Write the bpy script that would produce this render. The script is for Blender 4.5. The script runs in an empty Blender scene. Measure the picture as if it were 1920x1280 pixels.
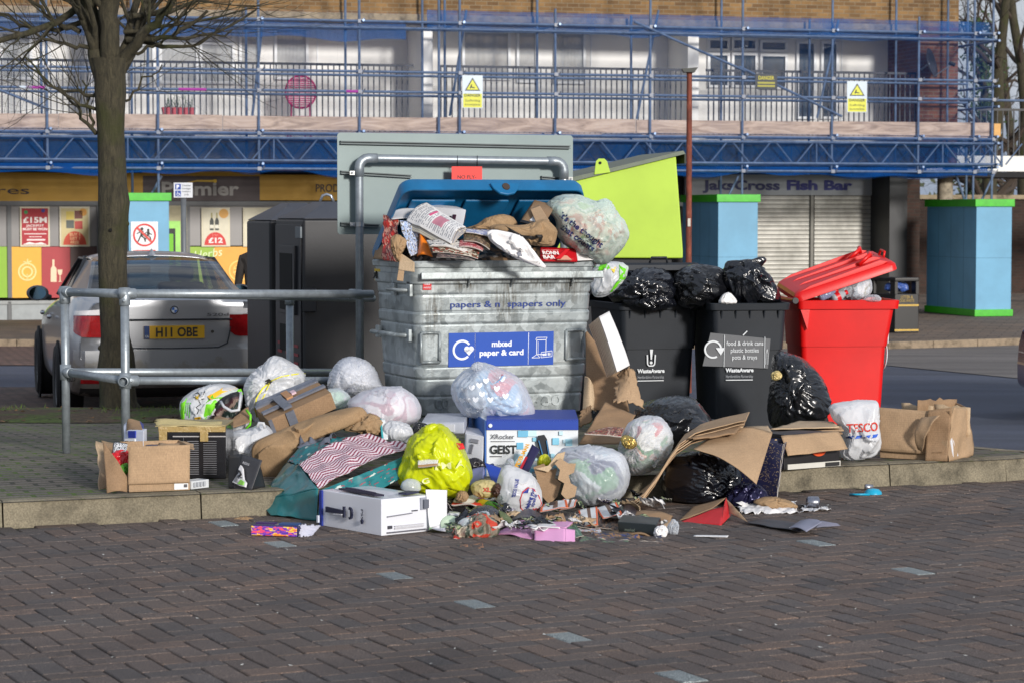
import bpy,bmesh,math,random
from mathutils import Vector,Matrix,noise
R=math.radians
S=bpy.context.scene
# ---------------------------------------------------------------- camera, sky, sun, exposure
FOC,HOR,EYE=4533.0,400.0,1.5
PITCH=math.atan((640-HOR)/FOC)
cam=bpy.data.objects.new('camera',bpy.data.cameras.new('camera'))
S.collection.objects.link(cam); S.camera=cam
cam.location=(0,0,EYE); cam.rotation_euler=(math.pi/2-PITCH,0,0)
cam.data.sensor_width=36; cam.data.lens=FOC/1920*36
cam.data.clip_start=.1; cam.data.clip_end=800
cam.data.dof.use_dof=True; cam.data.dof.focus_distance=14.0; cam.data.dof.aperture_fstop=8.0
SUN_EL,SUN_AZ=15,28
W=bpy.data.worlds.new('World'); S.world=W; W.use_nodes=True
nt=W.node_tree; bg=nt.nodes['Background']
sky=nt.nodes.new('ShaderNodeTexSky'); sky.sky_type='NISHITA'; sky.sun_disc=False
sky.sun_elevation=R(SUN_EL); sky.sun_rotation=R(180-SUN_AZ)
sky.air_density=1.2; sky.dust_density=3.0; sky.ozone_density=1.0
ctc=nt.nodes.new('ShaderNodeTexCoord'); cmp_=nt.nodes.new('ShaderNodeMapping'); cmp_.inputs['Scale'].default_value=(1,1,3)
nt.links.new(ctc.outputs['Generated'],cmp_.inputs[0]); cn=nt.nodes.new('ShaderNodeTexNoise'); cn.inputs['Scale'].default_value=3.2; cn.inputs['Detail'].default_value=8
nt.links.new(cmp_.outputs[0],cn.inputs[0]); cr=nt.nodes.new('ShaderNodeValToRGB'); cr.color_ramp.elements[0].position=.38; cr.color_ramp.elements[1].position=.6
nt.links.new(cn.outputs[0],cr.inputs[0]); cm=nt.nodes.new('ShaderNodeMix'); cm.data_type='RGBA'; nt.links.new(cr.outputs[0],cm.inputs[0])
cb_=nt.nodes.new('ShaderNodeMix'); cb_.data_type='RGBA'; cb_.inputs[0].default_value=.55; nt.links.new(sky.outputs[0],cb_.inputs[6]); cb_.inputs[7].default_value=(3.4,5.0,8.2,1)
nt.links.new(cb_.outputs[2],cm.inputs[6]); cm.inputs[7].default_value=(8.6,9.0,9.6,1)
nt.links.new(cm.outputs[2],bg.inputs[0]); bg.inputs[1].default_value=.072
sun=bpy.data.objects.new('sun',bpy.data.lights.new('sun','SUN'))
S.collection.objects.link(sun); sun.data.energy=3.3; sun.data.angle=R(7); sun.data.color=(1,.955,.9)
sun.rotation_euler=(R(90-SUN_EL),0,R(SUN_AZ))
S.view_settings.view_transform='Standard'; S.view_settings.look='None'
S.view_settings.exposure=0.12; S.view_settings.gamma=1.0
S.cycles.use_denoising=True
S.cycles.max_bounces=7; S.cycles.transparent_max_bounces=24
# ---------------------------------------------------------------- pixel -> world
cP,sP=math.cos(PITCH),math.sin(PITCH)
def ray(px,py):
 dx,dy=(px-960)/FOC,(640-py)/FOC
 return Vector((dx,cP+dy*sP,-sP+dy*cP))
EY=Vector((0,0,EYE))
def P(px,py,Y):
 d=ray(px,py); return EY+d*(Y/d.y)
def PZ(px,py,z=0.0):
 d=ray(px,py); return EY+d*((z-EYE)/d.z)
def sc(Y):return FOC/Y
def lin(c):c=c/255; return c/12.92 if c<=.04045 else((c+.055)/1.055)**2.4
def C(r,g,b):return(lin(r),lin(g),lin(b),1)
rnd=random.Random(7)
# ---------------------------------------------------------------- objects
def link(o):S.collection.objects.link(o); return o
def tag(o,label=None,cat=None,group=None,kind=None):
 if label:o['label']=label
 if cat:o['category']=cat
 if group:o['group']=group
 if kind:o['kind']=kind
 return o
def thing(name,label,cat,loc=(0,0,0),rz=0,group=None):
 o=bpy.data.objects.new(name,None); link(o); o.empty_display_size=.1
 o.location=loc; o.rotation_euler=(0,0,rz)
 return tag(o,label,cat,group)
def root_of(o):
 while o.parent:o=o.parent
 return o
class MB:
 def __init__(s):s.v=[]; s.f=[]; s.m=[]; s.mi=0; s.cols=None
 def add(s,vs,fs):
  b=len(s.v); s.v+=[Vector(v)for v in vs]
  for f in fs:s.f.append([b+i for i in f]); s.m.append(s.mi)
  return s
 def par(s,O,ex,ey,ez):
  O,ex,ey,ez=map(Vector,(O,ex,ey,ez))
  vs=[O,O+ex,O+ex+ey,O+ey,O+ez,O+ex+ez,O+ex+ey+ez,O+ey+ez]
  fs=[(0,3,2,1),(4,5,6,7),(0,1,5,4),(1,2,6,5),(2,3,7,6),(3,0,4,7)]
  if ex.cross(ey).dot(ez)<0:fs=[f[::-1]for f in fs]
  return s.add(vs,fs)
 def box(s,x0,x1,y0,y1,z0,z1):
  return s.par((x0,y0,z0),(x1-x0,0,0),(0,y1-y0,0),(0,0,z1-z0))
 def tube(s,p0,p1,r,n=8,r1=None,cap=True):
  return s.path([p0,p1],[r,r if r1 is None else r1],n,cap)
 def path(s,pts,r,n=8,cap=True):
  pts=[Vector(p)for p in pts]
  if not isinstance(r,(list,tuple)):r=[r]*len(pts)
  b=len(s.v); N=len(pts); up=None
  for i,p in enumerate(pts):
   t=(pts[min(i+1,N-1)]-pts[max(i-1,0)]).normalized()
   if up is None:
    a=Vector((0,0,1))if abs(t.z)<.9 else Vector((1,0,0)); up=t.cross(a).normalized()
   else:
    up=(up-t*up.dot(t)).normalized()
   w=t.cross(up)
   for k in range(n):
    a=2*math.pi*k/n; s.v.append(p+(up*math.cos(a)+w*math.sin(a))*r[i])
  for i in range(N-1):
   for k in range(n):
    k2=(k+1)%n
    s.f.append([b+i*n+k,b+i*n+k2,b+(i+1)*n+k2,b+(i+1)*n+k]); s.m.append(s.mi)
  if cap:
   s.f.append([b+k for k in range(n)][::-1]); s.m.append(s.mi)
   s.f.append([b+(N-1)*n+k for k in range(n)]); s.m.append(s.mi)
  return s
 def lathe(s,prof,n=24,O=(0,0,0),ax=(0,0,1)):
  ax=Vector(ax).normalized(); a=Vector((1,0,0))if abs(ax.x)<.9 else Vector((0,1,0))
  u=ax.cross(a).normalized(); w=ax.cross(u); O=Vector(O); b=len(s.v)
  for(r,h)in prof:
   for k in range(n):
    t=2*math.pi*k/n; s.v.append(O+ax*h+(u*math.cos(t)+w*math.sin(t))*r)
  for i in range(len(prof)-1):
   for k in range(n):
    k2=(k+1)%n
    s.f.append([b+i*n+k,b+i*n+k2,b+(i+1)*n+k2,b+(i+1)*n+k]); s.m.append(s.mi)
  return s
 def prism(s,pts,ext):
  """polygon pts (3D) extruded by vector ext"""
  pts=[Vector(p)for p in pts]; ext=Vector(ext); n=len(pts); b=len(s.v)
  s.v+=pts+[p+ext for p in pts]
  nn=Vector((0,0,0))
  for i in range(n):nn+=pts[i].cross(pts[(i+1)%n])
  fl=nn.dot(ext)>0
  a=[b+i for i in range(n)]; c=[b+n+i for i in range(n)]
  s.f.append(a[::-1]if fl else a); s.f.append(c if fl else c[::-1])
  for i in range(n):
   j=(i+1)%n; q=[b+i,b+j,b+n+j,b+n+i]; s.f.append(q if fl else q[::-1])
  s.m+=[s.mi]*(n+2); return s
 def build(s,name,mats,parent=None,smooth=False,bevel=0,world=True,seg=2,label=None,sub=0):
  me=bpy.data.meshes.new(name); me.from_pydata([tuple(v)for v in s.v],[],s.f)
  if not isinstance(mats,(list,tuple)):mats=[mats]
  for m in mats:me.materials.append(m)
  if len(mats)>1:
   for p,i in zip(me.polygons,s.m):p.material_index=i
  if smooth:
   for p in me.polygons:p.use_smooth=True
  if s.cols:
   a=me.color_attributes.new('tint','FLOAT_COLOR','CORNER')
   for p in me.polygons:
    c=s.cols[p.index]
    for li in p.loop_indices:a.data[li].color=c
  me.update(); o=bpy.data.objects.new(name,me); link(o)
  if parent:attach(o,parent,world)
  if bevel:
   b=o.modifiers.new('bevel','BEVEL'); b.width=bevel; b.segments=seg; b.limit_method='ANGLE'; b.angle_limit=R(35)
   if not smooth:
    for p in me.polygons:p.use_smooth=True
    w=o.modifiers.new('wn','WEIGHTED_NORMAL'); w.keep_sharp=False
  if sub:
   b=o.modifiers.new('sub','SUBSURF'); b.levels=b.render_levels=sub
  if label:o['label']=label
  return o
def mworld(o):
 m=o.matrix_parent_inverse@o.matrix_basis if o.parent else o.matrix_basis
 return mworld(o.parent)@m if o.parent else m
def attach(o,parent,world=True):
 o.parent=parent
 if world:o.matrix_parent_inverse=mworld(parent).inverted()
 return o
def sm_auto(o,ang=40):
 for p in o.data.polygons:p.use_smooth=True
 try:o.data.set_sharp_from_angle(angle=R(ang))
 except Exception:pass
 return o
 # ---------------------------------------------------------------- materials
_mc={}
def newmat(name):
 m=bpy.data.materials.new(name); m.use_nodes=True
 n=m.node_tree.nodes; return m,m.node_tree,n['Principled BSDF'],n['Material Output']
def nd(t,typ,**kw):
 n=t.nodes.new(typ)
 for k,v in kw.items():
  if hasattr(n,k):setattr(n,k,v)
  else:n.inputs[k.replace('_',' ')].default_value=v
 return n
def coords(t,kind='Object',scale=(1,1,1)):
 tc=t.nodes.new('ShaderNodeTexCoord'); mp=t.nodes.new('ShaderNodeMapping')
 mp.inputs['Scale'].default_value=scale; t.links.new(tc.outputs[kind],mp.inputs[0]); return mp.outputs[0]
def ramp(t,fac,stops):
 r=t.nodes.new('ShaderNodeValToRGB'); e=r.color_ramp.elements
 e[0].position,e[0].color=stops[0]; e[1].position,e[1].color=stops[-1]
 for p,c in stops[1:-1]:x=e.new(p); x.color=c
 t.links.new(fac,r.inputs[0]); return r.outputs[0]
def mixc(t,fac,a,b,mode='MIX'):
 m=t.nodes.new('ShaderNodeMix'); m.data_type='RGBA'; m.blend_type=mode
 for i,x in((0,fac),(6,a),(7,b)):
  if hasattr(x,'links')or hasattr(x,'is_output'):t.links.new(x,m.inputs[i])
  else:m.inputs[i].default_value=x
 return m.outputs[2]
def bump(t,b,h,strength=.3,dist=.01,prev=None):
 n=t.nodes.new('ShaderNodeBump'); n.inputs['Strength'].default_value=strength; n.inputs['Distance'].default_value=dist
 t.links.new(h,n.inputs['Height'])
 if prev:t.links.new(prev,n.inputs['Normal'])
 t.links.new(n.outputs[0],b.inputs['Normal']); return n.outputs[0]
def sh(c,k):return(min(1,c[0]*k),min(1,c[1]*k),min(1,c[2]*k),1)
def M(rgb,rough=.6,metal=0,var=.12,vs=9,bmp=.1,bs=60,spec=.5,name='paint',coat=0,emit=0):
 key=(rgb,rough,metal,var,vs,bmp,bs,spec,coat)
 if key in _mc:return _mc[key]
 m,t,b,o=newmat(name); c=C(*rgb)
 co=coords(t)
 if var:
  n=nd(t,'ShaderNodeTexNoise',Scale=vs,Detail=5,Roughness=.6); t.links.new(co,n.inputs[0])
  col=ramp(t,n.outputs[0],[(.3,sh(c,1-var)),(.7,sh(c,1+var))])
  t.links.new(col,b.inputs['Base Color'])
 else:b.inputs['Base Color'].default_value=c
 b.inputs['Roughness'].default_value=rough; b.inputs['Metallic'].default_value=metal
 b.inputs['Specular IOR Level'].default_value=spec; b.inputs['Coat Weight'].default_value=coat
 if bmp:
  n2=nd(t,'ShaderNodeTexNoise',Scale=bs,Detail=3); t.links.new(co,n2.inputs[0])
  bump(t,b,n2.outputs[0],bmp,.004)
 _mc[key]=m; return m
def flat(*rgb):return M(tuple(rgb),.55,var=.05,bmp=0,name='ink')
# ---------------------------------------------------------------- lettering and prints on a face
_tc={}
def text_mesh(s,bold=0.0):
 k=(s,bold)
 if k in _tc:return _tc[k]
 cu=bpy.data.curves.new('t','FONT'); cu.body=s; cu.size=1; cu.offset=bold; cu.resolution_u=3
 cu.align_x='LEFT'; o=bpy.data.objects.new('t',cu)
 me=bpy.data.meshes.new_from_object(o)
 vs=[v.co.copy()for v in me.vertices]; fs=[tuple(p.vertices)for p in me.polygons]
 bpy.data.objects.remove(o); bpy.data.curves.remove(cu); bpy.data.meshes.remove(me)
 x0=min(v.x for v in vs); x1=max(v.x for v in vs); y0=min(v.y for v in vs); y1=max(v.y for v in vs)
 _tc[k]=(vs,fs,x0,x1,y0,y1); return _tc[k]
class Face:
 """a printable flat face: O corner, ex, ez edge vectors (metres). Coordinates in metres along them."""
 def __init__(s,O,ex,ez,parent,off=.0015,world=True,flip=False):
  s.O=Vector(O); s.ex=Vector(ex).normalized(); s.ez=Vector(ez); s.ez=(s.ez-s.ex*s.ez.dot(s.ex)).normalized()
  s.n=s.ex.cross(s.ez); s.w=Vector(ex).length; s.h=Vector(ez).length
  if flip:s.n=-s.n
  s.off=off; s.parent=parent; s.lv=0; s.world=world
 def pt(s,a,b,lv):return s.O+s.ex*a+s.ez*b+s.n*(s.off*(1+lv*.8))
 def poly(s,pts,rgb,name='print',lv=None):
  if lv is None:lv=s.lv
  mb=MB(); mb.prism([s.pt(a,b,lv-1.2)for a,b in pts],s.n*s.off*1.2)
  return mb.build(name,rgb if hasattr(rgb,'node_tree')else flat(*rgb),s.parent,world=s.world)
 def rect(s,a0,b0,a1,b1,rgb,name='print',lv=None):
  return s.poly([(a0,b0),(a1,b0),(a1,b1),(a0,b1)],rgb,name,lv)
 def disc(s,a,b,r,rgb,name='print',lv=None,n=28,rz=None):
  rz=rz or r
  return s.poly([(a+r*math.cos(2*math.pi*i/n),b+rz*math.sin(2*math.pi*i/n))for i in range(n)],rgb,name,lv)
 def multi(s,polys,rgb,name='print',lv=1):
  mb=MB()
  for pts in polys:mb.prism([s.pt(a,b,lv-1.2)for a,b in pts],s.n*s.off*1.2)
  return mb.build(name,flat(*rgb),s.parent,world=s.world)
 def ring(s,a,b,r,w,rgb,t0=0,t1=360,name='emblem',lv=1,n=30):
  ps=[]
  for i in range(n):
   p,q=R(t0+(t1-t0)*i/n),R(t0+(t1-t0)*(i+1)/n)
   ps.append([(a+r*math.cos(p),b+r*math.sin(p)),(a+r*math.cos(q),b+r*math.sin(q)),(a+(r-w)*math.cos(q),b+(r-w)*math.sin(q)),(a+(r-w)*math.cos(p),b+(r-w)*math.sin(p))])
  return s.multi(ps,rgb,name,lv)
 def line(s,pts,w,rgb,name='print',lv=1):
  ps=[]
  for(a,b),(c,d)in zip(pts,pts[1:]):
   L=math.hypot(c-a,d-b)or 1; nx,ny=-(d-b)/L*w/2,(c-a)/L*w/2
   ps.append([(a+nx,b+ny),(a-nx,b-ny),(c-nx,d-ny),(c+nx,d+ny)])
  return s.multi(ps,rgb,name,lv)
 def text(s,st,a,b,h,rgb,w=None,bold=0.0,rot=0,shear=0,name='lettering',lv=1,center=False,warp=None,cap=None):
  vs,fs,x0,x1,y0,y1=text_mesh(st,bold)
  cap=cap or .72; k=h/cap; kx=k if w is None else w/(x1-x0)
  ca,sa=math.cos(R(rot)),math.sin(R(rot)); mb=MB(); pts=[]
  for v in vs:
   x,y=(v.x-x0)*kx,v.y*k
   if center:x-=(x1-x0)*kx/2
   x+=y*shear; X,Yv=x*ca-y*sa+a,x*sa+y*ca+b
   p=s.pt(X,Yv,lv)
   if warp:p=warp(p)
   pts.append(p)
  mb.add(pts,fs)
  return mb.build(name,rgb if hasattr(rgb,'node_tree')else flat(*rgb),s.parent,world=s.world)
  # ================================================================= ground
GZ=[(-10,0),(14,0),(17,-.08),(19.5,-.25),(21,-.33),(26,-.36),(37,-.58),(60,-.62),(400,-.7)]
def gz(Y):
 for(a,za),(b,zb)in zip(GZ,GZ[1:]):
  if Y<=b:return za+(zb-za)*(Y-a)/(b-a)
 return GZ[-1][1]
def it(Y):
 if Y<13.7:return .12
 return max(-.03,.12-.021*(Y-13.7)*1.4)
def kerbY(X):return 12.48+.39*X
# --- materials
def asphalt(name,rgb,k=1.0):
 m,t,b,o=newmat(name); co=coords(t); c=C(*rgb)
 n=nd(t,'ShaderNodeTexNoise',Scale=140,Detail=2); t.links.new(co,n.inputs[0])
 n2=nd(t,'ShaderNodeTexNoise',Scale=.9,Detail=4); t.links.new(coords(t,scale=(.35,1.6,1)),n2.inputs[0])
 a=ramp(t,n.outputs[0],[(.35,sh(c,.6)),(.55,c),(.75,sh(c,1.9))])
 a2=ramp(t,n2.outputs[0],[(.3,(.75,.75,.75,1)),(.7,(1.25,1.25,1.25,1))])
 t.links.new(mixc(t,1.0,a,a2,'MULTIPLY'),b.inputs['Base Color']); b.inputs['Roughness'].default_value=.8
 bump(t,b,n.outputs[0],.5,.006); return m
def brickmat(name,c1,c2,mortar,bw,bh,ms,rot=0,moss=0,sc_=1,bstr=.5):
 m,t,b,o=newmat(name); tc=t.nodes.new('ShaderNodeTexCoord'); mp=t.nodes.new('ShaderNodeMapping')
 mp.inputs['Rotation'].default_value=(0,0,rot); t.links.new(tc.outputs['Object'],mp.inputs[0])
 br=nd(t,'ShaderNodeTexBrick'); br.inputs['Scale'].default_value=1
 br.inputs['Brick Width'].default_value=bw; br.inputs['Row Height'].default_value=bh
 br.inputs['Mortar Size'].default_value=ms; br.inputs['Mortar Smooth'].default_value=.2; br.inputs['Bias'].default_value=0
 br.inputs['Color1'].default_value=C(*c1); br.inputs['Color2'].default_value=C(*c2); br.inputs['Mortar'].default_value=C(*mortar)
 t.links.new(mp.outputs[0],br.inputs[0])
 n=nd(t,'ShaderNodeTexNoise',Scale=70,Detail=4); t.links.new(mp.outputs[0],n.inputs[0])
 g=ramp(t,n.outputs[0],[(.3,(.6,.6,.6,1)),(.75,(1.4,1.4,1.4,1))])
 col=mixc(t,1.0,br.outputs[0],g,'MULTIPLY')
 n3=nd(t,'ShaderNodeTexNoise',Scale=1.3,Detail=3); t.links.new(mp.outputs[0],n3.inputs[0])
 g3=ramp(t,n3.outputs[0],[(.3,(.78,.78,.78,1)),(.7,(1.15,1.15,1.15,1))]); col=mixc(t,1.0,col,g3,'MULTIPLY')
 if moss:
  n2=nd(t,'ShaderNodeTexNoise',Scale=1.6,Detail=5,Roughness=.65); t.links.new(mp.outputs[0],n2.inputs[0])
  f=ramp(t,n2.outputs[0],[(.42,(0,0,0,1)),(.6,(1,1,1,1))])
  mm=t.nodes.new('ShaderNodeMath'); mm.operation='MULTIPLY'; t.links.new(f,mm.inputs[0]); t.links.new(br.outputs[1],mm.inputs[1])
  col=mixc(t,mm.outputs[0],col,C(78,104,22))
 t.links.new(col,b.inputs['Base Color']); b.inputs['Roughness'].default_value=.85
 iv=t.nodes.new('ShaderNodeMath'); iv.operation='SUBTRACT'; iv.inputs[0].default_value=1; t.links.new(br.outputs[1],iv.inputs[1])
 p=bump(t,b,iv.outputs[0],bstr,.01); bump(t,b,n.outputs[0],.25,.004,p); return m
def sheet(poly,z_add,name,mat,ystep=1.0,kind='structure'):
 """polygon in plan (convex or not) cut into Y slices so that it follows gz()"""
 bm=bmesh.new(); f=bm.faces.new([bm.verts.new((x,y,0))for x,y in poly])
 ys=[p[1]for p in poly]; knots=[k for k,_ in GZ if min(ys)<k<max(ys)]
 for k in knots:bmesh.ops.bisect_plane(bm,geom=bm.verts[:]+bm.edges[:]+bm.faces[:],plane_co=(0,k,0),plane_no=(0,1,0))
 bmesh.ops.triangulate(bm,faces=bm.faces[:])
 for v in bm.verts:v.co.z=gz(v.co.y)+z_add
 bm.normal_update()
 for f in bm.faces:
  if f.normal.z<0:f.normal_flip()
 me=bpy.data.meshes.new(name); bm.to_mesh(me); bm.free(); me.materials.append(mat)
 return tag(link(bpy.data.objects.new(name,me)),kind=kind)
M_ASF=asphalt('fresh_asphalt',(72,78,94)); M_OLD=asphalt('old_asphalt',(112,106,102))
sheet([(-250,-10),(250,-10),(250,390),(-250,390)],-.03,'ground',asphalt('ground_mat',(95,90,86)))
sheet([(-80,11),(80,11),(80,60),(-80,60)],-.014,'road',M_ASF)
# old asphalt on the right, brick bays on the left
p0=(6.6-.0,25.9)
pa,pb=PZ(1665,681,-.45),PZ(1920,712,-.42)
sheet([(1.0,pa.y+(1.0-pa.x)*(pb.y-pa.y)/(pb.x-pa.x)),(pa.x,pa.y),(pb.x,pb.y),(14,pb.y-4),(30,14),(30,39),(1,39)],-.006,'old_asphalt_road',M_OLD)
M_BAY=brickmat('bay_bricks',(110,88,80),(84,72,68),(46,42,40),.2,.1,.012,R(-64))
M_BAYF=brickmat('far_bricks',(128,96,84),(104,82,74),(56,48,44),.2,.1,.012,R(-60))
sheet([(-16,19),(.5,19),(.5,26),(-16,26)],-.004,'parking_bay',M_BAY)
sheet([(-16,31.5),(-.5,31.5),(-.5,38),(-16,38)],-.004,'far_parking_bay',M_BAYF)
# far pavement along the shops with its kerb
KP=[(-24,37.2),(-7.8,38.0),(0,37.6),(5.8,37.2),(8.1,38.4),(14,41.6),(30,50)]
M_PAVE=brickmat('far_pavement_mat',(122,104,88),(104,92,82),(70,62,56),.4,.4,.01,R(14.6))
mb=MB(); zt=-.48
for a,b in zip(KP,KP[1:]):
 mb.add([(a[0],a[1]+.14,zt),(b[0],b[1]+.14,zt),(b[0],b[1]+45,zt),(a[0],a[1]+45,zt)],[(0,1,2,3)])
tag(mb.build('far_pavement',M_PAVE),kind='structure')
def concrete(name,rgb,st=.5,dark=(.35,.33,.28)):
 m,t,b,o=newmat(name); co=coords(t); c=C(*rgb)
 n=nd(t,'ShaderNodeTexNoise',Scale=5,Detail=7,Roughness=.7); t.links.new(co,n.inputs[0])
 n2=nd(t,'ShaderNodeTexNoise',Scale=120,Detail=3); t.links.new(co,n2.inputs[0])
 a=ramp(t,n.outputs[0],[(.32,sh(c,.38)),(.5,c),(.7,sh(c,1.35))])
 g=ramp(t,n2.outputs[0],[(.3,(.7,.7,.7,1)),(.7,(1.25,1.25,1.25,1))])
 t.links.new(mixc(t,1.0,a,g,'MULTIPLY'),b.inputs['Base Color']); b.inputs['Roughness'].default_value=.9
 bump(t,b,n2.outputs[0],.5,.004); return m
M_KERB=concrete('kerb_concrete',(122,114,96)); M_KERBF=concrete('kerb_far',(140,124,104))
mb=MB()
for a,b in zip(KP,KP[1:]):
 a,b=Vector((*a,0)),Vector((*b,0)); d=b-a; n=max(1,round(d.length/.915)); d/=n; nn=Vector((-d.y,d.x,0)).normalized()*.14
 for i in range(n):mb.par(a+d*i+d.normalized()*.004+Vector((0,0,gz(a.y)-.1)),d-d.normalized()*.008,nn,(0,0,zt+.002-gz(a.y)+.1))
tag(mb.build('far_kerb',M_KERBF,bevel=.012),kind='structure')
# --- herringbone block paving in front of the kerb (real blocks)
def fblock():
 A=Vector((.4272,-.9042,0)); Bv=Vector((-.9042,-.4272,0)); g=.1012; O=Vector((.033,9.0,0))
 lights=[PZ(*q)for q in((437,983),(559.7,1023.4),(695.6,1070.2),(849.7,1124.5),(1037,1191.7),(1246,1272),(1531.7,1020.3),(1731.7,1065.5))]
 mb=MB(); mb.cols=[]; r=random.Random(3); best=[None]*len(lights); recs=[]
 for i in range(-110,110):
  for j in range(-110,110):
   k=(i-j)%4
   if k not in(0,3):continue
   if k==0:c=O+A*(i+1)*g+Bv*(j+.5)*g
   else:c=O+A*(i+.5)*g+Bv*(j+1)*g
   if c.y<5.2 or c.x<-.27*c.y-1.2 or c.x>.27*c.y+1.2:continue
   if c.y>kerbY(min(c.x,2.9))-.02:continue
   idx=len(recs); recs.append((c,k))
   if k==0:
    for q,L in enumerate(lights):
     d=(c-L).length
     if best[q]is None or d<best[q][0]:best[q]=(d,idx)
 lit={b[1]for b in best if b}
 for idx,(c,k)in enumerate(recs):
  a,b=(A,Bv)if k==0 else(Bv,A)
  L,Wd=.0978,.0473; ch=.0035; z=r.gauss(0,.0008); tx,ty=r.gauss(0,.006),r.gauss(0,.008)
  rows=[]
  for(l,w,h)in((L,Wd,-.012),(L,Wd,-.004),(L-ch,Wd-ch,0)):
   rows.append([c+a*sx*l+b*sy*w+Vector((0,0,h+z+sx*tx*.1+sy*ty*.05))for sx,sy in((-1,-1),(1,-1),(1,1),(-1,1))])
  vs=sum(rows,[]); fs=[(8,9,10,11)]
  for q in(0,4):
   for e in range(4):fs.append((q+e,q+(e+1)%4,q+4+(e+1)%4,q+4+e))
  if a.cross(b).z<0:fs=[f[::-1]for f in fs]
  mb.add(vs,fs)
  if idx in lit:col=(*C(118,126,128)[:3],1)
  else:
   big=noise.noise(c*.55)*.13
   v=max(.6,r.gauss(1,.07)+big); rd=r.random()
   base=C(85,75,70)if rd<.55 else(C(78,72,70)if rd<.85 else C(92,78,70))
   col=(base[0]*v,base[1]*v,base[2]*v,1)
  mb.cols+=[col]*9
 m,t,b,o=newmat('paver'); at=nd(t,'ShaderNodeAttribute',attribute_name='tint'); co=coords(t)
 n=nd(t,'ShaderNodeTexNoise',Scale=260,Detail=2); t.links.new(co,n.inputs[0])
 sp=ramp(t,n.outputs[0],[(.35,(.5,.5,.5,1)),(.5,(1,1,1,1)),(.62,(1.9,1.85,1.8,1)),(.74,(5,4.8,4.6,1))])
 n2=nd(t,'ShaderNodeTexNoise',Scale=1.1,Detail=5,Roughness=.6); t.links.new(co,n2.inputs[0])
 st=ramp(t,n2.outputs[0],[(.3,(.6,.61,.64,1)),(.5,(.98,.97,.96,1)),(.65,(1.16,1.13,1.08,1))])
 t.links.new(mixc(t,1.0,mixc(t,1.0,at.outputs[0],sp,'MULTIPLY'),st,'MULTIPLY'),b.inputs['Base Color'])
 b.inputs['Roughness'].default_value=.75; bump(t,b,n.outputs[0],.6,.004)
 o=mb.build('block_paving',m); tag(o,kind='structure')
fblock()
m,t,b,o_=newmat('joint_sand'); co=coords(t)
n=nd(t,'ShaderNodeTexNoise',Scale=2.2,Detail=6,Roughness=.7); t.links.new(co,n.inputs[0])
t.links.new(ramp(t,n.outputs[0],[(.42,C(34,32,30)),(.6,C(52,58,26))]),b.inputs['Base Color']); b.inputs['Roughness'].default_value=1
mb=MB(); mb.add([(-6,4,-.0095),(6,4,-.0095),(6,kerbY(2.9),-.0095),(2.9,kerbY(2.9),-.0095),(-6,kerbY(-6),-.0095)],[(0,1,2,3,4)])
tag(mb.build('paving_joints',m),kind='structure')
# --- kerbed island
front=[(-7.5,kerbY(-7.5)),(2.79,kerbY(2.79))]
rear=[(3.02,13.74),(3.12,13.95),(3.10,14.15),(2.95,14.32),(2.80,14.6),(2.74,16),(2.74,17.8),(2.4,18.5),(-7.5,19.3)]
poly=front+rear
bm=bmesh.new(); bm.faces.new([bm.verts.new((x,y,0))for x,y in poly])
for k in(13.7,15,17,18.5,19):bmesh.ops.bisect_plane(bm,geom=bm.verts[:]+bm.edges[:]+bm.faces[:],plane_co=(0,k,0),plane_no=(0,1,0))
bmesh.ops.triangulate(bm,faces=bm.faces[:])
for v in bm.verts:v.co.z=it(v.co.y)-.002
bm.normal_update()
for f in bm.faces:
 if f.normal.z<0:f.normal_flip()
me=bpy.data.meshes.new('island_paving'); bm.to_mesh(me); bm.free()
me.materials.append(brickmat('island_bricks',(112,104,94),(90,86,80),(50,50,40),.2,.1,.013,R(-21.3),moss=1,bstr=.8))
tag(link(bpy.data.objects.new('island_paving',me)),kind='structure')
mb=MB()
def kerb_run(pts,first=None):
 for a,b in zip(pts,pts[1:]):
  a,b=Vector((*a,0)),Vector((*b,0)); d=b-a; n=max(1,round(d.length/.915)); d/=n
  u=d.normalized(); nn=Vector((-u.y,u.x,0))*.125; gap=.004 if d.length>.3 else .0
  for i in range(n):
   o=a+d*i+u*gap; e=d-u*gap*2; za,zb=it(o.y)+.003,it((o+e).y)+.003
   lo,r=gz(o.y)-.1,.014
   q=[]
   for(pp,zz)in((o,za),(o+e,zb)):
    q.append([pp+Vector((0,0,lo)),pp+Vector((0,0,gz(o.y)+.0)),pp+nn*.11+Vector((0,0,zz-r)),pp+nn*.15+Vector((0,0,zz-r*.35)),pp+nn*.26+Vector((0,0,zz)),pp+nn+Vector((0,0,zz)),pp+nn+Vector((0,0,lo))])
   vs=q[0]+q[1]; k=7; fs=[tuple(range(k))[::-1],tuple(range(k,2*k))]+[(i2,(i2+1)%k,k+(i2+1)%k,k+i2)for i2 in range(k)]
   mb.add(vs,[f[::-1]for f in fs])
s0=Vector((-2.44,kerbY(-2.44),0)); du=Vector((.9316,.3634,0)).normalized()
kp=[s0+du*(.9*i)for i in range(-6,0)]+[s0]
js=[-2.44-.84*6+.0,-2.44]
kerb_run([(js[0],kerbY(js[0])),(-2.44,kerbY(-2.44))]); kerb_run([(-2.44,kerbY(-2.44)),(2.09,kerbY(2.09))])
kerb_run([(2.09,kerbY(2.09)),(2.79,kerbY(2.79))]+rear)
tag(mb.build('kerb',M_KERB),kind='structure')
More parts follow.
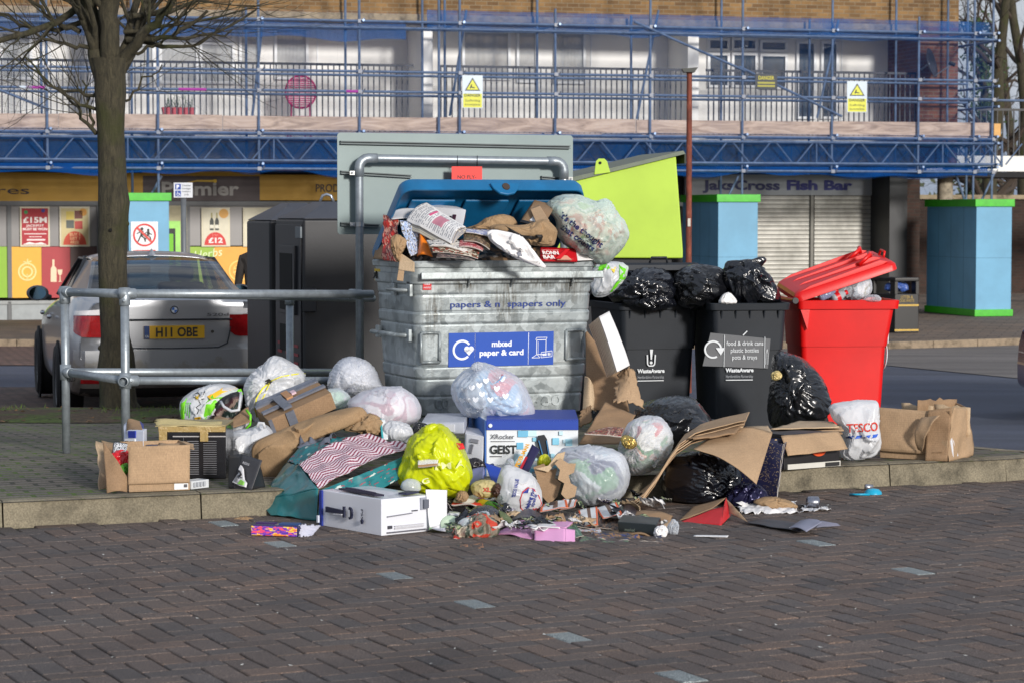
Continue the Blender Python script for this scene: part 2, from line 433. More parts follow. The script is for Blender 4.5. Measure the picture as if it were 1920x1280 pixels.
# soil and grass around the tree
m,t,b,o_=newmat('soil'); co=coords(t)
n=nd(t,'ShaderNodeTexNoise',Scale=22,Detail=6,Roughness=.7); t.links.new(co,n.inputs[0])
n2=nd(t,'ShaderNodeTexNoise',Scale=2.5,Detail=4); t.links.new(co,n2.inputs[0])
s1=ramp(t,n.outputs[0],[(.3,C(38,30,24)),(.6,C(84,70,52)),(.75,C(120,104,84))])
s2=ramp(t,n.outputs[0],[(.3,C(36,50,16)),(.7,C(84,104,36))])
t.links.new(mixc(t,ramp(t,n2.outputs[0],[(.47,(0,0,0,1)),(.56,(1,1,1,1))]),s1,s2),b.inputs['Base Color']); b.inputs['Roughness'].default_value=1
bump(t,b,n.outputs[0],1,.03)
mb=MB(); cx,cy,rx,ry=-3.4,18.0,2.3,.95; ring=[]
vs=[(cx,cy,it(cy)+.05)]; N=40
for k in(1,2):
 for i in range(N):
  a=2*math.pi*i/N; rr=(.6 if k==1 else 1)*(1+.08*noise.noise(Vector((math.cos(a)*2,math.sin(a)*2,k))))
  x,y=cx+rx*rr*math.cos(a),cy+ry*rr*math.sin(a); vs.append((x,y,it(y)+(.035 if k==1 else .003)))
fs=[(0,1+i,1+(i+1)%N)for i in range(N)]+[(1+i,1+N+i,1+N+(i+1)%N,1+(i+1)%N)for i in range(N)]
mb.add(vs,fs); tag(mb.build('soil',m,smooth=True),kind='structure')
mb=MB(); r=random.Random(5)
for q in range(2600):
 a=r.uniform(0,6.283); rr=math.sqrt(r.random()); x,y=cx+rx*rr*math.cos(a),cy+ry*rr*math.sin(a)
 if noise.noise(Vector((x*1.3,y*1.3,4)))<.02:continue
 z=it(y)+.03*(1-rr); h=r.uniform(.02,.06); an=r.uniform(0,6.28); w=.004
 d=Vector((math.cos(an),math.sin(an),0)); l=Vector((r.gauss(0,.02),r.gauss(0,.02),h)); p=Vector((x,y,z))
 mb.add([p-d*w,p+d*w,p+l],[(0,1,2)])
tag(mb.build('grass',M((88,112,38),.8,var=.3,vs=4,bmp=0,name='grass')),'short green grass tufts growing in the soil around the tree','grass',kind='stuff')
# dead leaves scattered
mb=MB()
for q in range(420):
 a=r.uniform(0,6.283); rr=math.sqrt(r.random())*1.05; x,y=cx+rx*rr*math.cos(a),cy+ry*rr*math.sin(a)
 p=Vector((x,y,it(y)+.04*(1-min(rr,1))+.012)); u=Vector((r.gauss(0,1),r.gauss(0,1),r.gauss(0,.4))).normalized()*.022; w=u.cross(Vector((r.gauss(0,.3),r.gauss(0,.3),1))).normalized()*.014
 mb.add([p-u,p-w,p+u,p+w],[(0,1,2,3)])
tag(mb.build('leaf_litter',M((92,70,46),.9,var=.4,vs=6,bmp=0,name='leaf')),'brown dead leaves lying on the soil under the tree','leaf litter',kind='stuff')
# ================================================================= building frame
TH=R(14.6); BO=Vector((-8.9,42,0)); BD=Vector((math.cos(TH),math.sin(TH),0)); BN=Vector((-math.sin(TH),math.cos(TH),0))
def BP(px,py,v=0):
 """pixel -> point in building coordinates (u, v, z) on the plane at depth v"""
 d=ray(px,py); o=BO+BN*v; t=(o-EY).dot(BN)/d.dot(BN); p=EY+d*t
 return Vector(((p-BO).dot(BD),v,p.z))
def BW(u,v,z):return BO+BD*u+BN*v+Vector((0,0,z))
def bthing(name,label,cat,u=0,v=0,z=0,group=None):
 return thing(name,label,cat,BW(u,v,z),TH,group)
def brect(mb,x0,y0,x1,y1,v,d,off=0):
 """box covering the pixel rectangle at depth v, thickness d behind it"""
 a,b=BP(x0,y1,v),BP(x1,y0,v); mb.box(a.x,b.x,v,v+d,a.z,b.z)
class LB(MB):
 def build(s,name,mats,parent=None,**k):
  s.v=[BW(p.x,p.y,p.z)for p in s.v]; return super().build(name,mats,parent,**k)
def zat(px,py,v=0):return BP(px,py,v).z
M_BRK=None
def facade_brick(name,c1,c2,mor):
 m,t,b,o=newmat(name); tc=t.nodes.new('ShaderNodeTexCoord'); mp=t.nodes.new('ShaderNodeMapping')
 mp.inputs['Rotation'].default_value=(R(90),0,-TH)
 vr=t.nodes.new('ShaderNodeVectorRotate'); vr.rotation_type='Z_AXIS'; vr.inputs['Angle'].default_value=-TH
 t.links.new(tc.outputs['Object'],vr.inputs[0])
 sp=t.nodes.new('ShaderNodeSeparateXYZ'); t.links.new(vr.outputs[0],sp.inputs[0])
 ad=t.nodes.new('ShaderNodeMath'); ad.operation='ADD'; t.links.new(sp.outputs[0],ad.inputs[0]); t.links.new(sp.outputs[1],ad.inputs[1])
 cb=t.nodes.new('ShaderNodeCombineXYZ'); t.links.new(ad.outputs[0],cb.inputs[0]); t.links.new(sp.outputs[2],cb.inputs[1])
 br=nd(t,'ShaderNodeTexBrick'); br.inputs['Scale'].default_value=1
 for k,v in(('Brick Width',.225),('Row Height',.075),('Mortar Size',.008),('Mortar Smooth',.2),('Bias',0)):br.inputs[k].default_value=v
 br.inputs['Color1'].default_value=C(*c1); br.inputs['Color2'].default_value=C(*c2); br.inputs['Mortar'].default_value=C(*mor)
 t.links.new(cb.outputs[0],br.inputs[0])
 n=nd(t,'ShaderNodeTexNoise',Scale=3,Detail=6,Roughness=.7); t.links.new(tc.outputs['Object'],n.inputs[0])
 g=ramp(t,n.outputs[0],[(.3,(.72,.72,.72,1)),(.7,(1.2,1.2,1.2,1))])
 t.links.new(mixc(t,1.0,br.outputs[0],g,'MULTIPLY'),b.inputs['Base Color']); b.inputs['Roughness'].default_value=.9
 iv=t.nodes.new('ShaderNodeMath'); iv.operation='SUBTRACT'; iv.inputs[0].default_value=1; t.links.new(br.outputs[1],iv.inputs[1])
 bump(t,b,iv.outputs[0],.5,.01); return m
M_BRK=facade_brick('yellow_stock_brick',(140,108,68),(104,78,50),(132,116,92))
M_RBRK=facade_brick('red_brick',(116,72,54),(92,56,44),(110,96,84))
M_PANEL=M((240,238,234),.55,var=.05,vs=1.2,bmp=.05,name='painted_panel')
M_UPVC=M((232,234,236),.35,var=.03,bmp=0,name='white_upvc')
M_SLAB=concrete('slab_concrete',(150,140,122)); M_LINT=concrete('lintel_concrete',(146,132,108))
def glassmat(name,rgb,rough=.04,alpha=.25):
 m,t,b,o=newmat(name); b.inputs['Base Color'].default_value=C(*rgb); b.inputs['Roughness'].default_value=rough
 b.inputs['Alpha'].default_value=1-alpha; b.inputs['Specular IOR Level'].default_value=1.0; b.inputs['Coat Weight'].default_value=1; return m
M_WGL=glassmat('window_glass',(90,104,116),.03,.82)
M_CURT=M((244,243,240),.8,var=.08,vs=3,bmp=.2,bs=14,name='curtain')
M_DARK=M((24,24,26),.8,var=.2,bmp=0,name='dark_interior')
M_GAL=M((168,176,186),.32,.75,var=.18,vs=14,bmp=.05,name='galvanised_tube')
M_BLACK=M((26,28,32),.45,var=.1,bmp=.05,name='black_paint')
M_GREYF=M((96,98,100),.5,var=.06,bmp=0,name='grey_frame')
FASV=2.9
bld=thing('apartment_block','long brick block with white balcony panels above a row of shops, behind blue scaffolding','building',BW(0,1.6,-.5),0)
def bpart(mb,name,mat,parent=None,**k):return mb.build(name,mat,parent or bld,**k)
UL,UR=-6.0,BP(1797,100,1.5).x
zl=BP(1000,34,1.5).z
mb=LB(); mb.box(UL,UR,1.5,11,zl,zl+5); bpart(mb,'brick_wall',M_BRK)
mb=LB(); mb.box(UL,BP(1722,60,1.47).x,1.46,1.9,zl-.14,zl+.02); bpart(mb,'lintel',M_LINT)
mb=LB(); mb.box(UL,UR-.01,1.9,9,zl-.16,zl-.002); bpart(mb,'balcony_ceiling',M_PANEL)
zb=BP(1000,262,1.5).z; zb2=BP(1000,300,1.5).z
mb=LB(); mb.box(UL,UR-.01,1.55,9,zb2,zb); bpart(mb,'balcony_slab',M_SLAB)
pl=BP(1722,100,1.5).x
mb=LB(); mb.box(pl,UR-.003,1.503,10.9,zb2-.02,zl); bpart(mb,'brick_pier',M_RBRK)
# back wall of the balcony, pale panels
VB=3.0
mb=LB(); mb.box(UL,pl,VB,VB+.3,zb,zl-.162); bpart(mb,'panel_wall',M_PANEL)
for a,b in((790,818),(1290,1322),(168,200)):
 q,w=BP(a,100,1.75),BP(b,100,1.75); mb=LB(); mb.box(q.x,q.x+.22,1.75,VB-.002,zb+.002,zl-.165); bpart(mb,'partition_fin',M_PANEL)
for x in(595,765,1108,1268,1578,1692,20,95):
 q=BP(x,100,VB); mb=LB(); mb.box(q.x-.012,q.x+.012,VB-.02,VB-.001,zb+.01,zl-.17); bpart(mb,'cover_strip',M_UPVC)
def window(x0,y0,x1,y1,curtain=True,door=False,dark=False,mull=()):
 a,b=BP(x0,y1,VB-.03),BP(x1,y0,VB-.03); fw=.055
 fr=LB(); v0,v1=VB-.07,VB-.005
 fr.box(a.x,b.x,v0,v1,b.z-fw,b.z); fr.box(a.x,b.x,v0,v1,a.z,a.z+fw)
 fr.box(a.x,a.x+fw,v0,v1,a.z+fw,b.z-fw); fr.box(b.x-fw,b.x,v0,v1,a.z+fw,b.z-fw)
 f=bpart(fr,'door' if door else 'window',M_UPVC,bevel=.006)
 g=LB(); g.box(a.x+fw,b.x-fw,v0+.03,v0+.036,a.z+fw,b.z-fw); g.build('pane',M_WGL,f)
 c=LB(); n=26; W_=b.x-a.x-2*fw
 if dark:
  c.box(a.x+fw,b.x-fw,v1-.008,v1-.004,a.z+fw,b.z-fw); c.build('dark_room_sheet',M((70,84,100),.6,var=.35,vs=5,name='dark_glass_room'),f)  # dark-coloured sheet behind the pane stands in for the unlit room
 else:
  vs=[]; fs=[]
  for i in range(n+1):
   x=a.x+fw+W_*i/n; y=v1-.012+.006*math.sin(i*1.9)
   vs+=[(x,y,a.z+fw),(x,y,b.z-fw)]
  fs=[(2*i,2*i+2,2*i+3,2*i+1)for i in range(n)]; c.add(vs,fs); c.build('curtain',M_CURT,f,smooth=True)
 return f
for w in[(298,80,372,158),(374,80,440,158),(300,50,372,78),(374,50,440,78),(448,52,486,160),(514,52,578,150),(0,60,60,150),(232,82,290,158),(866,58,957,150),(968,58,1008,156),(1038,60,1098,158)]:
 window(*w,door=w in((514,52,578,150),(1038,60,1098,158)))
for w in[(1326,72,1368,96),(1371,72,1420,96),(1424,76,1476,98),(1326,100,1368,165),(1371,100,1420,165),(1424,102,1476,168),(1492,78,1530,224),(1538,78,1572,224)]:
 window(*w,dark=True,door=w[3]==224)
 # street floor under the balcony: shop wall line
zf=-.49
fish0=BP(1300,400,FASV).x; fish1=BP(1668,400,FASV).x
mb=LB(); mb.box(UL,pl-.0,FASV+.25,FASV+.5,zf,zb2-.002); bpart(mb,'shop_wall',M((52,50,50),.8,name='shop_wall'))
# dark pilaster at the right end of the shops
q0,q1=BP(1668,400,2.0),BP(1701,400,2.0)
mb=LB(); mb.box(q0.x,q1.x,2.0,FASV+.6,zf,zb2-.002); bpart(mb,'pilaster',M_BLACK)
q2=BP(1712,500,3.4)
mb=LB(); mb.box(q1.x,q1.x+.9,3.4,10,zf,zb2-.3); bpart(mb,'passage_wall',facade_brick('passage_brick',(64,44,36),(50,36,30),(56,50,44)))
# ---- shop fronts
def shop(label,x0,x1,cat='shop'):
 return thing('shop_front',label,'shop front',BW(BP((x0+x1)/2,400,FASV).x,FASV,zf),0)
sh1=shop('grocery shop front with yellow and brown fascia and coloured fruit panels in its windows',0,640)
sh2=shop('closed fish bar front with grey fascia and rolled down shutters',1300,1680)
def vface(parent,x0,y0,x1,y1,v):
 a,b=BP(x0,y1,v),BP(x1,y0,v)
 return Face(BW(a.x,v,a.z),BD*(b.x-a.x),Vector((0,0,b.z-a.z)),parent,off=.006)
def slab(parent,x0,y0,x1,y1,v,d,mat,name,bevel=0):
 m_=LB(); brect(m_,x0,y0,x1,y1,v,d); o=m_.build(name,mat,parent,bevel=bevel)
 f=vface(parent,x0,y0,x1,y1,v); f.parent=o; return o,f
def pxf(f,x0,y0,x1,y1,v=FASV):
 """pixel -> (a,b) function on face f whose rect was x0..x1,y0..y1"""
 def g(px,py):
  p=BP(px,py,v); return((p-BP(x0,y1,v)).x,p.z-BP(x0,y1,v).z)
 return g
YEL=M((178,134,6),.5,var=.08,vs=1.5,bmp=0,name='yellow_fascia'); BRN=M((58,42,44),.5,bmp=0,name='brown_fascia')
o,f=slab(sh1,-160,325,268,378,FASV,.12,YEL,'fascia'); g=pxf(f,-160,325,268,378)
a=g(-78,364); f.text('Stores',a[0],a[1],.15,(48,30,26),w=g(55,364)[0]-a[0],bold=.004)
o,f=slab(sh1,268,331,487,377,FASV,.12,BRN,'fascia'); g=pxf(f,268,331,487,377)
a=g(303,366); f.text('Premier',a[0],a[1],.25,(150,146,142),w=g(448,366)[0]-a[0],bold=.03)
p1,p2=g(352,343),g(398,339)
f.poly([g(345,344),g(370,338),g(402,338),g(398,342),g(370,341)],(200,160,30),'emblem',lv=1); f.disc(*g(403,340),.035,(210,170,30),'emblem',lv=2)
o,f=slab(sh1,487,329,760,376,FASV,.12,YEL,'fascia'); g=pxf(f,487,329,760,376)
a=g(592,360); f.text('PRODUCE',a[0],a[1],.15,(48,38,36),w=g(668,360)[0]-a[0],bold=.01)
slab(sh1,268,322,487,330,FASV,.12,YEL,'fascia_strip')
slab(sh1,-160,379,1290,386,FASV-.02,.14,M_GREYF,'transom')
GL=M((122,120,120),.3,var=.06,vs=1,bmp=0,spec=.8,name='window_vinyl')
o,fwin=slab(sh1,-160,386,760,463,FASV+.04,.06,GL,'window_panel')
for x0,x1,col in((-60,15,(132,178,10)),(22,78,(230,170,30)),(78,132,(168,18,34)),(132,183,(62,30,28)),(354,402,(140,176,20)),(402,470,(226,160,30)),(470,760,(168,18,34))):
 o,f=slab(sh1,x0,463,x1,559,FASV+.03,.05,M(col,.4,var=.04,bmp=0,name='vinyl'),'coloured_panel')
 if x0==22:
  g=pxf(f,22,463,78,559,FASV+.03); c_=g(51,510); cream=(244,222,150)
  f.ring(c_[0],c_[1],.17,.028,cream); f.ring(c_[0],c_[1],.105,.03,cream)
  f.multi([[(c_[0]+math.cos(R(t_))*.12-math.sin(R(t_))*.006,c_[1]+math.sin(R(t_))*.12+math.cos(R(t_))*.006),(c_[0]+math.cos(R(t_))*.12+math.sin(R(t_))*.006,c_[1]+math.sin(R(t_))*.12-math.cos(R(t_))*.006),(c_[0]+math.cos(R(t_))*.145,c_[1]+math.sin(R(t_))*.145)]for t_ in range(0,360,20)],cream,'emblem')
  f.line([(c_[0]-.07,c_[1]+.19),(c_[0],c_[1]+.17),(c_[0]+.01,c_[1]+.24)],.02,cream,'emblem'); f.line([(c_[0],c_[1]+.17),(c_[0]+.08,c_[1]+.2)],.02,cream,'emblem')
  f.line([(c_[0],c_[1]-.15),(c_[0],c_[1]-.04)],.015,cream,'emblem')
 if x0==78:
  g=pxf(f,78,463,132,559,FASV+.03); cr=(238,212,180)
  f.poly([g(95,529),g(95,504),g(98,499),g(98,487),g(102,487),g(102,499),g(106,504),g(106,529)],cr,'emblem',lv=1)
  f.poly([g(107.5,506),g(117,506),g(116,514),g(112.7,518),g(109,514)],cr,'emblem',lv=1)
  f.poly([g(111.6,518),g(113.4,518),g(113.4,527),g(116,528.6),g(109,528.6),g(111.6,527)],cr,'emblem',lv=1)
 if x0==402:
  g=pxf(f,402,463,470,559,FASV+.03); c_=g(448,508); f.ring(c_[0],c_[1],.2,.03,(246,206,110)); f.ring(c_[0],c_[1],.12,.012,(246,206,110))
  f.multi([[(c_[0]+math.cos(R(t_))*.03,c_[1]+math.sin(R(t_))*.03),(c_[0]+math.cos(R(t_+8))*.11,c_[1]+math.sin(R(t_+8))*.11),(c_[0]+math.cos(R(t_+30))*.11,c_[1]+math.sin(R(t_+30))*.11)]for t_ in range(0,360,45)],(246,206,110),'emblem')
 if x0==354:
  g=pxf(f,354,463,402,559,FASV+.03); f.text('Herbs',*g(364,487),.16,(226,240,190),rot=8,shear=.25)
for x0,x1 in((-160,15),(22,183),(354,760)):
 slab(sh1,x0,566,x1,603,FASV+.03,.05,M((150,156,158),.5,name='pale_panel'),'lower_panel')
slab(sh1,-160,559,1290,566,FASV-.01,.12,M((150,154,154),.5,name='sill'),'sill'); slab(sh1,-160,603,1290,609,FASV-.01,.12,M((150,154,154),.5,name='sill'),'plinth')
for x in(15,183,350,640):slab(sh1,x,386,x+6,559,FASV-.01,.1,M_GREYF,'mullion'); slab(sh1,x,566,x+6,603,FASV-.01,.1,M_GREYF,'mullion')
slab(sh1,316,386,350,603,FASV-.06,.2,M((176,168,140),.8,name='beige_render'),'render_pier')
gp,f=slab(sh1,317,415,338,603,FASV-.1,.05,M((150,215,90),.4,name='cash_machine_panel'),'cash_machine')
f.rect(.0,.3,.13,1.75,(20,24,24),lv=1); f.rect(.0,1.05,.09,1.65,(110,190,20),lv=2)
def poster(label,x0,y0,x1,y1,col,fn):
 t_=bthing('poster',label,'poster',BP((x0+x1)/2,y1,FASV).x,FASV,zat(x0,y1,FASV))
 m_=LB(); brect(m_,x0,y0,x1,y1,FASV-.015,.012); fr=m_.build('frame',M((214,206,180),.5,var=.02,bmp=0,name='poster_frame'),t_)
 f=vface(t_,x0,y0,x1,y1,FASV-.015); f.off=.004; w,h=f.w,f.h
 f.rect(.03,.03,w-.03,h-.03,col,'sheet',lv=0); fn(f,w,h); return t_
def jack(f,w,h):
 wh=(240,232,228); f.text('£15M',w*.5,h*.6,h*.14,wh,w=w*.8,bold=.03,center=True)
 f.text('JACKPOT',w*.5,h*.5,h*.055,wh,w=w*.6,bold=.02,center=True); f.text('MUST BE WON',w*.5,h*.41,h*.06,wh,w=w*.82,bold=.03,center=True)
 f.rect(w*.14,h*.31,w*.88,h*.33,wh,lv=1); f.rect(w*.3,h*.24,w*.72,h*.255,wh,lv=1); f.rect(w*.22,h*.15,w*.84,h*.19,(246,220,220),lv=1)
 f.poly([(w*.08,h*.05),(w*.9,h*.05),(w*.7,h*.11),(w*.5,h*.08),(w*.3,h*.12)],wh,lv=1); f.disc(w*.2,h*.86,.035,(60,150,80),lv=1); f.disc(w*.78,h*.9,.035,(60,60,140),lv=1)
poster('red jackpot poster with large white lettering in the grocery window',38,388,93,463,(172,22,40),jack)
def bogof(f,w,h):
 for i,(a_,b_,c_)in enumerate(((.22,.68,(214,190,90)),(.5,.7,(120,70,60)),(.22,.46,(90,96,90)),(.5,.44,(186,70,60)))):f.rect(w*a_,h*b_,w*(a_+.26),h*(b_+.2),c_,lv=1)
 f.disc(w*.78,h*.86,.07,(214,150,60),lv=1)
 n_=24; f.poly([(w*.5+w*.38*math.cos(math.pi*i/n_),h*.045+h*.34*math.sin(math.pi*i/n_))for i in range(n_+1)],(206,72,44),lv=1)
 for k,s_ in enumerate(('BUY 1','GET 1','FREE')):f.text(s_,w*.5,h*(.27-.1*k),h*.075,(240,190,140),center=True,bold=.02,lv=3)
poster('gold poster with four product pictures above a red semicircle',112,388,168,463,(206,190,140),bogof)
def twelve(f,w,h):
 for x_ in(.36,.54):
  f.poly([(w*(x_-.07),h*.42),(w*(x_-.07),h*.66),(w*(x_-.025),h*.74),(w*(x_-.025),h*.87),(w*(x_+.025),h*.87),(w*(x_+.025),h*.74),(w*(x_+.07),h*.66),(w*(x_+.07),h*.42)],(58,62,58),lv=1)
  f.rect(w*(x_-.065),h*.47,w*(x_+.065),h*.56,(220,216,200),lv=2); f.rect(w*(x_-.025),h*.74,w*(x_+.025),h*.87,(170,160,110),lv=2)
 n_=24; f.poly([(w*.48+w*.38*math.cos(math.pi*i/n_),h*.04+h*.33*math.sin(math.pi*i/n_))for i in range(n_+1)],(206,40,36),lv=1)
 f.text('£12',w*.49,h*.1,h*.13,(240,232,230),w=w*.5,center=True,bold=.04,lv=3); f.text('2 for',w*.48,h*.27,h*.06,(240,150,140),center=True,lv=3)
 f.disc(w*.78,h*.85,.09,(214,160,80),lv=1)
poster('cream poster with two dark wine bottles above a red price circle',378,390,431,463,(214,208,186),twelve)
poster('plain cream poster partly hidden behind the black recycling banks',456,390,510,463,(220,214,190),lambda f,w,h:f.rect(w*.15,h*.1,w*.85,h*.5,(200,180,130),lv=1))
# fish bar
FGREY=M((150,154,158),.6,var=.08,vs=1.2,bmp=0,name='fish_bar_fascia')
o,f=slab(sh2,1286,329,1678,366,FASV,.12,FGREY,'fascia'); g=pxf(f,1286,329,1678,366)
a=g(1317,356); f.text('JaksCross',a[0],a[1],.19,(28,34,84),w=g(1462,356)[0]-a[0],bold=.035)
a=g(1475,356); f.text('Fish Bar',a[0],a[1],.19,(24,32,110),w=g(1598,356)[0]-a[0],bold=.045)
m_sh,t,b,o_=newmat('roller_shutter'); co=coords(t)
wv=nd(t,'ShaderNodeTexWave',Scale=1); wv.bands_direction='Z'; wv.inputs['Scale'].default_value=3.6; t.links.new(co,wv.inputs[0])
n=nd(t,'ShaderNodeTexNoise',Scale=1.6,Detail=6,Roughness=.65); t.links.new(co,n.inputs[0])
s1=ramp(t,n.outputs[0],[(.3,C(150,148,140)),(.6,C(200,198,190))]); s2=ramp(t,wv.outputs[0],[(.0,(.5,.5,.5,1)),(.25,(1,1,1,1))])
t.links.new(mixc(t,1.0,s1,s2,'MULTIPLY'),b.inputs['Base Color']); b.inputs['Roughness'].default_value=.45; b.inputs['Metallic'].default_value=.3
bump(t,b,wv.outputs[0],.8,.02)
slab(sh2,1300,367,1519,603,FASV+.06,.05,m_sh,'shutter'); slab(sh2,1526,367,1660,603,FASV+.06,.05,m_sh,'shutter')
slab(sh2,1519,367,1526,603,FASV,.12,M((110,108,100),.5,name='shutter_rail'),'shutter_rail'); slab(sh2,1660,367,1668,603,FASV,.12,M((110,108,100),.5,name='shutter_rail'),'shutter_rail')
# balcony railing: one thing per bay between the fins and piers
M_RAILB=M((16,20,34),.5,var=.1,bmp=0,name='railing_paint')
mb=None
for(x0,x1,lab)in((-60,775,'dark blue balcony railing of the left flat, left of the white fin'),(822,1290,'dark blue balcony railing of the middle flat behind the two poles'),(1324,1720,'dark blue balcony railing of the right flat beside the brick pier')):
 q0,q1=BP(x0,130,1.62).x,BP(x1,130,1.62).x; zt_=BP(1000,125,1.62).z; zb_=zb+.04
 t_=bthing('balcony_railing',lab,'railing',(q0+q1)/2,1.62,zb)
 m_=LB(); m_.box(q0,q1,1.6,1.65,zt_-.045,zt_); m_.build('top_rail',M_RAILB,t_)
 m_=LB(); m_.box(q0,q1,1.61,1.64,zb_,zb_+.03); m_.build('bottom_rail',M_RAILB,t_)
 m_=LB(); k=0; x=q0+.05
 while x<q1-.03:m_.box(x-.011,x+.011,1.614,1.636,zb_+.03,zt_-.045); x+=.108
 o_=m_.build('balusters',M_RAILB,t_); o_['kind']='stuff'
 # pink round chair back, plant trough, satellite dish, danger sign on the railing
q=BP(564,173,2.0); t_=bthing('round_chair','pink woven round-backed chair standing on the left balcony','chair',q.x,2.0,zb)
pk=M((196,48,112),.5,name='pink_cane'); m_=LB(); n_=26
for r_ in(.29,):m_.path([(q.x+r_*math.cos(2*math.pi*i/n_),2.0,q.z+r_*1.05*math.sin(2*math.pi*i/n_))for i in range(n_+1)],.018,6)
m_.build('rim',pk,t_)
m_=LB()
for i in range(-7,8):
 z_=i*.038; w_=math.sqrt(max(.0,.29**2-z_*z_)); m_.box(q.x-w_,q.x+w_,1.995,2.01,q.z+z_*1.05-.013,q.z+z_*1.05+.013)
m_.build('backrest',pk,t_)
m_=LB(); zs=zb+.42; m_.lathe([(.0,zs-.04),(.27,zs-.04),(.28,zs-.02),(.27,zs),(0,zs)],24,(q.x,2.28,0)); m_.build('seat',pk,t_)
for sx,sy in((-.19,0),(.19,0),(-.17,.5),(.17,.5)):
 m_=LB(); m_.tube((q.x+sx,2.02+sy,zb+.002),(q.x+sx*.9,2.05+sy*.9,q.z-.2 if sy==0 else zs),.016,7); m_.build('leg',pk,t_)
q=BP(335,212,1.9); t_=bthing('planter','red plant trough standing behind the left balcony railing','planter',q.x,1.95,zb)
z0_=q.z-.08; m_=LB();
m_.prism([(q.x-.27,1.85,z0_),(q.x+.27,1.85,z0_),(q.x+.31,1.85,z0_+.18),(q.x-.31,1.85,z0_+.18)],(0,.22,0)); m_.build('trough',M((176,40,52),.5,name='red_plastic'),t_,bevel=.01)
m_=LB(); m_.box(q.x-.29,q.x+.29,1.87,2.05,zb+.001,z0_-.001); m_.build('stand',M_BLACK,t_)
m_=LB(); r=random.Random(2)
for i in range(46):
 p=Vector((q.x+r.uniform(-.26,.26),1.95+r.uniform(-.08,.08),z0_+.15)); m_.path([p,p+Vector((r.gauss(0,.05),0,r.uniform(.1,.28)))],[.006,.003],4)
m_.build('stems',M((70,96,60),.8,name='plant_stems'),t_)
def dish():
 q=BP(1742,120,1.2); t_=bthing('satellite_dish','dark grey satellite dish on the brick pier at the right end','satellite dish',q.x,1.2,q.z)
 c=Vector((q.x,1.2,q.z)); ax=Vector((.75,-.62,.25)).normalized(); m_=LB()
 m_.lathe([(.0,-.02),(.1,-.012),(.2,.015),(.29,.06),(.3,.062),(.295,.07),(.2,.027),(.1,0),(.0,-.008)],28,c,ax); m_.build('dish',M((60,62,70),.5,name='dish_grey'),t_,smooth=True)
 m_=LB(); e=c+Vector((.36,-.28,-.02)); m_.path([c+Vector((.05,-.05,-.27)),e],.012,6); m_.build('arm',M_GAL,t_)
 m_=LB(); m_.tube(e+Vector((-.05,.03,.03)),e+Vector((.05,-.03,-.02)),.04,10); m_.build('receiver',M_BLACK,t_)
 m_=LB(); m_.path([c,c+Vector((-.05,.25,-.1)),(c.x-.02,1.501,c.z-.1)],.02,6); m_.build('bracket',M_GAL,t_)
dish()
# concrete walkway, round column and white fascia to the right of the block, seen through the passage
M_WHT=M((226,226,222),.6,var=.04,name='white_fascia')
t_=bthing('walkway','white edged raised walkway with dark railings at the far right','walkway',UR+1.5,6,zf)
q0,q1=BP(1866,320,5),BP(1990,290,5)
m_=LB(); m_.box(q0.x-1.6,q1.x+6,5,5.3,BP(1900,322,5).z,BP(1900,293,5).z); m_.build('fascia',M_WHT,t_)
m_=LB(); m_.box(q0.x-1.6,q1.x+6,5.001,7,BP(1900,333,5).z,BP(1900,323,5).z); m_.build('deck',M_DARK,t_)
m_=LB(); zz0,zz1=BP(1900,292,5).z,BP(1900,208,5).z; x=q0.x-.3
while x<q1.x+2:m_.box(x-.012,x+.012,5.1,5.124,zz0,zz1); x+=.13
m_.build('balusters',M_BLACK,t_)['kind']='stuff'
m_=LB(); m_.box(q0.x-.4,q1.x+3,5.09,5.13,zz1,zz1+.05); m_.build('top_rail',M_BLACK,t_)
for xx in(1772,1990):
 q=BP(xx,350,5.6); m_=LB(); m_.lathe([(.17,zf),(.17,BP(1900,333,5).z)],24,(q.x,5.6,0)); m_.build('column',concrete('col%d'%xx,(156,146,128)),t_,smooth=True)
t_=bthing('back_building','low dark brick wing seen behind the right blue hoarding box','building',UR+3,12,zf)
m_=LB(); m_.box(UR-.2,UR+14,12,14,zf,BP(1850,374,12).z); m_.build('wall',facade_brick('dark_brick',(64,44,36),(50,36,30),(56,50,44)),t_)
m_=LB(); m_.box(UR-.25,UR+14.1,11.9,14.1,BP(1850,373.9,12).z,BP(1850,366,12).z); m_.build('coping',M_LINT,t_)
# ================================================================= scaffolding
M_TUBE=M((112,130,158),.34,.6,var=.25,vs=10,bmp=.05,name='scaffold_tube')
SV=1.3
scf=thing('scaffolding','galvanised tube scaffolding wrapped in blue net along the whole block','scaffolding',BW(9,.6,-.5),0)
def spart(mb,name,mat=None,**k):return mb.build(name,mat or M_TUBE,scf,**k)
ztop=7.2
def zpx(y,v=0,x=960):return BP(x,y,v).z
zt_low=zpx(318)
for x in(88,296,485,674,823,862,1041,1219,1392,1560,1722,1826,1861,-100):
 q=BP(x,200,0); m_=LB(); m_.tube((q.x,0,zt_low-.05 if x not in(296,1392,1826,1861)else zf+.1),(q.x,0,ztop if x not in(1041,1722)else zpx(15)),.0242,8); spart(m_,'standard')
for x in(78,247,278,462,648,792,834,1007,1183,1352,1517,1679,1776,1813):
 q=BP(x,200,SV); low=x in(247,1352,1813); m_=LB()
 m_.tube((q.x,SV,zt_low-.05 if not low else zf+.1),(q.x,SV,ztop if x not in(462,1183,1517)else zpx(25,SV)),.0242,8); spart(m_,'standard')
uL,uR=-3.0,BP(1866,200).x
def ledger(v,z,r=.0242,u0=uL,u1=uR,dz=0,name='ledger'):
 m_=LB(); m_.tube((u0,v-.05,z),(u1,v-.05,z+dz),r,8); spart(m_,name)
for y in(46,139,176,254):ledger(0,zpx(y))
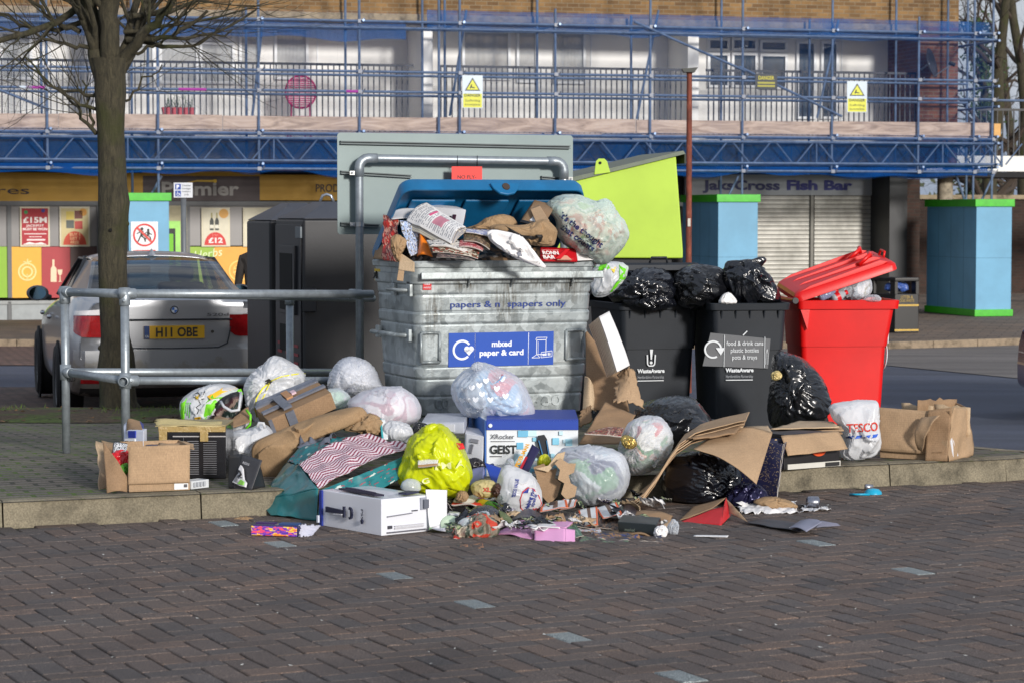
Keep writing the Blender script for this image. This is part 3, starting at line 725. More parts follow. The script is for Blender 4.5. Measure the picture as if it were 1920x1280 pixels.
ledger(.0,zpx(58)); ledger(SV,zpx(60,SV)); ledger(SV,zpx(146,SV)); ledger(SV,zpx(183,SV)); ledger(0,zpx(319),u1=uR-.1)
ledger(SV,zpx(320,SV))
# lattice beams, inner and outer
for v in(-.06,SV-.06):
 zt_,zb_=zpx(263,0),zpx(304,0);
 m_=LB(); m_.tube((uL,v,zt_),(uR+.12,v,zt_),.0242,8); m_.tube((uL,v,zb_),(uR+.12,v,zb_),.0242,8)
 spart(m_,'beam_chord')
 m_=LB(); x=uL+.1; i=0; h=zt_-zb_
 while x<uR:
  m_.tube((x,v,zt_),(x+.34,v,zb_),.015,6); m_.tube((x+.42,v,zb_),(x+.76,v,zt_),.015,6)
  if i%3==2:m_.tube((x+.82,v,zb_),(x+.82,v,zt_),.015,6)
  x+=.86; i+=1
 spart(m_,'beam_lattice')
 m_=LB()
 for e in(uR-.02,uR+.12):m_.tube((e,v,zb_-.05),(e,v,zt_+.05),.0242,8)
 spart(m_,'beam_end')
 # transoms tying both rows (also as the return at the right end)
for x in(88,296,485,674,862,1041,1219,1392,1560,1722,1826,1861):
 q=BP(x,200)
 for y in(50,254,315):m_=LB(); m_.tube((q.x+.05,-.15,zpx(y)+.05),(q.x+.05,SV+.15,zpx(y)+.05),.0242,7); spart(m_,'transom')
for y in(60,150,190,262,304):m_=LB(); m_.tube((uR-.02,-.2,zpx(y)),(uR-.02,SV+2.6,zpx(y)),.0242,7); spart(m_,'return_ledger')
# diagonal braces
def brace(x0,y0,x1,y1,v0=0,v1=0):
 a,b=BP(x0,y0,v0),BP(x1,y1,v1); m_=LB(); m_.tube((a.x,v0-.06,a.z),(b.x,v1-.06,b.z),.0242,8); spart(m_,'brace')
brace(1188,42,1396,134); brace(1384,126,1576,219); brace(-30,158,92,206)
brace(1233,20,1192,224,SV*.5,SV*.5); brace(873,20,842,218,SV*.5,SV*.5); brace(492,40,472,220,SV*.5,SV*.5); brace(1570,38,1530,222,SV*.5,SV*.5)
brace(1383,330,1362,372,.3,.3); brace(1862,325,1838,376,.3,.3); brace(1788,322,1806,376,.3,.3); brace(302,330,284,364,.3,.3)
for a_,b_ in(((1900,176),(1780,172)),):
 m_=LB(); q0,q1=BP(1990,190,.2),BP(1800,188,.2); m_.tube((q0.x,.2,q0.z),(q1.x,.2,q1.z),.0242,8); spart(m_,'ledger')
 # couplers
m_=LB()
for x in(88,296,485,674,862,1041,1219,1392,1560,1722,1826,1861):
 q=BP(x,200)
 for y in(46,139,176,254,319):
  z=zpx(y); m_.box(q.x-.036,q.x+.036,-.08,.03,z-.032,z+.032); m_.tube((q.x+.05,-.07,z-.02),(q.x+.09,-.07,z+.05),.012,5)
spart(m_,'couplers',M((120,122,128),.5,.5,name='coupler_steel'))['kind']='stuff'
# coloured tube bands and tape marks
for x0,x1,y,c in((48,86,168,(170,50,150)),(334,386,171,(170,50,150)),(648,672,175,(170,50,150)),(36,60,172,(210,220,230))):
 a,b=BP(x0,y),BP(x1,y); m_=LB(); m_.tube((a.x,-.05,zpx(176)),(b.x,-.05,zpx(176)),.0262,8); spart(m_,'tape',M(c,.5,name='tape'))
 # toe boards and decking
M_WOOD=None
m,t,b,o_=newmat('scaffold_board'); co=coords(t,scale=(1,1,6)); n=nd(t,'ShaderNodeTexNoise',Scale=1.3,Detail=7,Roughness=.65,Distortion=1.2); t.links.new(co,n.inputs[0])
t.links.new(ramp(t,n.outputs[0],[(.3,C(126,108,96)),(.55,C(188,166,150)),(.75,C(206,190,176))]),b.inputs['Base Color']); b.inputs['Roughness'].default_value=.85; bump(t,b,n.outputs[0],.3,.01)
M_WOOD=m
xs=[-120,110,418,819,1194,1560,1862]
for i,(a_,b_)in enumerate(zip(xs,xs[1:])):
 a,b=BP(a_,230),BP(b_,230); m_=LB(); k=(i%2)*.012
 m_.box(a.x+.004,b.x-.004,.03+k*2,.068+k*2,zpx(248),zpx(222.5)+k); spart(m_,'toe_board',M_WOOD,bevel=.004)
m_=LB()
for i in range(5):m_.box(uL,uR,.1+i*.24,.1+i*.24+.225,zpx(252),zpx(249));
spart(m_,'deck_boards',M_WOOD)
a=BP(1864,230); m_=LB(); m_.box(a.x,a.x+.14,-.0,.05,zpx(248),zpx(223)); spart(m_,'board_end',M((206,160,100),.8,name='new_timber'))
# blue debris net
def netmat(name,dens,rgb):
 m,t,b,o=newmat(name); t.nodes.remove(b); tr=t.nodes.new('ShaderNodeBsdfTransparent'); df=t.nodes.new('ShaderNodeBsdfDiffuse'); tl=t.nodes.new('ShaderNodeBsdfTranslucent')
 df.inputs[0].default_value=C(*rgb); tl.inputs[0].default_value=C(*rgb); tr.inputs[0].default_value=(.98,.99,1,1)
 mx=t.nodes.new('ShaderNodeMixShader'); mx.inputs[0].default_value=.4; t.links.new(df.outputs[0],mx.inputs[1]); t.links.new(tl.outputs[0],mx.inputs[2])
 n=nd(t,'ShaderNodeTexNoise',Scale=1.5,Detail=5,Roughness=.6); t.links.new(coords(t,scale=(1,1,.35)),n.inputs[0])
 mr=t.nodes.new('ShaderNodeMapRange'); mr.inputs[1].default_value=.3; mr.inputs[2].default_value=.7; mr.inputs[3].default_value=dens*.6; mr.inputs[4].default_value=min(1,dens*1.4)
 t.links.new(n.outputs[0],mr.inputs[0]); m2=t.nodes.new('ShaderNodeMixShader'); t.links.new(mr.outputs[0],m2.inputs[0]); t.links.new(tr.outputs[0],m2.inputs[1]); t.links.new(mx.outputs[0],m2.inputs[2])
 t.links.new(m2.outputs[0],o.inputs[0]); return m
N1=netmat('blue_net',.075,(44,106,184)); N2=netmat('blue_net_doubled',.5,(26,80,140))
def net(x0,y0,x1,y1,v,mat,amp=.03,nu=90,nv=8,name='net',sag=0):
 a,b=BP(x0,y1,v),BP(x1,y0,v); vs=[]; m_=LB()
 for j in range(nv+1):
  for i in range(nu+1):
   u=a.x+(b.x-a.x)*i/nu; z=a.z+(b.z-a.z)*j/nv
   p=noise.noise(Vector((u*1.2,z*.5,v*3)))*amp*2+noise.noise(Vector((u*4,z*1.2,v+5)))*amp*.6
   s_=sag*noise.noise(Vector((u*.9,3,v)))if j==0 else 0
   vs.append((u,v+p,z+s_))
 m_.add(vs,[(j*(nu+1)+i,j*(nu+1)+i+1,(j+1)*(nu+1)+i+1,(j+1)*(nu+1)+i)for j in range(nv)for i in range(nu)])
 return spart(m_,name,mat,smooth=True)
net(-60,48,1862,252,-.16,N1)
net(-60,253,1862,322,.14,N2,.04,sag=.25)
net(-60,254,1862,321,-.15,N1,.03)
net(-60,46,760,60,.02,netmat('net_roll',.5,(44,104,176)),.05,nv=3,sag=.1)
net(800,42,1862,58,.02,netmat('net_roll2',.5,(44,104,176)),.05,nv=3,sag=.15)
net(-60,315,1850,323,-.02,netmat('net_hem',.7,(24,84,160)),.06,nv=3,sag=.15)
# net on the return at the right end
m_=LB(); vs=[]
for j in range(9):
 for i in range(13):
  v=.1+2.8*i/12; z=zpx(318)+(zpx(60)-zpx(318))*j/8; vs.append((uR-.12+.08*noise.noise(Vector((v*2,z,2))),v,z))
m_.add(vs,[(j*13+i,j*13+i+1,(j+1)*13+i+1,(j+1)*13+i)for j in range(8)for i in range(12)]); spart(m_,'net',N1,smooth=True)
# signs on the scaffold
def danger(label,x0,y0,x1,y1,tilt=0):
 q=BP((x0+x1)/2,y1,-.1); t_=bthing('warning_sign',label,'sign',q.x,-.12,q.z)
 a,b=BP(x0,y1,-.12),BP(x1,y0,-.12); m_=LB(); m_.box(a.x,b.x,-.12,-.115,a.z,b.z); bo=m_.build('board',M((206,216,222),.4,var=.03,bmp=0,name='sign_white'),t_)
 f=Face(BW(a.x,-.12,a.z),BD*(b.x-a.x),Vector((0,0,b.z-a.z)),bo,off=.002); w,h=f.w,f.h; ye=(226,222,60)
 f.poly([(w*.12,h*.53),(w*.88,h*.53),(w*.5,h*.93)],(40,44,40),'emblem',lv=1); f.poly([(w*.2,h*.56),(w*.8,h*.56),(w*.5,h*.87)],ye,'emblem',lv=2)
 f.line([(w*.38,h*.6),(w*.46,h*.72),(w*.42,h*.64),(w*.6,h*.62)],w*.05,(40,44,40),'emblem',lv=3)
 f.rect(w*.04,h*.02,w*.96,h*.44,ye,'print',lv=1)
 f.text('DANGER',w*.5,h*.35,h*.09,(30,34,30),w=w*.8,center=True,bold=.02,lv=3)
 f.text('Scaffolding',w*.5,h*.2,h*.07,(40,44,30),w=w*.74,center=True,lv=3); f.text('incomplete',w*.5,h*.08,h*.07,(40,44,30),w=w*.74,center=True,lv=3)
danger('white and yellow scaffold danger sign, the left one above the grey board',867,142,905,203)
danger('white and yellow scaffold danger sign, the right one near the satellite dish',1588,153,1626,211)
q=BP(1437,168,.2); t_=bthing('notice','small black notice with yellow danger lettering hung behind the diagonal tube','sign',q.x,-.09,q.z)
a,b=BP(1416,168,-.08),BP(1457,139,-.08); m_=LB(); m_.box(a.x,b.x,-.085,-.08,a.z,b.z); bo=m_.build('board',M((18,20,18),.5,name='black_board'),t_)
f=Face(BW(a.x,-.085,a.z),BD*(b.x-a.x),Vector((0,0,b.z-a.z)),bo,off=.002); f.text('DANGER',f.w*.5,f.h*.62,f.h*.24,(210,196,40),w=f.w*.72,center=True,bold=.02)
f.rect(f.w*.1,f.h*.36,f.w*.9,f.h*.48,(170,160,40)); f.rect(f.w*.1,f.h*.16,f.w*.9,f.h*.28,(170,160,40))
# ---- blue hoarding boxes round the scaffold feet
BL=M((100,158,190),.5,var=.14,vs=1.1,bmp=.05,name='blue_hoarding'); GR=M((58,176,24),.45,var=.14,bmp=.05,name='green_hoarding')
def hoard(label,x0,x1,ytop,v0,depth,grb=True):
 a,b=BP(x0,500,v0),BP(x1,500,v0); zt_=BP((x0+x1)/2,ytop,v0).z; zb_=zt+.004
 t_=bthing('hoarding_box',label,'hoarding',(a.x+b.x)/2,v0+depth/2,zb_)
 m_=LB(); m_.box(a.x+.02,b.x-.02,v0+.02,v0+depth-.02,zb_+.12,zt_-.13); bo=m_.build('panels',BL,t_,bevel=.006)
 m_=LB(); m_.box(a.x-.02,b.x+.02,v0-.02,v0+depth+.02,zt_-.14,zt_); m_.build('top_band',GR,t_,bevel=.006)
 m_=LB(); m_.box(a.x-.01,b.x+.01,v0-.01,v0+depth+.01,zb_,zb_+.13); m_.build('bottom_band',GR,t_,bevel=.006)
 for zz_ in(zb_+.13+(zt_-zb_-.27)*.5,):m_=LB(); m_.box(a.x+.018,b.x-.018,v0+.018,v0+depth-.018,zz_,zz_+.006); m_.build('joint',M((70,110,134),.7,name='joint_blue'),t_)
 for k in range(3):
  yy=v0+depth*(k+1)/4; m_=LB(); m_.box(a.x+.017,a.x+.03,yy,yy+.006,zb_+.13,zt_-.14); m_.build('joint',M((70,110,134),.7,name='joint_blue'),t_)
 return t_,bo,a.x,b.x,zt_
t1=hoard('blue hoarding box with green bands and a no children sign, behind the silver car',240,320,362,-.35,1.9)
hoard('blue hoarding box with green top band in the middle, beside the rusty post',1345,1423,365,-.35,2.1)
hoard('blue hoarding box with green bands standing at the right end of the shops',1829,1899,374,-.35,2.3)
t_=bthing('prohibition_sign','white sign with red circle over two running children on the left hoarding box','sign',BP(270,474,-.36).x,-.36,zat(270,474,-.36))
o,f=slab(t_,246,416,296,478,-.345,.008,M((226,226,228),.5,var=.02,bmp=0,name='sign_white2'),'board'); f.off=.003
g=pxf(f,246,416,296,478,-.345); c_=g(271,441); f.ring(c_[0],c_[1],.2,.03,(206,44,40),lv=4)
f.line([(c_[0]-.125,c_[1]+.125),(c_[0]+.125,c_[1]-.125)],.035,(206,70,60),'emblem',lv=5)
for dx,s_ in((-.045,1),(.065,.8)):
 bx,by=c_[0]+dx,c_[1]+.02; f.disc(bx,by+.085*s_,.028*s_,(28,28,30),'emblem',lv=2)
 f.poly([(bx-.03*s_,by-.03*s_),(bx+.03*s_,by-.03*s_),(bx+.03*s_,by+.05*s_),(bx-.02*s_,by+.06*s_)],(28,28,30),'emblem',lv=2)
 f.line([(bx-.09*s_,by+.0),(bx-.02*s_,by+.04*s_),(bx+.08*s_,by-.02*s_)],.018*s_,(28,28,30),'emblem',lv=2); f.line([(bx-.07*s_,by-.14*s_),(bx-.02*s_,by-.03*s_),(bx+.04*s_,by-.07*s_),(bx+.06*s_,by-.14*s_)],.022*s_,(28,28,30),'emblem',lv=2)
p0_,p1_=g(248,476),g(294,469); f.rect(p0_[0]+.02,p0_[1],p1_[0]-.02,p1_[1],(206,50,44)); f.text('Children must',c_[0],p0_[1]+.015,.045,(235,235,235),w=.4,center=True,lv=3)
# ---- far right: brick and trees background handled in vegetation
# ================================================================= trees
def bark(name,c1,c2,mossy=True):
 m,t,b,o=newmat(name); co=coords(t,scale=(1,1,.22)); n=nd(t,'ShaderNodeTexNoise',Scale=34,Detail=8,Roughness=.75,Distortion=.6); t.links.new(co,n.inputs[0])
 c=ramp(t,n.outputs[0],[(.3,C(*c1)),(.7,C(*c2))])
 n2=nd(t,'ShaderNodeTexNoise',Scale=3.2,Detail=5); t.links.new(coords(t),n2.inputs[0])
 f=ramp(t,n2.outputs[0],[(.5,(0,0,0,1)),(.66,(1,1,1,1))])
 t.links.new(mixc(t,f,c,C(58,60,30))if mossy else c,b.inputs['Base Color']); b.inputs['Roughness'].default_value=.95
 p=bump(t,b,n.outputs[0],1.0,.02)
 v=nd(t,'ShaderNodeTexVoronoi',Scale=60); t.links.new(coords(t),v.inputs[0]); bump(t,b,v.outputs[0],.4,.005,p); return m
M_BARK=bark('bark',(32,30,23),(84,78,60))
def limb(mb,r,p,d,rad,length,depth,spread=.5,taper=.55,seg=7,up=.1,wig=.12,kids=(2,4),minr=.0015,budget=[0]):
 pts=[p.copy()]; rs=[rad]; d=d.normalized()
 for i in range(seg):
  d=(d+Vector((r.gauss(0,wig),r.gauss(0,wig),r.gauss(0,wig)+up*.3))).normalized()
  pts.append(pts[-1]+d*length/seg); rs.append(rad*(1-(1-taper*.5)*(i+1)/seg))
 mb.path(pts,rs,7 if rad>.02 else(5 if rad>.006 else 3),cap=False)
 if depth<=0:return
 for k in range(r.randint(*kids)):
  i=r.randint(max(1,seg//3),seg); q=pts[i]
  dd=(pts[i]-pts[i-1]).normalized(); side=dd.cross(Vector((r.gauss(0,1),r.gauss(0,1),r.gauss(0,1)))).normalized()
  limb(mb,r,q,dd+side*r.uniform(spread*.7,spread*1.5),rs[i]*r.uniform(.45,.75),length*r.uniform(.5,.8),depth-1,spread,taper,max(4,seg-1),up,wig*1.15,kids)
def street_tree():
 Y=18.4; b=P(222,772,Y); t_=thing('street_tree','bare leafless street tree with thick dark trunk beside the silver car','tree',b)
 mb=MB(); prof=[(226,778,46),(224,768,38),(221,752,33),(220,720,33),(219,690,36),(219,662,33),(216,630,27),(214,590,26),(212,540,26),(211,500,27),(211,450,27.5),(212,405,28),(213,380,30),(211,350,27),(210,300,26.5),(208,250,25.5),(207,215,27),(207,180,29),(206,140,30),(204,110,34)]
 vs=[]; N=28
 for i,(x,y,w)in enumerate(prof):
  c=P(x,y,Y); rr=w/sc(Y)
  for k in range(N):
   a=2*math.pi*k/N; n_=1+.07*noise.noise(Vector((math.cos(a)*1.6,math.sin(a)*1.6,c.z*3)))+.05*noise.noise(Vector((math.cos(a)*4,math.sin(a)*4,c.z*9)))
   if i<3:n_+=.12*max(0,math.sin(a*3+1))
   vs.append(c+Vector((math.cos(a)*rr*n_,math.sin(a)*rr*n_,0)))
 fs=[(i*N+k,i*N+(k+1)%N,(i+1)*N+(k+1)%N,(i+1)*N+k)for i in range(len(prof)-1)for k in range(N)]
 mb.add(vs,fs)
 tr=mb.build('trunk',M_BARK,t_,smooth=True)
 mb=MB()
 for(x,y,r_)in((196,672,9),(189,652,6),(236,420,7),(240,660,8)):
  c=P(x,y,Y-.02); mb.lathe([(0,-r_/247),(r_/247*.8,-r_/247*.55),(r_/247,0),(r_/247*.75,r_/247*.6),(0,r_/247)],12,c,(0,0,1))
 mb.build('burr',M_BARK,tr,smooth=True)
 c=P(207,432,Y-.118); mb=MB(); mb.lathe([(0,.012),(.010,.01),(.014,0)],12,c,(0,-1,0)); o=mb.build('knot_hole',M((12,10,8),.9,name='hole'),tr);
 r=random.Random(11); U=1/sc(Y)
 def L(x0,y0,x1,y1,rad0,rad1,dy=0,depth=3,seed=0,name='limb'):
  r=random.Random(seed); m_=MB(); a,b=P(x0,y0,Y),P(x1,y1,Y); b.y+=dy; n=9; pts=[]; rs=[]
  bow=Vector((0,0,-.12*(b-a).length if abs(x1-x0)>abs(y1-y0)else 0))
  for i in range(n+1):
   t=i/n; q=a.lerp(b,t)+bow*math.sin(math.pi*t)+Vector((r.gauss(0,.012),r.gauss(0,.02),r.gauss(0,.012)))*(1 if 0<i<n else 0); pts.append(q); rs.append((rad0+(rad1-rad0)*t)*U*.88)
  m_.path(pts,rs,10,cap=False)
  for k in range(6):
   i=r.randint(2,n); d=(pts[i]-pts[i-1]).normalized(); side=d.cross(Vector((r.gauss(0,1),r.gauss(0,1),r.gauss(0,1)))).normalized()
   limb(m_,r,pts[i],d+side*r.uniform(.5,1.1),rs[i]*.42,r.uniform(.5,1.0),depth,.6,kids=(2,3))
  return m_.build(name,M_BARK,t_,smooth=True)
  # main limbs leaving the fork
 L(196,150,140,-60,21,14,.2,2,1); L(208,150,214,-80,22,18,-.1,1,2); L(222,140,300,-60,13,9,.2,3,3); L(232,110,345,-10,13,6,-.3,3,4)
 L(226,120,262,-70,9,7,.3,2,5); L(178,90,130,-50,12,8,-.2,2,16); L(200,95,182,-40,6,4,.2,2,6)
 L(240,75,395,25,7,3,-.2,2,7); L(262,78,430,52,5,2,.2,2,8); L(150,10,-60,75,8,5,-.3,3,9); L(250,97,330,60,4,2,0,2,10)
 L(180,250,112,165,4.5,2,-.1,2,12); L(180,252,150,150,4,2,.1,3,13); L(180,205,60,110,4,1.6,-.3,3,14); L(178,180,20,100,4,1.5,.3,3,15)
 L(236,190,300,120,3,1.2,.1,2,17); L(160,40,-20,20,6,3,.3,3,18); L(232,60,470,10,5,2,.4,3,19); L(170,90,40,40,5,2,-.1,3,20); L(150,60,30,-30,6,3,.1,3,21); L(250,30,420,-40,6,3,0,3,22)
street_tree()
# ---- far bare trees on the right with some ivy
def far_tree(label,px,Y,h,seed,ivy=False,lean=0):
 r=random.Random(seed); x=(px-960)/FOC*Y; z0=gz(Y); t_=thing('bare_tree',label,'tree',(x,Y,z0),group=None)
 m_=MB(); base=Vector((x,Y,z0)); pts=[base];
 for i in range(8):pts.append(pts[-1]+Vector((r.gauss(lean,.12),r.gauss(0,.1),h/9)))
 m_.path(pts,[.24-.02*i for i in range(9)],9); m_.build('trunk',M_BARK,t_,smooth=True)
 m_=MB()
 for k in range(13):
  i=r.randint(2,8); a=r.uniform(0,6.28); d=Vector((math.cos(a),math.sin(a)*.7,r.uniform(.3,1)))
  limb(m_,r,pts[i],d,.1-.006*i,h*r.uniform(.2,.34),4,.55,kids=(2,4),wig=.16)
 m_.build('crown',M((66,56,48),.95,name='twigs'),t_)
 if ivy:
  m_=MB()
  for k in range(2600):
   i=r.randint(0,7); p=pts[i].lerp(pts[i+1],r.random())+Vector((r.gauss(0,.3),r.gauss(0,.3),r.gauss(0,.2))); u=Vector((r.gauss(0,1),r.gauss(0,1),r.gauss(0,1))).normalized()*.07; w=u.orthogonal().normalized()*.05
   m_.add([p-u,p-w,p+u,p+w],[(0,1,2,3)])
  m_.build('ivy',M((52,70,34),.7,var=.4,vs=3,bmp=0,name='ivy'),t_)
far_tree('tall bare tree at the right edge behind the scaffolding',1865,62,10.5,3)
far_tree('bare tree with dark branches leaning into the right edge',1945,66,11,4,lean=-.15)
far_tree('smaller bare ivy-clad tree seen just right of the brick pier',1820,75,9,5,ivy=True)
far_tree('farthest pale bare tree between the pier and the scaffold end',1890,95,13,6)
# distant hedge and woodland strip behind everything (unresolved mass)
m_=MB(); r=random.Random(9)
for k in range(9000):
 x=r.uniform(12,60); z=abs(r.gauss(0,1.5)); p=Vector((x,104+r.uniform(-3,3),-.7+z)); u=Vector((r.gauss(0,1),r.gauss(0,1),r.gauss(0,1))).normalized()*.22; w=u.orthogonal().normalized()*.16
 m_.add([p-u,p-w,p+u,p+w],[(0,1,2,3)])
tag(m_.build('far_hedge',M((70,76,56),.9,var=.4,vs=.6,bmp=0,name='far_hedge')),'dull green far hedge massed behind the shops on the right','hedge',kind='stuff')
# ================================================================= world clouds, street furniture
def gpt(px,py,z=None):
 """pixel on the island top / ground"""
 if z is not None:return PZ(px,py,z)
 z=.12
 for _ in range(5):p=PZ(px,py,z); z=it(p.y)
 return p
M_RAIL=M((150,158,164),.42,.55,var=.16,vs=30,bmp=.15,bs=200,name='galvanised_rail')
RR=.0242
# tubular guard rail round the island
def rail():
 A=P(123,700,14.0); A.z=it(14.0); B=P(235,700,13.4); B.z=it(13.4)
 t_=thing('guard_rail','grey tubular guard rail of two rails on the island beside the tree','railing',A)
 def post(p,zt_,n='post'):m_=MB(); m_.tube((p.x,p.y,p.z),(p.x,p.y,zt_),RR,16); return m_.build(n,M_RAIL,t_,smooth=True)
 zA,zB=P(123,548,14.0).z,P(235,551,13.4).z; lA,lB=P(123,697,14).z,P(235,713,13.4).z
 post(A,zA); post(B,zB)
 C1=P(682,552,14.35); C2=P(700,713,14.3)
 c3=P(543,560,15.6); c3b=P(543,700,15.6)
 m_=MB(); m_.path([(A.x,A.y,zA),(B.x,B.y,zB)],RR,16); m_.build('top_rail',M_RAIL,t_,smooth=True)
 m_=MB(); m_.path([(B.x,B.y,zB),C1+Vector((.05,.02,0))],RR,16); m_.build('top_rail',M_RAIL,t_,smooth=True)
 m_=MB(); m_.path([(A.x,A.y,lA),(B.x,B.y,lB)],RR*.95,16); m_.build('lower_rail',M_RAIL,t_,smooth=True)
 m_=MB(); m_.path([(B.x,B.y,lB),C2],RR*.95,16); m_.build('lower_rail',M_RAIL,t_,smooth=True)
 D=P(700,697,16.0); m_=MB(); m_.path([(A.x,A.y,lA),D],RR*.95,16); m_.build('lower_rail',M_RAIL,t_,smooth=True)
 m_=MB(); E=P(700,560,15.9); m_.path([(A.x,A.y,zA),(E.x,E.y,E.z)],RR,16); m_.build('top_rail',M_RAIL,t_,smooth=True)
 m_=MB(); m_.tube((c3.x,c3.y,it(15.6)),(c3.x,c3.y,c3.z-.0),RR,16); m_.build('post',M_RAIL,t_,smooth=True)
 # fittings
 def fit(p,d1,d2,l=.065,r=.031):
  m_=MB(); d1=Vector(d1).normalized(); d2=Vector(d2).normalized()
  m_.lathe([(0,-.035),(r,-.033),(r,l-.004),(r-.003,l),(RR,l)],18,p,d1); m_.lathe([(0,-.035),(r*.98,-.033),(r*.98,l-.004),(r-.003,l),(RR,l)],18,p,d2)
  m_.lathe([(.008,0),(.008,.006),(0,.006)],8,Vector(p)+d1*.04+Vector((0,-r,0)),(0,-1,0))
  m_.build('fitting',M_RAIL,t_,smooth=True)
 a=Vector((A.x,A.y,zA)); b=Vector((B.x,B.y,zB)); fit(a,(0,0,-1),b-a); fit(b,(0,0,-1),C1-b)
 a2=Vector((A.x,A.y,lA)); b2=Vector((B.x,B.y,lB))
 for p in(a2,b2):m_=MB(); m_.lathe([(RR,-.045),(.032,-.043),(.032,.043),(RR,.045)],18,p); m_.build('fitting',M_RAIL,t_,smooth=True)
 fit(b2,C2-b2,(0,-1,0),.075); m_=MB(); m_.lathe([(RR,0),(.031,.002),(.031,.07),(RR,.072)],16,a2,b2-a2); m_.build('fitting',M_RAIL,t_,smooth=True)
 m_=MB(); m_.lathe([(RR,0),(.031,.002),(.031,.075),(RR,.077)],16,C1-(C1-b).normalized()*.1,C1-b); m_.build('fitting',M_RAIL,t_,smooth=True)
 m_=MB(); m_.lathe([(RR,-.04),(.031,-.038),(.031,.01),(RR,.012)],16,c3,(0,0,1)); m_.build('fitting',M_RAIL,t_,smooth=True)
 # wire offcut
 m_=MB(); w=a2+Vector((.02,-.03,-.03)); m_.path([w+Vector((.012*math.cos(i*.9)+i*.002,0,.012*math.sin(i*.9)-.01))for i in range(16)],.0015,4); m_.build('wire',M_BLACK,t_)
rail()
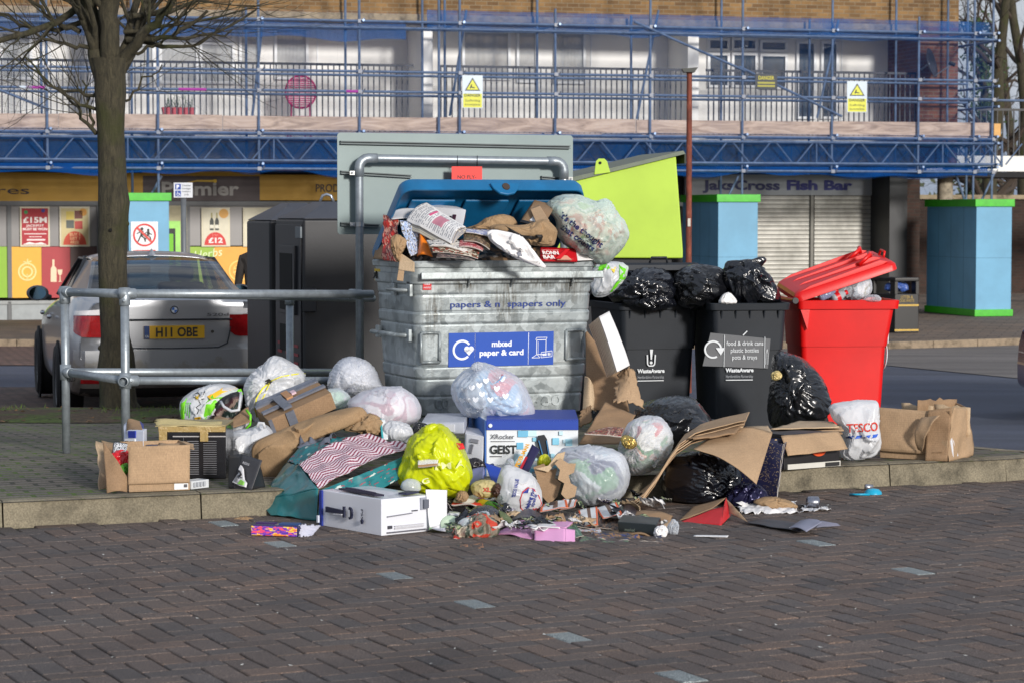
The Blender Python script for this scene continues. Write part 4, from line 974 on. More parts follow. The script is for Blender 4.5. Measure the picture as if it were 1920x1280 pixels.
# sign frame of bent tube with the grey board seen from behind
def sign_frame():
 a0=P(675,700,14.4); a0.z=it(14.4); b0=P(1057,700,14.85); b0.z=it(14.85)
 t_=thing('tube_frame','grey bent tube frame standing behind the metal bin','sign frame',a0)
 za,zb_=P(675,297,14.4).z,P(1057,303,14.85).z; m_=MB(); a=Vector((a0.x,a0.y,0)); b=Vector((b0.x,b0.y,0)); u=(b-a).normalized(); k=.055
 pts=[a+Vector((0,0,a0.z)),a+Vector((0,0,za-k))]+[a+u*(k-k*math.cos(R(q)))+Vector((0,0,za-k+k*math.sin(R(q))))for q in(20,45,70,90)]
 pts+=[b-u*(k-k*math.cos(R(q)))+Vector((0,0,zb_-k+k*math.sin(R(q))))for q in(90,70,45,20)]+[b+Vector((0,0,zb_-k)),b+Vector((0,0,b0.z))]
 m_.path(pts,RR,16); m_.build('bent_tube',M_RAIL,t_,smooth=True)
 for(p,s_)in((a+Vector((0,0,za)),1),(b+Vector((0,0,zb_)),-1)):
  m_=MB(); q=[p+Vector((0,0,-.11)),p+Vector((0,0,-k))]+[p+u*s_*(k-k*math.cos(R(e)))+Vector((0,0,-k+k*math.sin(R(e))))for e in(20,45,70,90)]+[p+u*s_*.11]
  m_.path(q,.029,16); m_.build('elbow',M_RAIL,t_,smooth=True)
 s_=thing('sign_board','back of a large pale grey sign board on the tube frame','sign',P(850,350,14.7));
 nb=Vector((-u.y,u.x,0))
 def on(px,py,off=.0):
  d=ray(px,py); o=a+nb*(.085+off); tt=(o-EY).dot(nb)/d.dot(nb); return EY+d*tt
 g1=M((120,134,134),.5,.2,var=.07,vs=2.5,bmp=.03,name='sign_back'); c0,c1,c2,c3=on(633,440),on(1074,447),on(1074,259),on(633,249)
 r_=.02; w=(c1-c0); w.z=0; L=w.length; w=w.normalized(); H=c3.z-c0.z; m_=MB(); pts=[]
 for(cx,cz,st)in((r_,r_,180),(L-r_,r_,270),(L-r_,H-r_,0),(r_,H-r_,90)):
  for q in range(0,91,22):pts.append(Vector((c0.x,c0.y,c0.z))+w*(cx+r_*math.cos(R(st+q)))+Vector((0,0,cz+r_*math.sin(R(st+q)))))
 m_.prism(pts,nb*.004); m_.build('panel',g1,s_)
 for(x0,y0,x1,y1)in((639,267,1070,276),(640,323,772,331),(640,420,712,424),(1016,333,1050,336)):
  p,q=on(x0,y0,-.026),on(x1,y1,-.026); m_=MB(); d=q-p
  for off in(-.007,.007):m_.par(p+Vector((0,0,off-.004)),d,nb*.025,(0,0,.006))
  m_.par(p+Vector((0,0,-.004))+nb*.019,d,nb*.006,(0,0,.01)); m_.build('channel',M((84,92,94),.5,.4,bmp=0,name='channel'),s_)
 for(x,y,lx,Y_)in((676,325,0,0),(676,421,0,0),(1048,336,1,0)):
  p=on(x,y,-.06); m_=MB(); cc=(a if not lx else b)+Vector((0,0,p.z)); m_.lathe([(.026,-.014),(.0285,-.013),(.0285,.013),(.026,.014)],16,cc); e=-w if not lx else w
  m_.par(cc+e*.028+Vector((0,-.006,-.012)),e*.03,(0,.012,0),(0,0,.024)); m_.tube(cc+e*.045+Vector((0,-.012,0)),cc+e*.045+Vector((0,.02,0)),.007,6); m_.build('clamp',M((176,178,178),.3,.8,name='clamp_steel'),s_)
  # small red notice tied to the tube
 n_=thing('notice','small red notice tied under the top of the tube frame','sign',P(875,330,14.5));
 def onf(px,py,off=-.03):
  d=ray(px,py); o=a+nb*off; tt=(o-EY).dot(nb)/d.dot(nb); return EY+d*tt
 p,q=onf(847,352),onf(904,313); ex=onf(904,352)-p; m_=MB(); m_.par(p,ex,nb*.002,(0,0,q.z-p.z)); bo=m_.build('card',M((232,44,34),.5,var=.03,bmp=0,name='red_card'),n_)
 f=Face(p,ex,(0,0,q.z-p.z),bo,off=.001); f.text('NO FLY-',f.w*.5,f.h*.42,f.h*.17,(40,10,10),w=f.w*.62,center=True,bold=.01)
 f.text('TIPPING',f.w*.5,f.h*.05,f.h*.17,(40,10,10),w=f.w*.62,center=True,bold=.01)
 for x in(858,895):
  c_=onf(x,301,0); m_=MB(); m_.path([c_+Vector((.002*i*0,math.cos(R(i*24))*.028,math.sin(R(i*24))*.028+(-.01 if i in(10,11,12)else 0)))for i in range(16)],.002,5); m_.path([c_+Vector((0,-.028,-.01)),c_+Vector((-.006,-.03,-.045))],.0015,4); m_.build('cable_tie',M_BLACK,n_)
sign_frame()
# ---- black recycling banks
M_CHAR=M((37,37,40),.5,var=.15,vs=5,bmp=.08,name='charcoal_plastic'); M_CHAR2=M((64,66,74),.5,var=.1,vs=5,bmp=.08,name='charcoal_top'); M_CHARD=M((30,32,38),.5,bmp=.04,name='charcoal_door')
def bank(label,xl,xe,xr,ytop,yeave,yridge,Y,depth,door=None,ridge_dx=(30,30)):
 """left face xl..xe (side facing left-front), front face xe..xr"""
 e=P(xe,yeave,Y); s_=sc(Y); base=it(Y)if Y<18 else gz(Y); th=R(13)
 fx=Vector((math.cos(th),math.sin(th),0)); W_=(xr-xe)/s_/math.cos(th); lf=P(xl,yeave,Y+depth*.9); side=Vector((lf.x-e.x,lf.y-e.y,0))
 t_=thing('recycling_bank',label,'recycling bank',(e.x,e.y,base)); O=Vector((e.x,e.y,base+.06)); H=e.z-O.z
 m_=MB(); m_.par(O,fx*W_,side,(0,0,H)); bo=m_.build('body',M_CHAR,t_,bevel=.02)
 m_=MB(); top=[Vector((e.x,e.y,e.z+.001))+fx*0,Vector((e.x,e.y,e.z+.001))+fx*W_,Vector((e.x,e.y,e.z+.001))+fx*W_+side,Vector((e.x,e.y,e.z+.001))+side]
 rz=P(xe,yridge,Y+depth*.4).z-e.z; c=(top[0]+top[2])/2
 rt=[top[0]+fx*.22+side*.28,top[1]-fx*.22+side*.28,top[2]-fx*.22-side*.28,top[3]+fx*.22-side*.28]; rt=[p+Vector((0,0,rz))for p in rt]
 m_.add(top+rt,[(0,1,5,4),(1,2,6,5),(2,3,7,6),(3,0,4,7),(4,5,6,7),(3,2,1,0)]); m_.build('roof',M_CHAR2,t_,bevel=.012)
 m_=MB(); m_.par(O+Vector((0,0,-.06))+fx*.08+side*.1,fx*(W_-.16),side*.8,(0,0,.058)); m_.build('feet',M_BLACK,t_)
 return t_,bo,O,fx,side,W_,H,e,rt
t_,bo,O,fx,side,W_,H,e,rt=bank('black recycling bank with sloped top, the left one nearest the silver car',462,505,640,378,414,381,18.3,.85)
t_,bo,O,fx,side,W_,H,e,rt=bank('wide black recycling bank with dark posting door, right behind the sign board post',517,568,830,378,411,379,17.3,1.0)
# posting door and details sit on the left-facing side
def sidepanel(t_,O,side,H,e):
 sd=Vector((side.x,side.y,0)); n_=Vector((sd.y,-sd.x,0)).normalized()
 if n_.x>0:n_=-n_
 def pl(a,b,c,d,mat,name,out=.012,parent=None):
  m_=MB(); m_.par(O+sd*a+Vector((0,0,H*c))+n_*out,sd*(b-a),-n_*(out-.001),(0,0,H*(d-c))); return m_.build(name,mat,parent or t_,bevel=.004)
 pl(.04,.96,.03,.97,M_CHARD,'side_panel'); d=pl(.16,.74,.5,.86,M_CHARD,'posting_door',.035); pl(.22,.68,.52,.82,M((8,8,9),.9,bmp=0,name='opening'),'opening',.038,d)
 pl(.55,.78,.3,.44,M((8,8,9),.9,bmp=0,name='opening'),'slot',.018); pl(.02,.2,.9,.96,M((96,104,110),.5,name='plate'),'plate',.018)
 f=Face(O+sd*.95,-sd*.9,(0,0,H),t_,off=.002); f.O=O+sd*.95+n_*.014; f.n=n_; red=(150,40,52)
 for i in range(7):
  for j in range(3):f.rect(.08+j*.28,H*(.06+i*.045),.08+j*.28+.14,H*(.075+i*.045),red,'lettering')
sidepanel(t_,O,side,H,e)
m_=MB(); hp=O+Vector((0,-.03,H*.45)); m_.par(O+fx*.0+Vector((-.005,-.035,H*.52)),fx*.1,(0,.03,0),(0,0,.17)); m_.build('latch_box',M_CHARD,t_,bevel=.006)
c=(rt[0]+rt[3])/2+fx*.06; m_=MB(); m_.path([c+Vector((-.05,0,0)),c+Vector((-.03,0,.045)),c+Vector((0,0,.055)),c+Vector((.03,0,.045)),c+Vector((.05,0,0))],.01,8); m_.build('lifting_hoop',M_GAL,t_,smooth=True)
# ---- lime container
M_LIME=M((178,210,70),.45,var=.04,vs=3,bmp=.05,name='lime_paint')
M_LIME=M((178,210,70),.5,var=.1,vs=1.4,bmp=.1,bs=30,name='lime_paint')
def lime():
 Y=18.2; base=gz(Y); t_=thing('recycling_container','tall lime green steel container with sloping top and lifting lug','recycling container',P(1180,400,Y)-Vector((0,0,P(1180,400,Y).z-base)))
 pts=[P(1010,356,Y),P(1268,293,Y),P(1281,470,Y)]; b1=Vector((P(1290,470,Y).x,Y,base+.05)); b0=Vector((P(1010,470,Y).x,Y,base+.05)); d=Vector((-.25,1.25,0))
 mid=P(1010,484,Y); m_=MB(); m_.prism([mid,pts[2]-Vector((0,0,.06)),pts[2],pts[1],pts[0]],d); m_.build('body',M_LIME,t_,bevel=.012)
 m_=MB(); m_.prism([b0+Vector((.06,.05,0)),b1+Vector((-.12,.05,0)),Vector((b1.x-.12,Y+.05,mid.z-.002)),Vector((b0.x+.06,Y+.05,mid.z-.002))],d*.9); m_.build('plinth',M_CHARD,t_)  # dark lower body added to stop lime reflections and darken the gaps between bins
 m_=MB(); o=Vector((0,-.02,.012)); m_.prism([P(1006,352,Y)+o,P(1281,286,Y)+o,P(1285,292,Y)+o,P(1008,360,Y)+o-Vector((0,0,.0))],Vector((-.25,1.3,0))); m_.build('top_plate',M((110,118,104),.5,.3,name='grey_steel'),t_)
 m_=MB(); q=[P(1114,328,Y),P(1117,303,Y),P(1122,298,Y),P(1133,298,Y),P(1138,303,Y),P(1144,324,Y)]; m_.prism([p-Vector((0,.03,0))for p in q],(0,.015,0)); lg=m_.build('lifting_lug',M_LIME,t_,bevel=.003)
 m_=MB(); c=P(1125,306,Y)-Vector((0,.034,0)); m_.lathe([(0,.002),(.011,.002),(.011,0)],12,c,(0,-1,0)); m_.build('hole',M_DARK,lg)
 m_=MB(); m_.par(P(1283,292,Y)+Vector((0,-.02,-.06)),(.012,0,0),(-.25,1.2,0),(0,0,.07)); m_.build('flap',M((44,52,38),.6,name='dark_flap'),t_)
lime()
# ---- posts
p=P(1291,560,25); t_=thing('rusty_post','slim rusty brown lamp column with small flat cap, in front of the scaffolding','post',(p.x,25,gz(25)))
m_,tt,b,o_=newmat('rust'); co=coords(tt,scale=(1,1,.3)); n=nd(tt,'ShaderNodeTexNoise',Scale=22,Detail=6,Roughness=.7); tt.links.new(co,n.inputs[0])
tt.links.new(ramp(tt,n.outputs[0],[(.35,C(84,44,34)),(.6,C(132,66,48)),(.74,C(176,132,116))]),b.inputs['Base Color']); b.inputs['Roughness'].default_value=.8; M_RUST=m_
zt_=P(1289,140,25).z; m_=MB(); m_.lathe([(.036,gz(25)),(.036,.2),(.033,.22),(.028,zt_)],14,(p.x,25,0)); m_.build('column',M_RUST,t_,smooth=True)
m_=MB(); m_.lathe([(.028,zt_),(.03,zt_+.01),(.034,zt_+.02)],14,(p.x,25,0)); m_.build('collar',M_RUST,t_)
m_=MB(); m_.prism([(p.x-.06,24.93,zt_+.02),(p.x+.05,24.93,zt_+.02),(p.x+.085,24.93,zt_+.07),(p.x-.08,24.93,zt_+.055)],(0,.14,0)); m_.build('cap',M((72,74,70),.6,name='cap_grey'),t_)
m_=MB(); m_.box(p.x-.014,p.x+.014,24.955,24.966,P(1290,425,25).z,P(1290,410,25).z); m_.build('sticker',M((196,190,180),.6,name='sticker'),t_)
p=P(345,500,33); t_=thing('parking_sign','small blue and white disabled parking sign on a grey post','sign',(p.x,33,gz(33)))
m_=MB(); m_.tube((p.x,33,gz(33)),(p.x,33,P(345,348,33).z),.038,14); m_.build('post',M((104,108,112),.5,.2,name='grey_post'),t_,smooth=True)
a,b=P(326,371,32.95),P(361,343,32.95); m_=MB(); m_.box(a.x,b.x,32.945,32.955,a.z,b.z); bo=m_.build('plate',M((216,218,222),.4,var=.02,bmp=0,name='sign_plate'),t_)
f=Face(Vector((a.x,32.945,a.z)),(b.x-a.x,0,0),(0,0,b.z-a.z),bo,off=.002); w,h=f.w,f.h
f.rect(w*.08,h*.54,w*.38,h*.92,(36,72,160)); f.text('P',w*.15,h*.6,h*.26,(240,240,244),bold=.05,lv=3); f.rect(w*.08,h*.08,w*.38,h*.46,(36,72,160))
f.ring(w*.23,h*.22,h*.1,h*.03,(240,240,244),120,400,lv=3); f.line([(w*.2,h*.42),(w*.21,h*.28),(w*.31,h*.28),(w*.34,h*.14)],h*.035,(240,240,244),lv=3)
for k,s_ in enumerate(('Disabled','badge','holders','only')):f.text(s_,w*.68,h*(.76-.2*k),h*.11,(50,52,60),w=w*(.44 if k!=3 else .24),center=True)
# ---- litter bin near the shops
def litter():
 Y=40.0; a,b=P(1657,610,Y),P(1725,521,Y); th=R(14.6); zf_=-.478; t_=thing('litter_bin','black square litter bin with gold bands in front of the dark pilaster','litter bin',((a.x+b.x)/2,Y,zf_))
 mid=P(1678,560,Y); fx=Vector((math.cos(R(14)),math.sin(R(14)),0)); W_=(b.x-mid.x)/math.cos(R(14)); sd=Vector((-.42,.6,0))*.75; O=Vector((mid.x,Y,zf_)); H=b.z-zf_
 bk=M((9,9,11),.4,var=.1,bmp=0,name='bin_black'); gd=M((170,140,60),.4,.3,bmp=0,name='gold_band')
 m_=MB(); m_.par(O,fx*W_,sd,(0,0,H*.7)); m_.build('body',bk,t_,bevel=.01)
 m_=MB(); m_.par(O+Vector((0,0,H*.93)),fx*W_,sd,(0,0,H*.07)); m_.build('hood',bk,t_,bevel=.01)
 for k in((0,0),(1,0),(0,1),(1,1)):
  m_=MB(); m_.par(O+fx*(W_-.05)*k[0]+sd*.92*k[1]+Vector((0,0,H*.7+.001)),fx*.05,sd*.2,(0,0,H*.23-.002)); m_.build('corner_post',bk,t_)
 for z_ in(.03,.48):m_=MB(); m_.par(O-Vector((0,.004,0))+Vector((0,0,H*z_)),fx*W_,(0,.01,0),(0,0,.03)); m_.build('band',gd,t_)
 f=Face(O+Vector((0,-.003,0)),fx*W_,(0,0,H),t_,off=.002); f.text('LITTER &',W_*.5,H*.62,.05,(150,126,60),w=W_*.5,center=True,bold=.02); f.text('DOG WASTE',W_*.5,H*.555,.05,(150,126,60),w=W_*.6,center=True,bold=.02)
 return O,fx,W_,sd,H
LB_O,LB_fx,LB_W,LB_sd,LB_H=litter()
# ---- dark red car nose at the far right edge
def nose():
 Y=21.0; t_=thing('parked_car','dark maroon car just entering the frame at the right edge','car',(4.9,Y,gz(Y)))
 pr=[(4.56,.2),(4.555,.42),(4.57,.62),(4.62,.8),(4.9,.92),(5.6,1.0),(5.9,1.4),(7.2,1.46),(8.4,1.05),(8.9,.98),(8.95,.3),(8.6,.2)]
 m_=MB(); g=gz(Y); d=sc(Y); x0=P(1906,600,Y+1.7).x-4.56
 m_.prism([(x+x0,Y,g+z)for x,z in pr],(0,1.7,0)); m_.build('body',M((96,34,56),.25,.3,coat=1,var=.05,bmp=0,name='maroon_paint'),t_,bevel=.08,seg=4)
 for xx in(5.42,8.1):
  m_=MB(); m_.lathe([(.0,-.01),(.2,-.012),(.3,-.01),(.32,.02),(.32,.2),(0,.2)],24,(xx+x0,Y-.03,g+.32),(0,1,0)); w_=m_.build('wheel',M_BLACK,t_,smooth=True)
 m_=MB(); m_.box(x0+4.53,x0+4.8,Y-.012,Y+.1,g+.18,g+.42); m_.build('bumper',M_BLACK,t_,bevel=.02)
 m_=MB(); m_.prism([(x0+5.72,Y-.004,g+1.02),(x0+7.95,Y-.004,g+1.06),(x0+7.2,Y-.004,g+1.38),(x0+6.02,Y-.004,g+1.34)],(0,.01,0)); m_.build('side_window',M((16,20,26),.08,var=0,bmp=0,name='dark_window'),t_)
nose()
# bollard-height dark figure glimpsed between car and bank: a person seen from behind
# ================================================================= silver saloon car, lofted
def silver():
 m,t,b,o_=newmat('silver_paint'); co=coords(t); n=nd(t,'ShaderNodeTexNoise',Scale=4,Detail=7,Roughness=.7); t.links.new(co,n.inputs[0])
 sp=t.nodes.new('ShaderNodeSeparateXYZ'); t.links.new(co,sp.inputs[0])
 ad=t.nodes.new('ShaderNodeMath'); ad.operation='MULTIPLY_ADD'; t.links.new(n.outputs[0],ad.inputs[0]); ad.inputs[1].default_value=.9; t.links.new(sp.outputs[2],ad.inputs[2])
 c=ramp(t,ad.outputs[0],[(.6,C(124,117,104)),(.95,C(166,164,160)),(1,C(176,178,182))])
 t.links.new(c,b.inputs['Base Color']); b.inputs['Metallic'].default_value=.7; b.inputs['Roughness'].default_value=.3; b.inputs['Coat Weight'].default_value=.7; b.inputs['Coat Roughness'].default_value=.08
 return m
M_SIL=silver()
M_CGL=glassmat('car_glass',(10,14,20),.03,.35)
def car():
 ang=R(14.4); Yr=20.9; base=P(327,700,Yr); t_=thing('silver_car','dusty silver saloon car seen from behind, parked beyond the tree','car',(base.x,Yr,gz(Yr)),ang)
 # local: x right, y forward from rear bumper, z up from ground
 # station: y, half width at sill, half width at shoulder, z bottom, z shoulder, z top, half width top, crown
 st=[(.0,.74,.80,.40,.72,1.06,.66),(.06,.83,.86,.30,.78,1.11,.74),(.22,.88,.905,.22,.84,1.135,.78),(.55,.905,.92,.20,.88,1.14,.80),(.95,.91,.925,.20,.90,1.13,.80),(1.35,.91,.925,.20,.90,1.10,.80),(2.2,.91,.925,.20,.88,1.05,.80),(3.0,.91,.92,.20,.84,1.0,.78),(3.4,.90,.915,.20,.80,.98,.76),(4.1,.89,.90,.21,.74,.90,.72),(4.55,.83,.84,.25,.66,.80,.66),(4.78,.70,.72,.32,.56,.66,.56),(4.84,.55,.58,.4,.5,.55,.46)]
 def ring(y,hs,hw,zb,zs,zt,ht):
  half=[(0,zb),(hs*.7,zb),(hs*.96,zb+.03),(hs,zb+.12),(hw,zb+(zs-zb)*.55),(hw*1.0,zs),(hw*.965,zs+(zt-zs)*.45),(ht*1.06,zt-.035),(ht,zt-.008),(ht*.6,zt+.008),(0,zt+.014)]
  return[Vector((x,y,z))for x,z in half]+[Vector((-x,y,z))for x,z in half[-2:0:-1]]
 mb=MB(); rings=[ring(*s_)for s_ in st]; n=len(rings[0]); vs=sum(rings,[])
 fs=[(i*n+k,(i+1)*n+k,(i+1)*n+(k+1)%n,i*n+(k+1)%n)for i in range(len(st)-1)for k in range(n)]
 fs=[f[::-1]for f in fs]; fs.append(tuple(range(n))); fs.append(tuple((len(st)-1)*n+k for k in range(n))[::-1]); mb.add(vs,fs)
 body=mb.build('body',M_SIL,t_,world=False,smooth=True,sub=2)
 # greenhouse: cabin glass volume plus roof and pillars
 def cab(y,z,h):return(y,z,h)
 gl=[(1.02,1.04,.70),(1.42,1.24,.62),(1.78,1.395,.555),(2.35,1.43,.56),(2.85,1.40,.56),(3.25,1.22,.62),(3.72,.98,.70)]
 low=1.0
 # pillars/roof shell in paint
 mb=MB(); rr=[]
 for y,z,h in gl:rr.append([Vector((x,y,z+dz))for x,dz in((-h,-.03),(-h*.97,.0),(-h*.75,.028),(-h*.35,.042),(0,.046),(h*.35,.042),(h*.75,.028),(h*.97,.0),(h,-.03))])
 k=9; rf=rr[2:5]; vs=sum(rf,[]); fs=[(i*k+j,i*k+j+1,(i+1)*k+j+1,(i+1)*k+j)for i in range(2)for j in range(k-1)]
 mb.add(vs,fs); roof=mb.build('roof',M_SIL,t_,world=False,smooth=True); so=roof.modifiers.new('s','SOLIDIFY'); so.thickness=.03; so.offset=-1; roof.modifiers.new('b','SUBSURF').levels=2; roof.modifiers['b'].render_levels=2
 # rear window
 def rw(pts,name,mat,nx=1,thick=.006,par=None):
  mb=MB(); mb.prism([Vector(p)for p in pts],(0,.002,-.006)); return mb.build(name,mat,par or t_,world=False)
 W1,W2=.66,.545
 mb=MB(); vs=[]; nx,ny=14,6
 for j in range(ny+1):
  tt=j/ny; y=1.0+.78*tt; z=1.115+(.285)*math.sin(tt*math.pi/2*.96)**.92; w=W1+(W2-W1)*tt
  for i in range(nx+1):
   x=-w+2*w*i/nx; vs.append((x,y-.05*(1-(x/w)**2)*1,z+.012*(1-(x/w)**2)))
 mb.add(vs,[(j*(nx+1)+i,j*(nx+1)+i+1,(j+1)*(nx+1)+i+1,(j+1)*(nx+1)+i)for j in range(ny)for i in range(nx)])
 mb.build('rear_window',M_CGL,t_,world=False,smooth=True)
 # C pillars + side windows
 for s_ in(-1,1):
  mb=MB(); c=[(s_*.66,1.0,1.115),(s_*.545,1.78,1.395),(s_*.60,2.02,1.385),(s_*.80,1.55,1.075),(s_*.80,.98,1.10)]
  mb.prism([Vector(p)for p in(c if s_>0 else c[::-1])],(-s_*.03,.01,-.015)); mb.build('pillar',M_SIL,t_,world=False,bevel=.01)
  mb=MB(); q=[(s_*.80,1.55,1.04),(s_*.60,2.02,1.39),(s_*.585,2.85,1.385),(s_*.74,3.62,1.02)]
  mb.prism([Vector(p)for p in(q if s_>0 else q[::-1])],(-s_*.015,0,0)); mb.build('side_window',M_CGL,t_,world=False)
  mb=MB(); mb.path([(s_*.80,1.53,1.04),(s_*.606,2.0,1.395),(s_*.59,2.85,1.39),(s_*.75,3.64,1.02)],.016,6); mb.build('window_trim',M_BLACK,t_,world=False)
  mb=MB(); mb.path([(s_*.73,2.68,1.05),(s_*.585,2.4,1.395)],.03,4); mb.build('door_pillar',M_BLACK,t_,world=False)
 mb=MB(); mb.prism([Vector(p)for p in((-.7,3.72,.98),(.7,3.72,.98),(.55,2.86,1.4),(-.55,2.86,1.4))],(0,.01,.01)); mb.build('windscreen',M_CGL,t_,world=False)
 mb=MB(); mb.box(-.72,.72,1.2,3.6,.6,.985); mb.build('interior',M_DARK,t_,world=False)
 for x in(-.36,.36):
  mb=MB(); mb.box(x-.22,x+.22,2.5,2.66,.95,1.16); mb.box(x-.12,x+.12,2.5,2.6,1.17,1.31); mb.build('seat',M((32,34,40),.7,name='seat_fabric'),t_,world=False,bevel=.04,seg=3)
  mb=MB(); mb.box(x-.12,x+.12,1.5,1.6,1.0,1.14); mb.build('headrest',M((32,34,40),.7,name='seat_fabric'),t_,world=False,bevel=.03,seg=3)
 mb=MB(); mb.box(-.11,.11,2.98,3.0,1.24,1.31); mb.build('interior_mirror',M_BLACK,t_,world=False,bevel=.02)
 # roof fin
 mb=MB(); mb.add([(-.035,1.74,1.43),(.035,1.74,1.43),(0,1.98,1.475),(0,1.80,1.495),(0,1.72,1.43)],[(0,4,3),(4,1,3),(0,3,2),(1,2,3)]); mb.build('aerial',M_SIL,t_,world=False)
 # shell details on the rear: positions projected on y just outside the skin
 from mathutils.bvhtree import BVHTree as _B
 bpy.context.view_layer.update(); _ev=body.evaluated_get(bpy.context.evaluated_depsgraph_get()); _me=_ev.to_mesh()
 bv=_B.FromPolygons([v.co.copy()for v in _me.vertices],[tuple(p.vertices)for p in _me.polygons]); _ev.to_mesh_clear()
 def skin(x,z):
  for dx in(0,.01,.02,.04,.07,.11):
   h=bv.ray_cast(Vector((x-math.copysign(dx,x),-2,z)),Vector((0,1,0)))[0]
   if h and h.y<1.2:return h.y+dx*3
  return .3
 def tail(x):return skin(x,.7)
 def patch(pts,name,mat,par=None,push=.012,curve=.10,nx=10,smooth=True):
  """quad strip given as list of (x, z_top, z_bot) laid on the curved tail"""
  mb=MB(); vs=[]; k=6; push*=.5
  for x,za,zb in pts:vs+=[(x,skin(x,zb+(za-zb)*j/k)-push,zb+(za-zb)*j/k)for j in range(k+1)]
  n_=len(pts); K=k+1; N=len(vs); vs+=[(a,b+push+.02,c)for a,b,c in vs]; fs=[]
  for i in range(n_-1):
   for j in range(k):q=(i*K+j,(i+1)*K+j,(i+1)*K+j+1,i*K+j+1); fs.append(q)
   fs+=[(i*K,N+i*K,N+(i+1)*K,(i+1)*K),(i*K+k,(i+1)*K+k,N+(i+1)*K+k,N+i*K+k)]
  for j in range(k):fs+=[(j,j+1,N+j+1,N+j),((n_-1)*K+j,N+(n_-1)*K+j,N+(n_-1)*K+j+1,(n_-1)*K+j+1)]
  mb.add(vs,fs)
  o=mb.build(name,mat,par or t_,world=False,smooth=False); sm_auto(o,35); return o
 frange=lambda a,b,n:[a+(b-a)*i/n for i in range(n+1)]
 # boot lid: upper panel, lower recess and bumper
 patch([(x,1.105,.915)for x in frange(-.60,.60,12)],'boot_lid',M_SIL,push=.03)
 patch([(x,.90,.685+.03*(abs(x)/.45)**6)for x in frange(-.455,.455,12)],'number_plate_recess',M_SIL,push=.012)
 mb=MB(); mb.path([(x,skin(x,.907)-.022,.907)for x in frange(-.5,.5,10)],.007,5); mb.build('boot_seam',M_BLACK,t_,world=False)
 mb=MB(); mb.path([(x_,skin(x_,z_)-.014,z_)for x_,z_ in((-.49,.84),(-.46,.70),(-.38,.665),(0,.66),(.38,.665),(.46,.70),(.49,.84))],.006,5); mb.build('boot_seam',M_BLACK,t_,world=False)
 bp=[(x,.63,.32)for x in frange(-.86,.86,18)]
 patch(bp,'bumper',M_SIL,push=.06)
 patch([(x,.65,.625)for x in frange(-.86,.86,18)],'bumper_step',M_SIL,push=.058)
 patch([(x,.322,.22)for x in frange(-.80,.80,16)],'lower_valance',M((40,40,40),.6,name='valance'),push=.03)
 red=M((128,8,14),.15,coat=1,var=.25,vs=20,bmp=.2,bs=80,name='lamp_red'); clr=M((206,204,204),.15,coat=1,var=.15,vs=16,name='lamp_clear')
 for s_ in(-1,1):
  xs_=frange(.48,.885,9); low_=lambda x:.755+.01*((x-.5)/.3)+.12*max(0,(x-.78)/.1)**2*.6+.05*max(0,(.54-x)/.06)
  pts=[(s_*x,.945,min(.93,low_(x)))for x in xs_]; top=[(s_*x,1.0-.02*((x-.6)/.3),.95)for x in xs_]
  if s_<0:pts=pts[::-1]; top=top[::-1]
  h=patch(pts,'tail_light',red,push=.034); patch(top,'clear_lens',clr,par=h,push=.032)
  patch([(s_*x,.40,.365)for x in(frange(.56,.80,4)if s_>0 else frange(.80,.56,4))],'reflector',red,push=.072)
  # badge, plate, model letters
 mb=MB(); mb.lathe([(.0,.012),(.036,.012),(.04,.008),(.04,0)],28,(0,skin(0,.99)-.022,.99),(0,-1,0)); bd=mb.build('badge',M((24,26,30),.3,coat=1,bmp=0,name='badge_black'),t_,world=False)
 f=Face((-.04,skin(0,.99)-.0345,.95),(.08,0,0),(0,0,.08),bd,off=.0008,world=False); f.ring(.04,.04,.04,.003,(200,200,204)); f.ring(.04,.04,.026,.0025,(200,200,204))
 for q in range(4):
  f.poly([(.04,.04)]+[(.04+.024*math.cos(R(90*q+a)),.04+.024*math.sin(R(90*q+a)))for a in range(0,91,15)],(216,220,226)if q%2==0 else(50,110,190),'print',lv=1)
 mb=MB(); mb.box(-.26,.26,skin(0,.8)-.03,skin(0,.8)-.01,.745,.856); pt=mb.build('number_plate',M((206,158,24),.4,var=.05,bmp=0,name='plate_yellow'),t_,world=False)
 f=Face((-.26,skin(0,.8)-.03,.745),(.52,0,0),(0,0,.111),pt,off=.001,world=False); f.rect(.0,.0,.045,.111,(30,60,110)); f.text('H11 OBE',.1,.018,.079,(44,40,36),w=.36,bold=.03)
 f.text('GB',.008,.01,.02,(200,200,190),w=.03,lv=3)
 f=Face((.24,0,.915),(.25,0,0),(0,0,.06),t_,off=.004,world=False); f.O.y=skin(.35,.94)-.03; f.text('520d',.04,.02,.026,(90,90,92),w=.19,bold=.02)
 mb=MB(); mb.lathe([(0,.004),(.014,.004),(.014,0)],10,(.33,skin(.33,.8)-.014,.8),(0,-1,0)); mb.build('lock',M((60,54,46),.5,name='lock'),t_,world=False)
 for x in(-.24,.26):mb=MB(); mb.lathe([(0,.004),(.013,.004),(.014,0)],12,(x,skin(x,.55)-.034,.55),(0,-1,0)); mb.build('parking_sensor',M_SIL,t_,world=False)
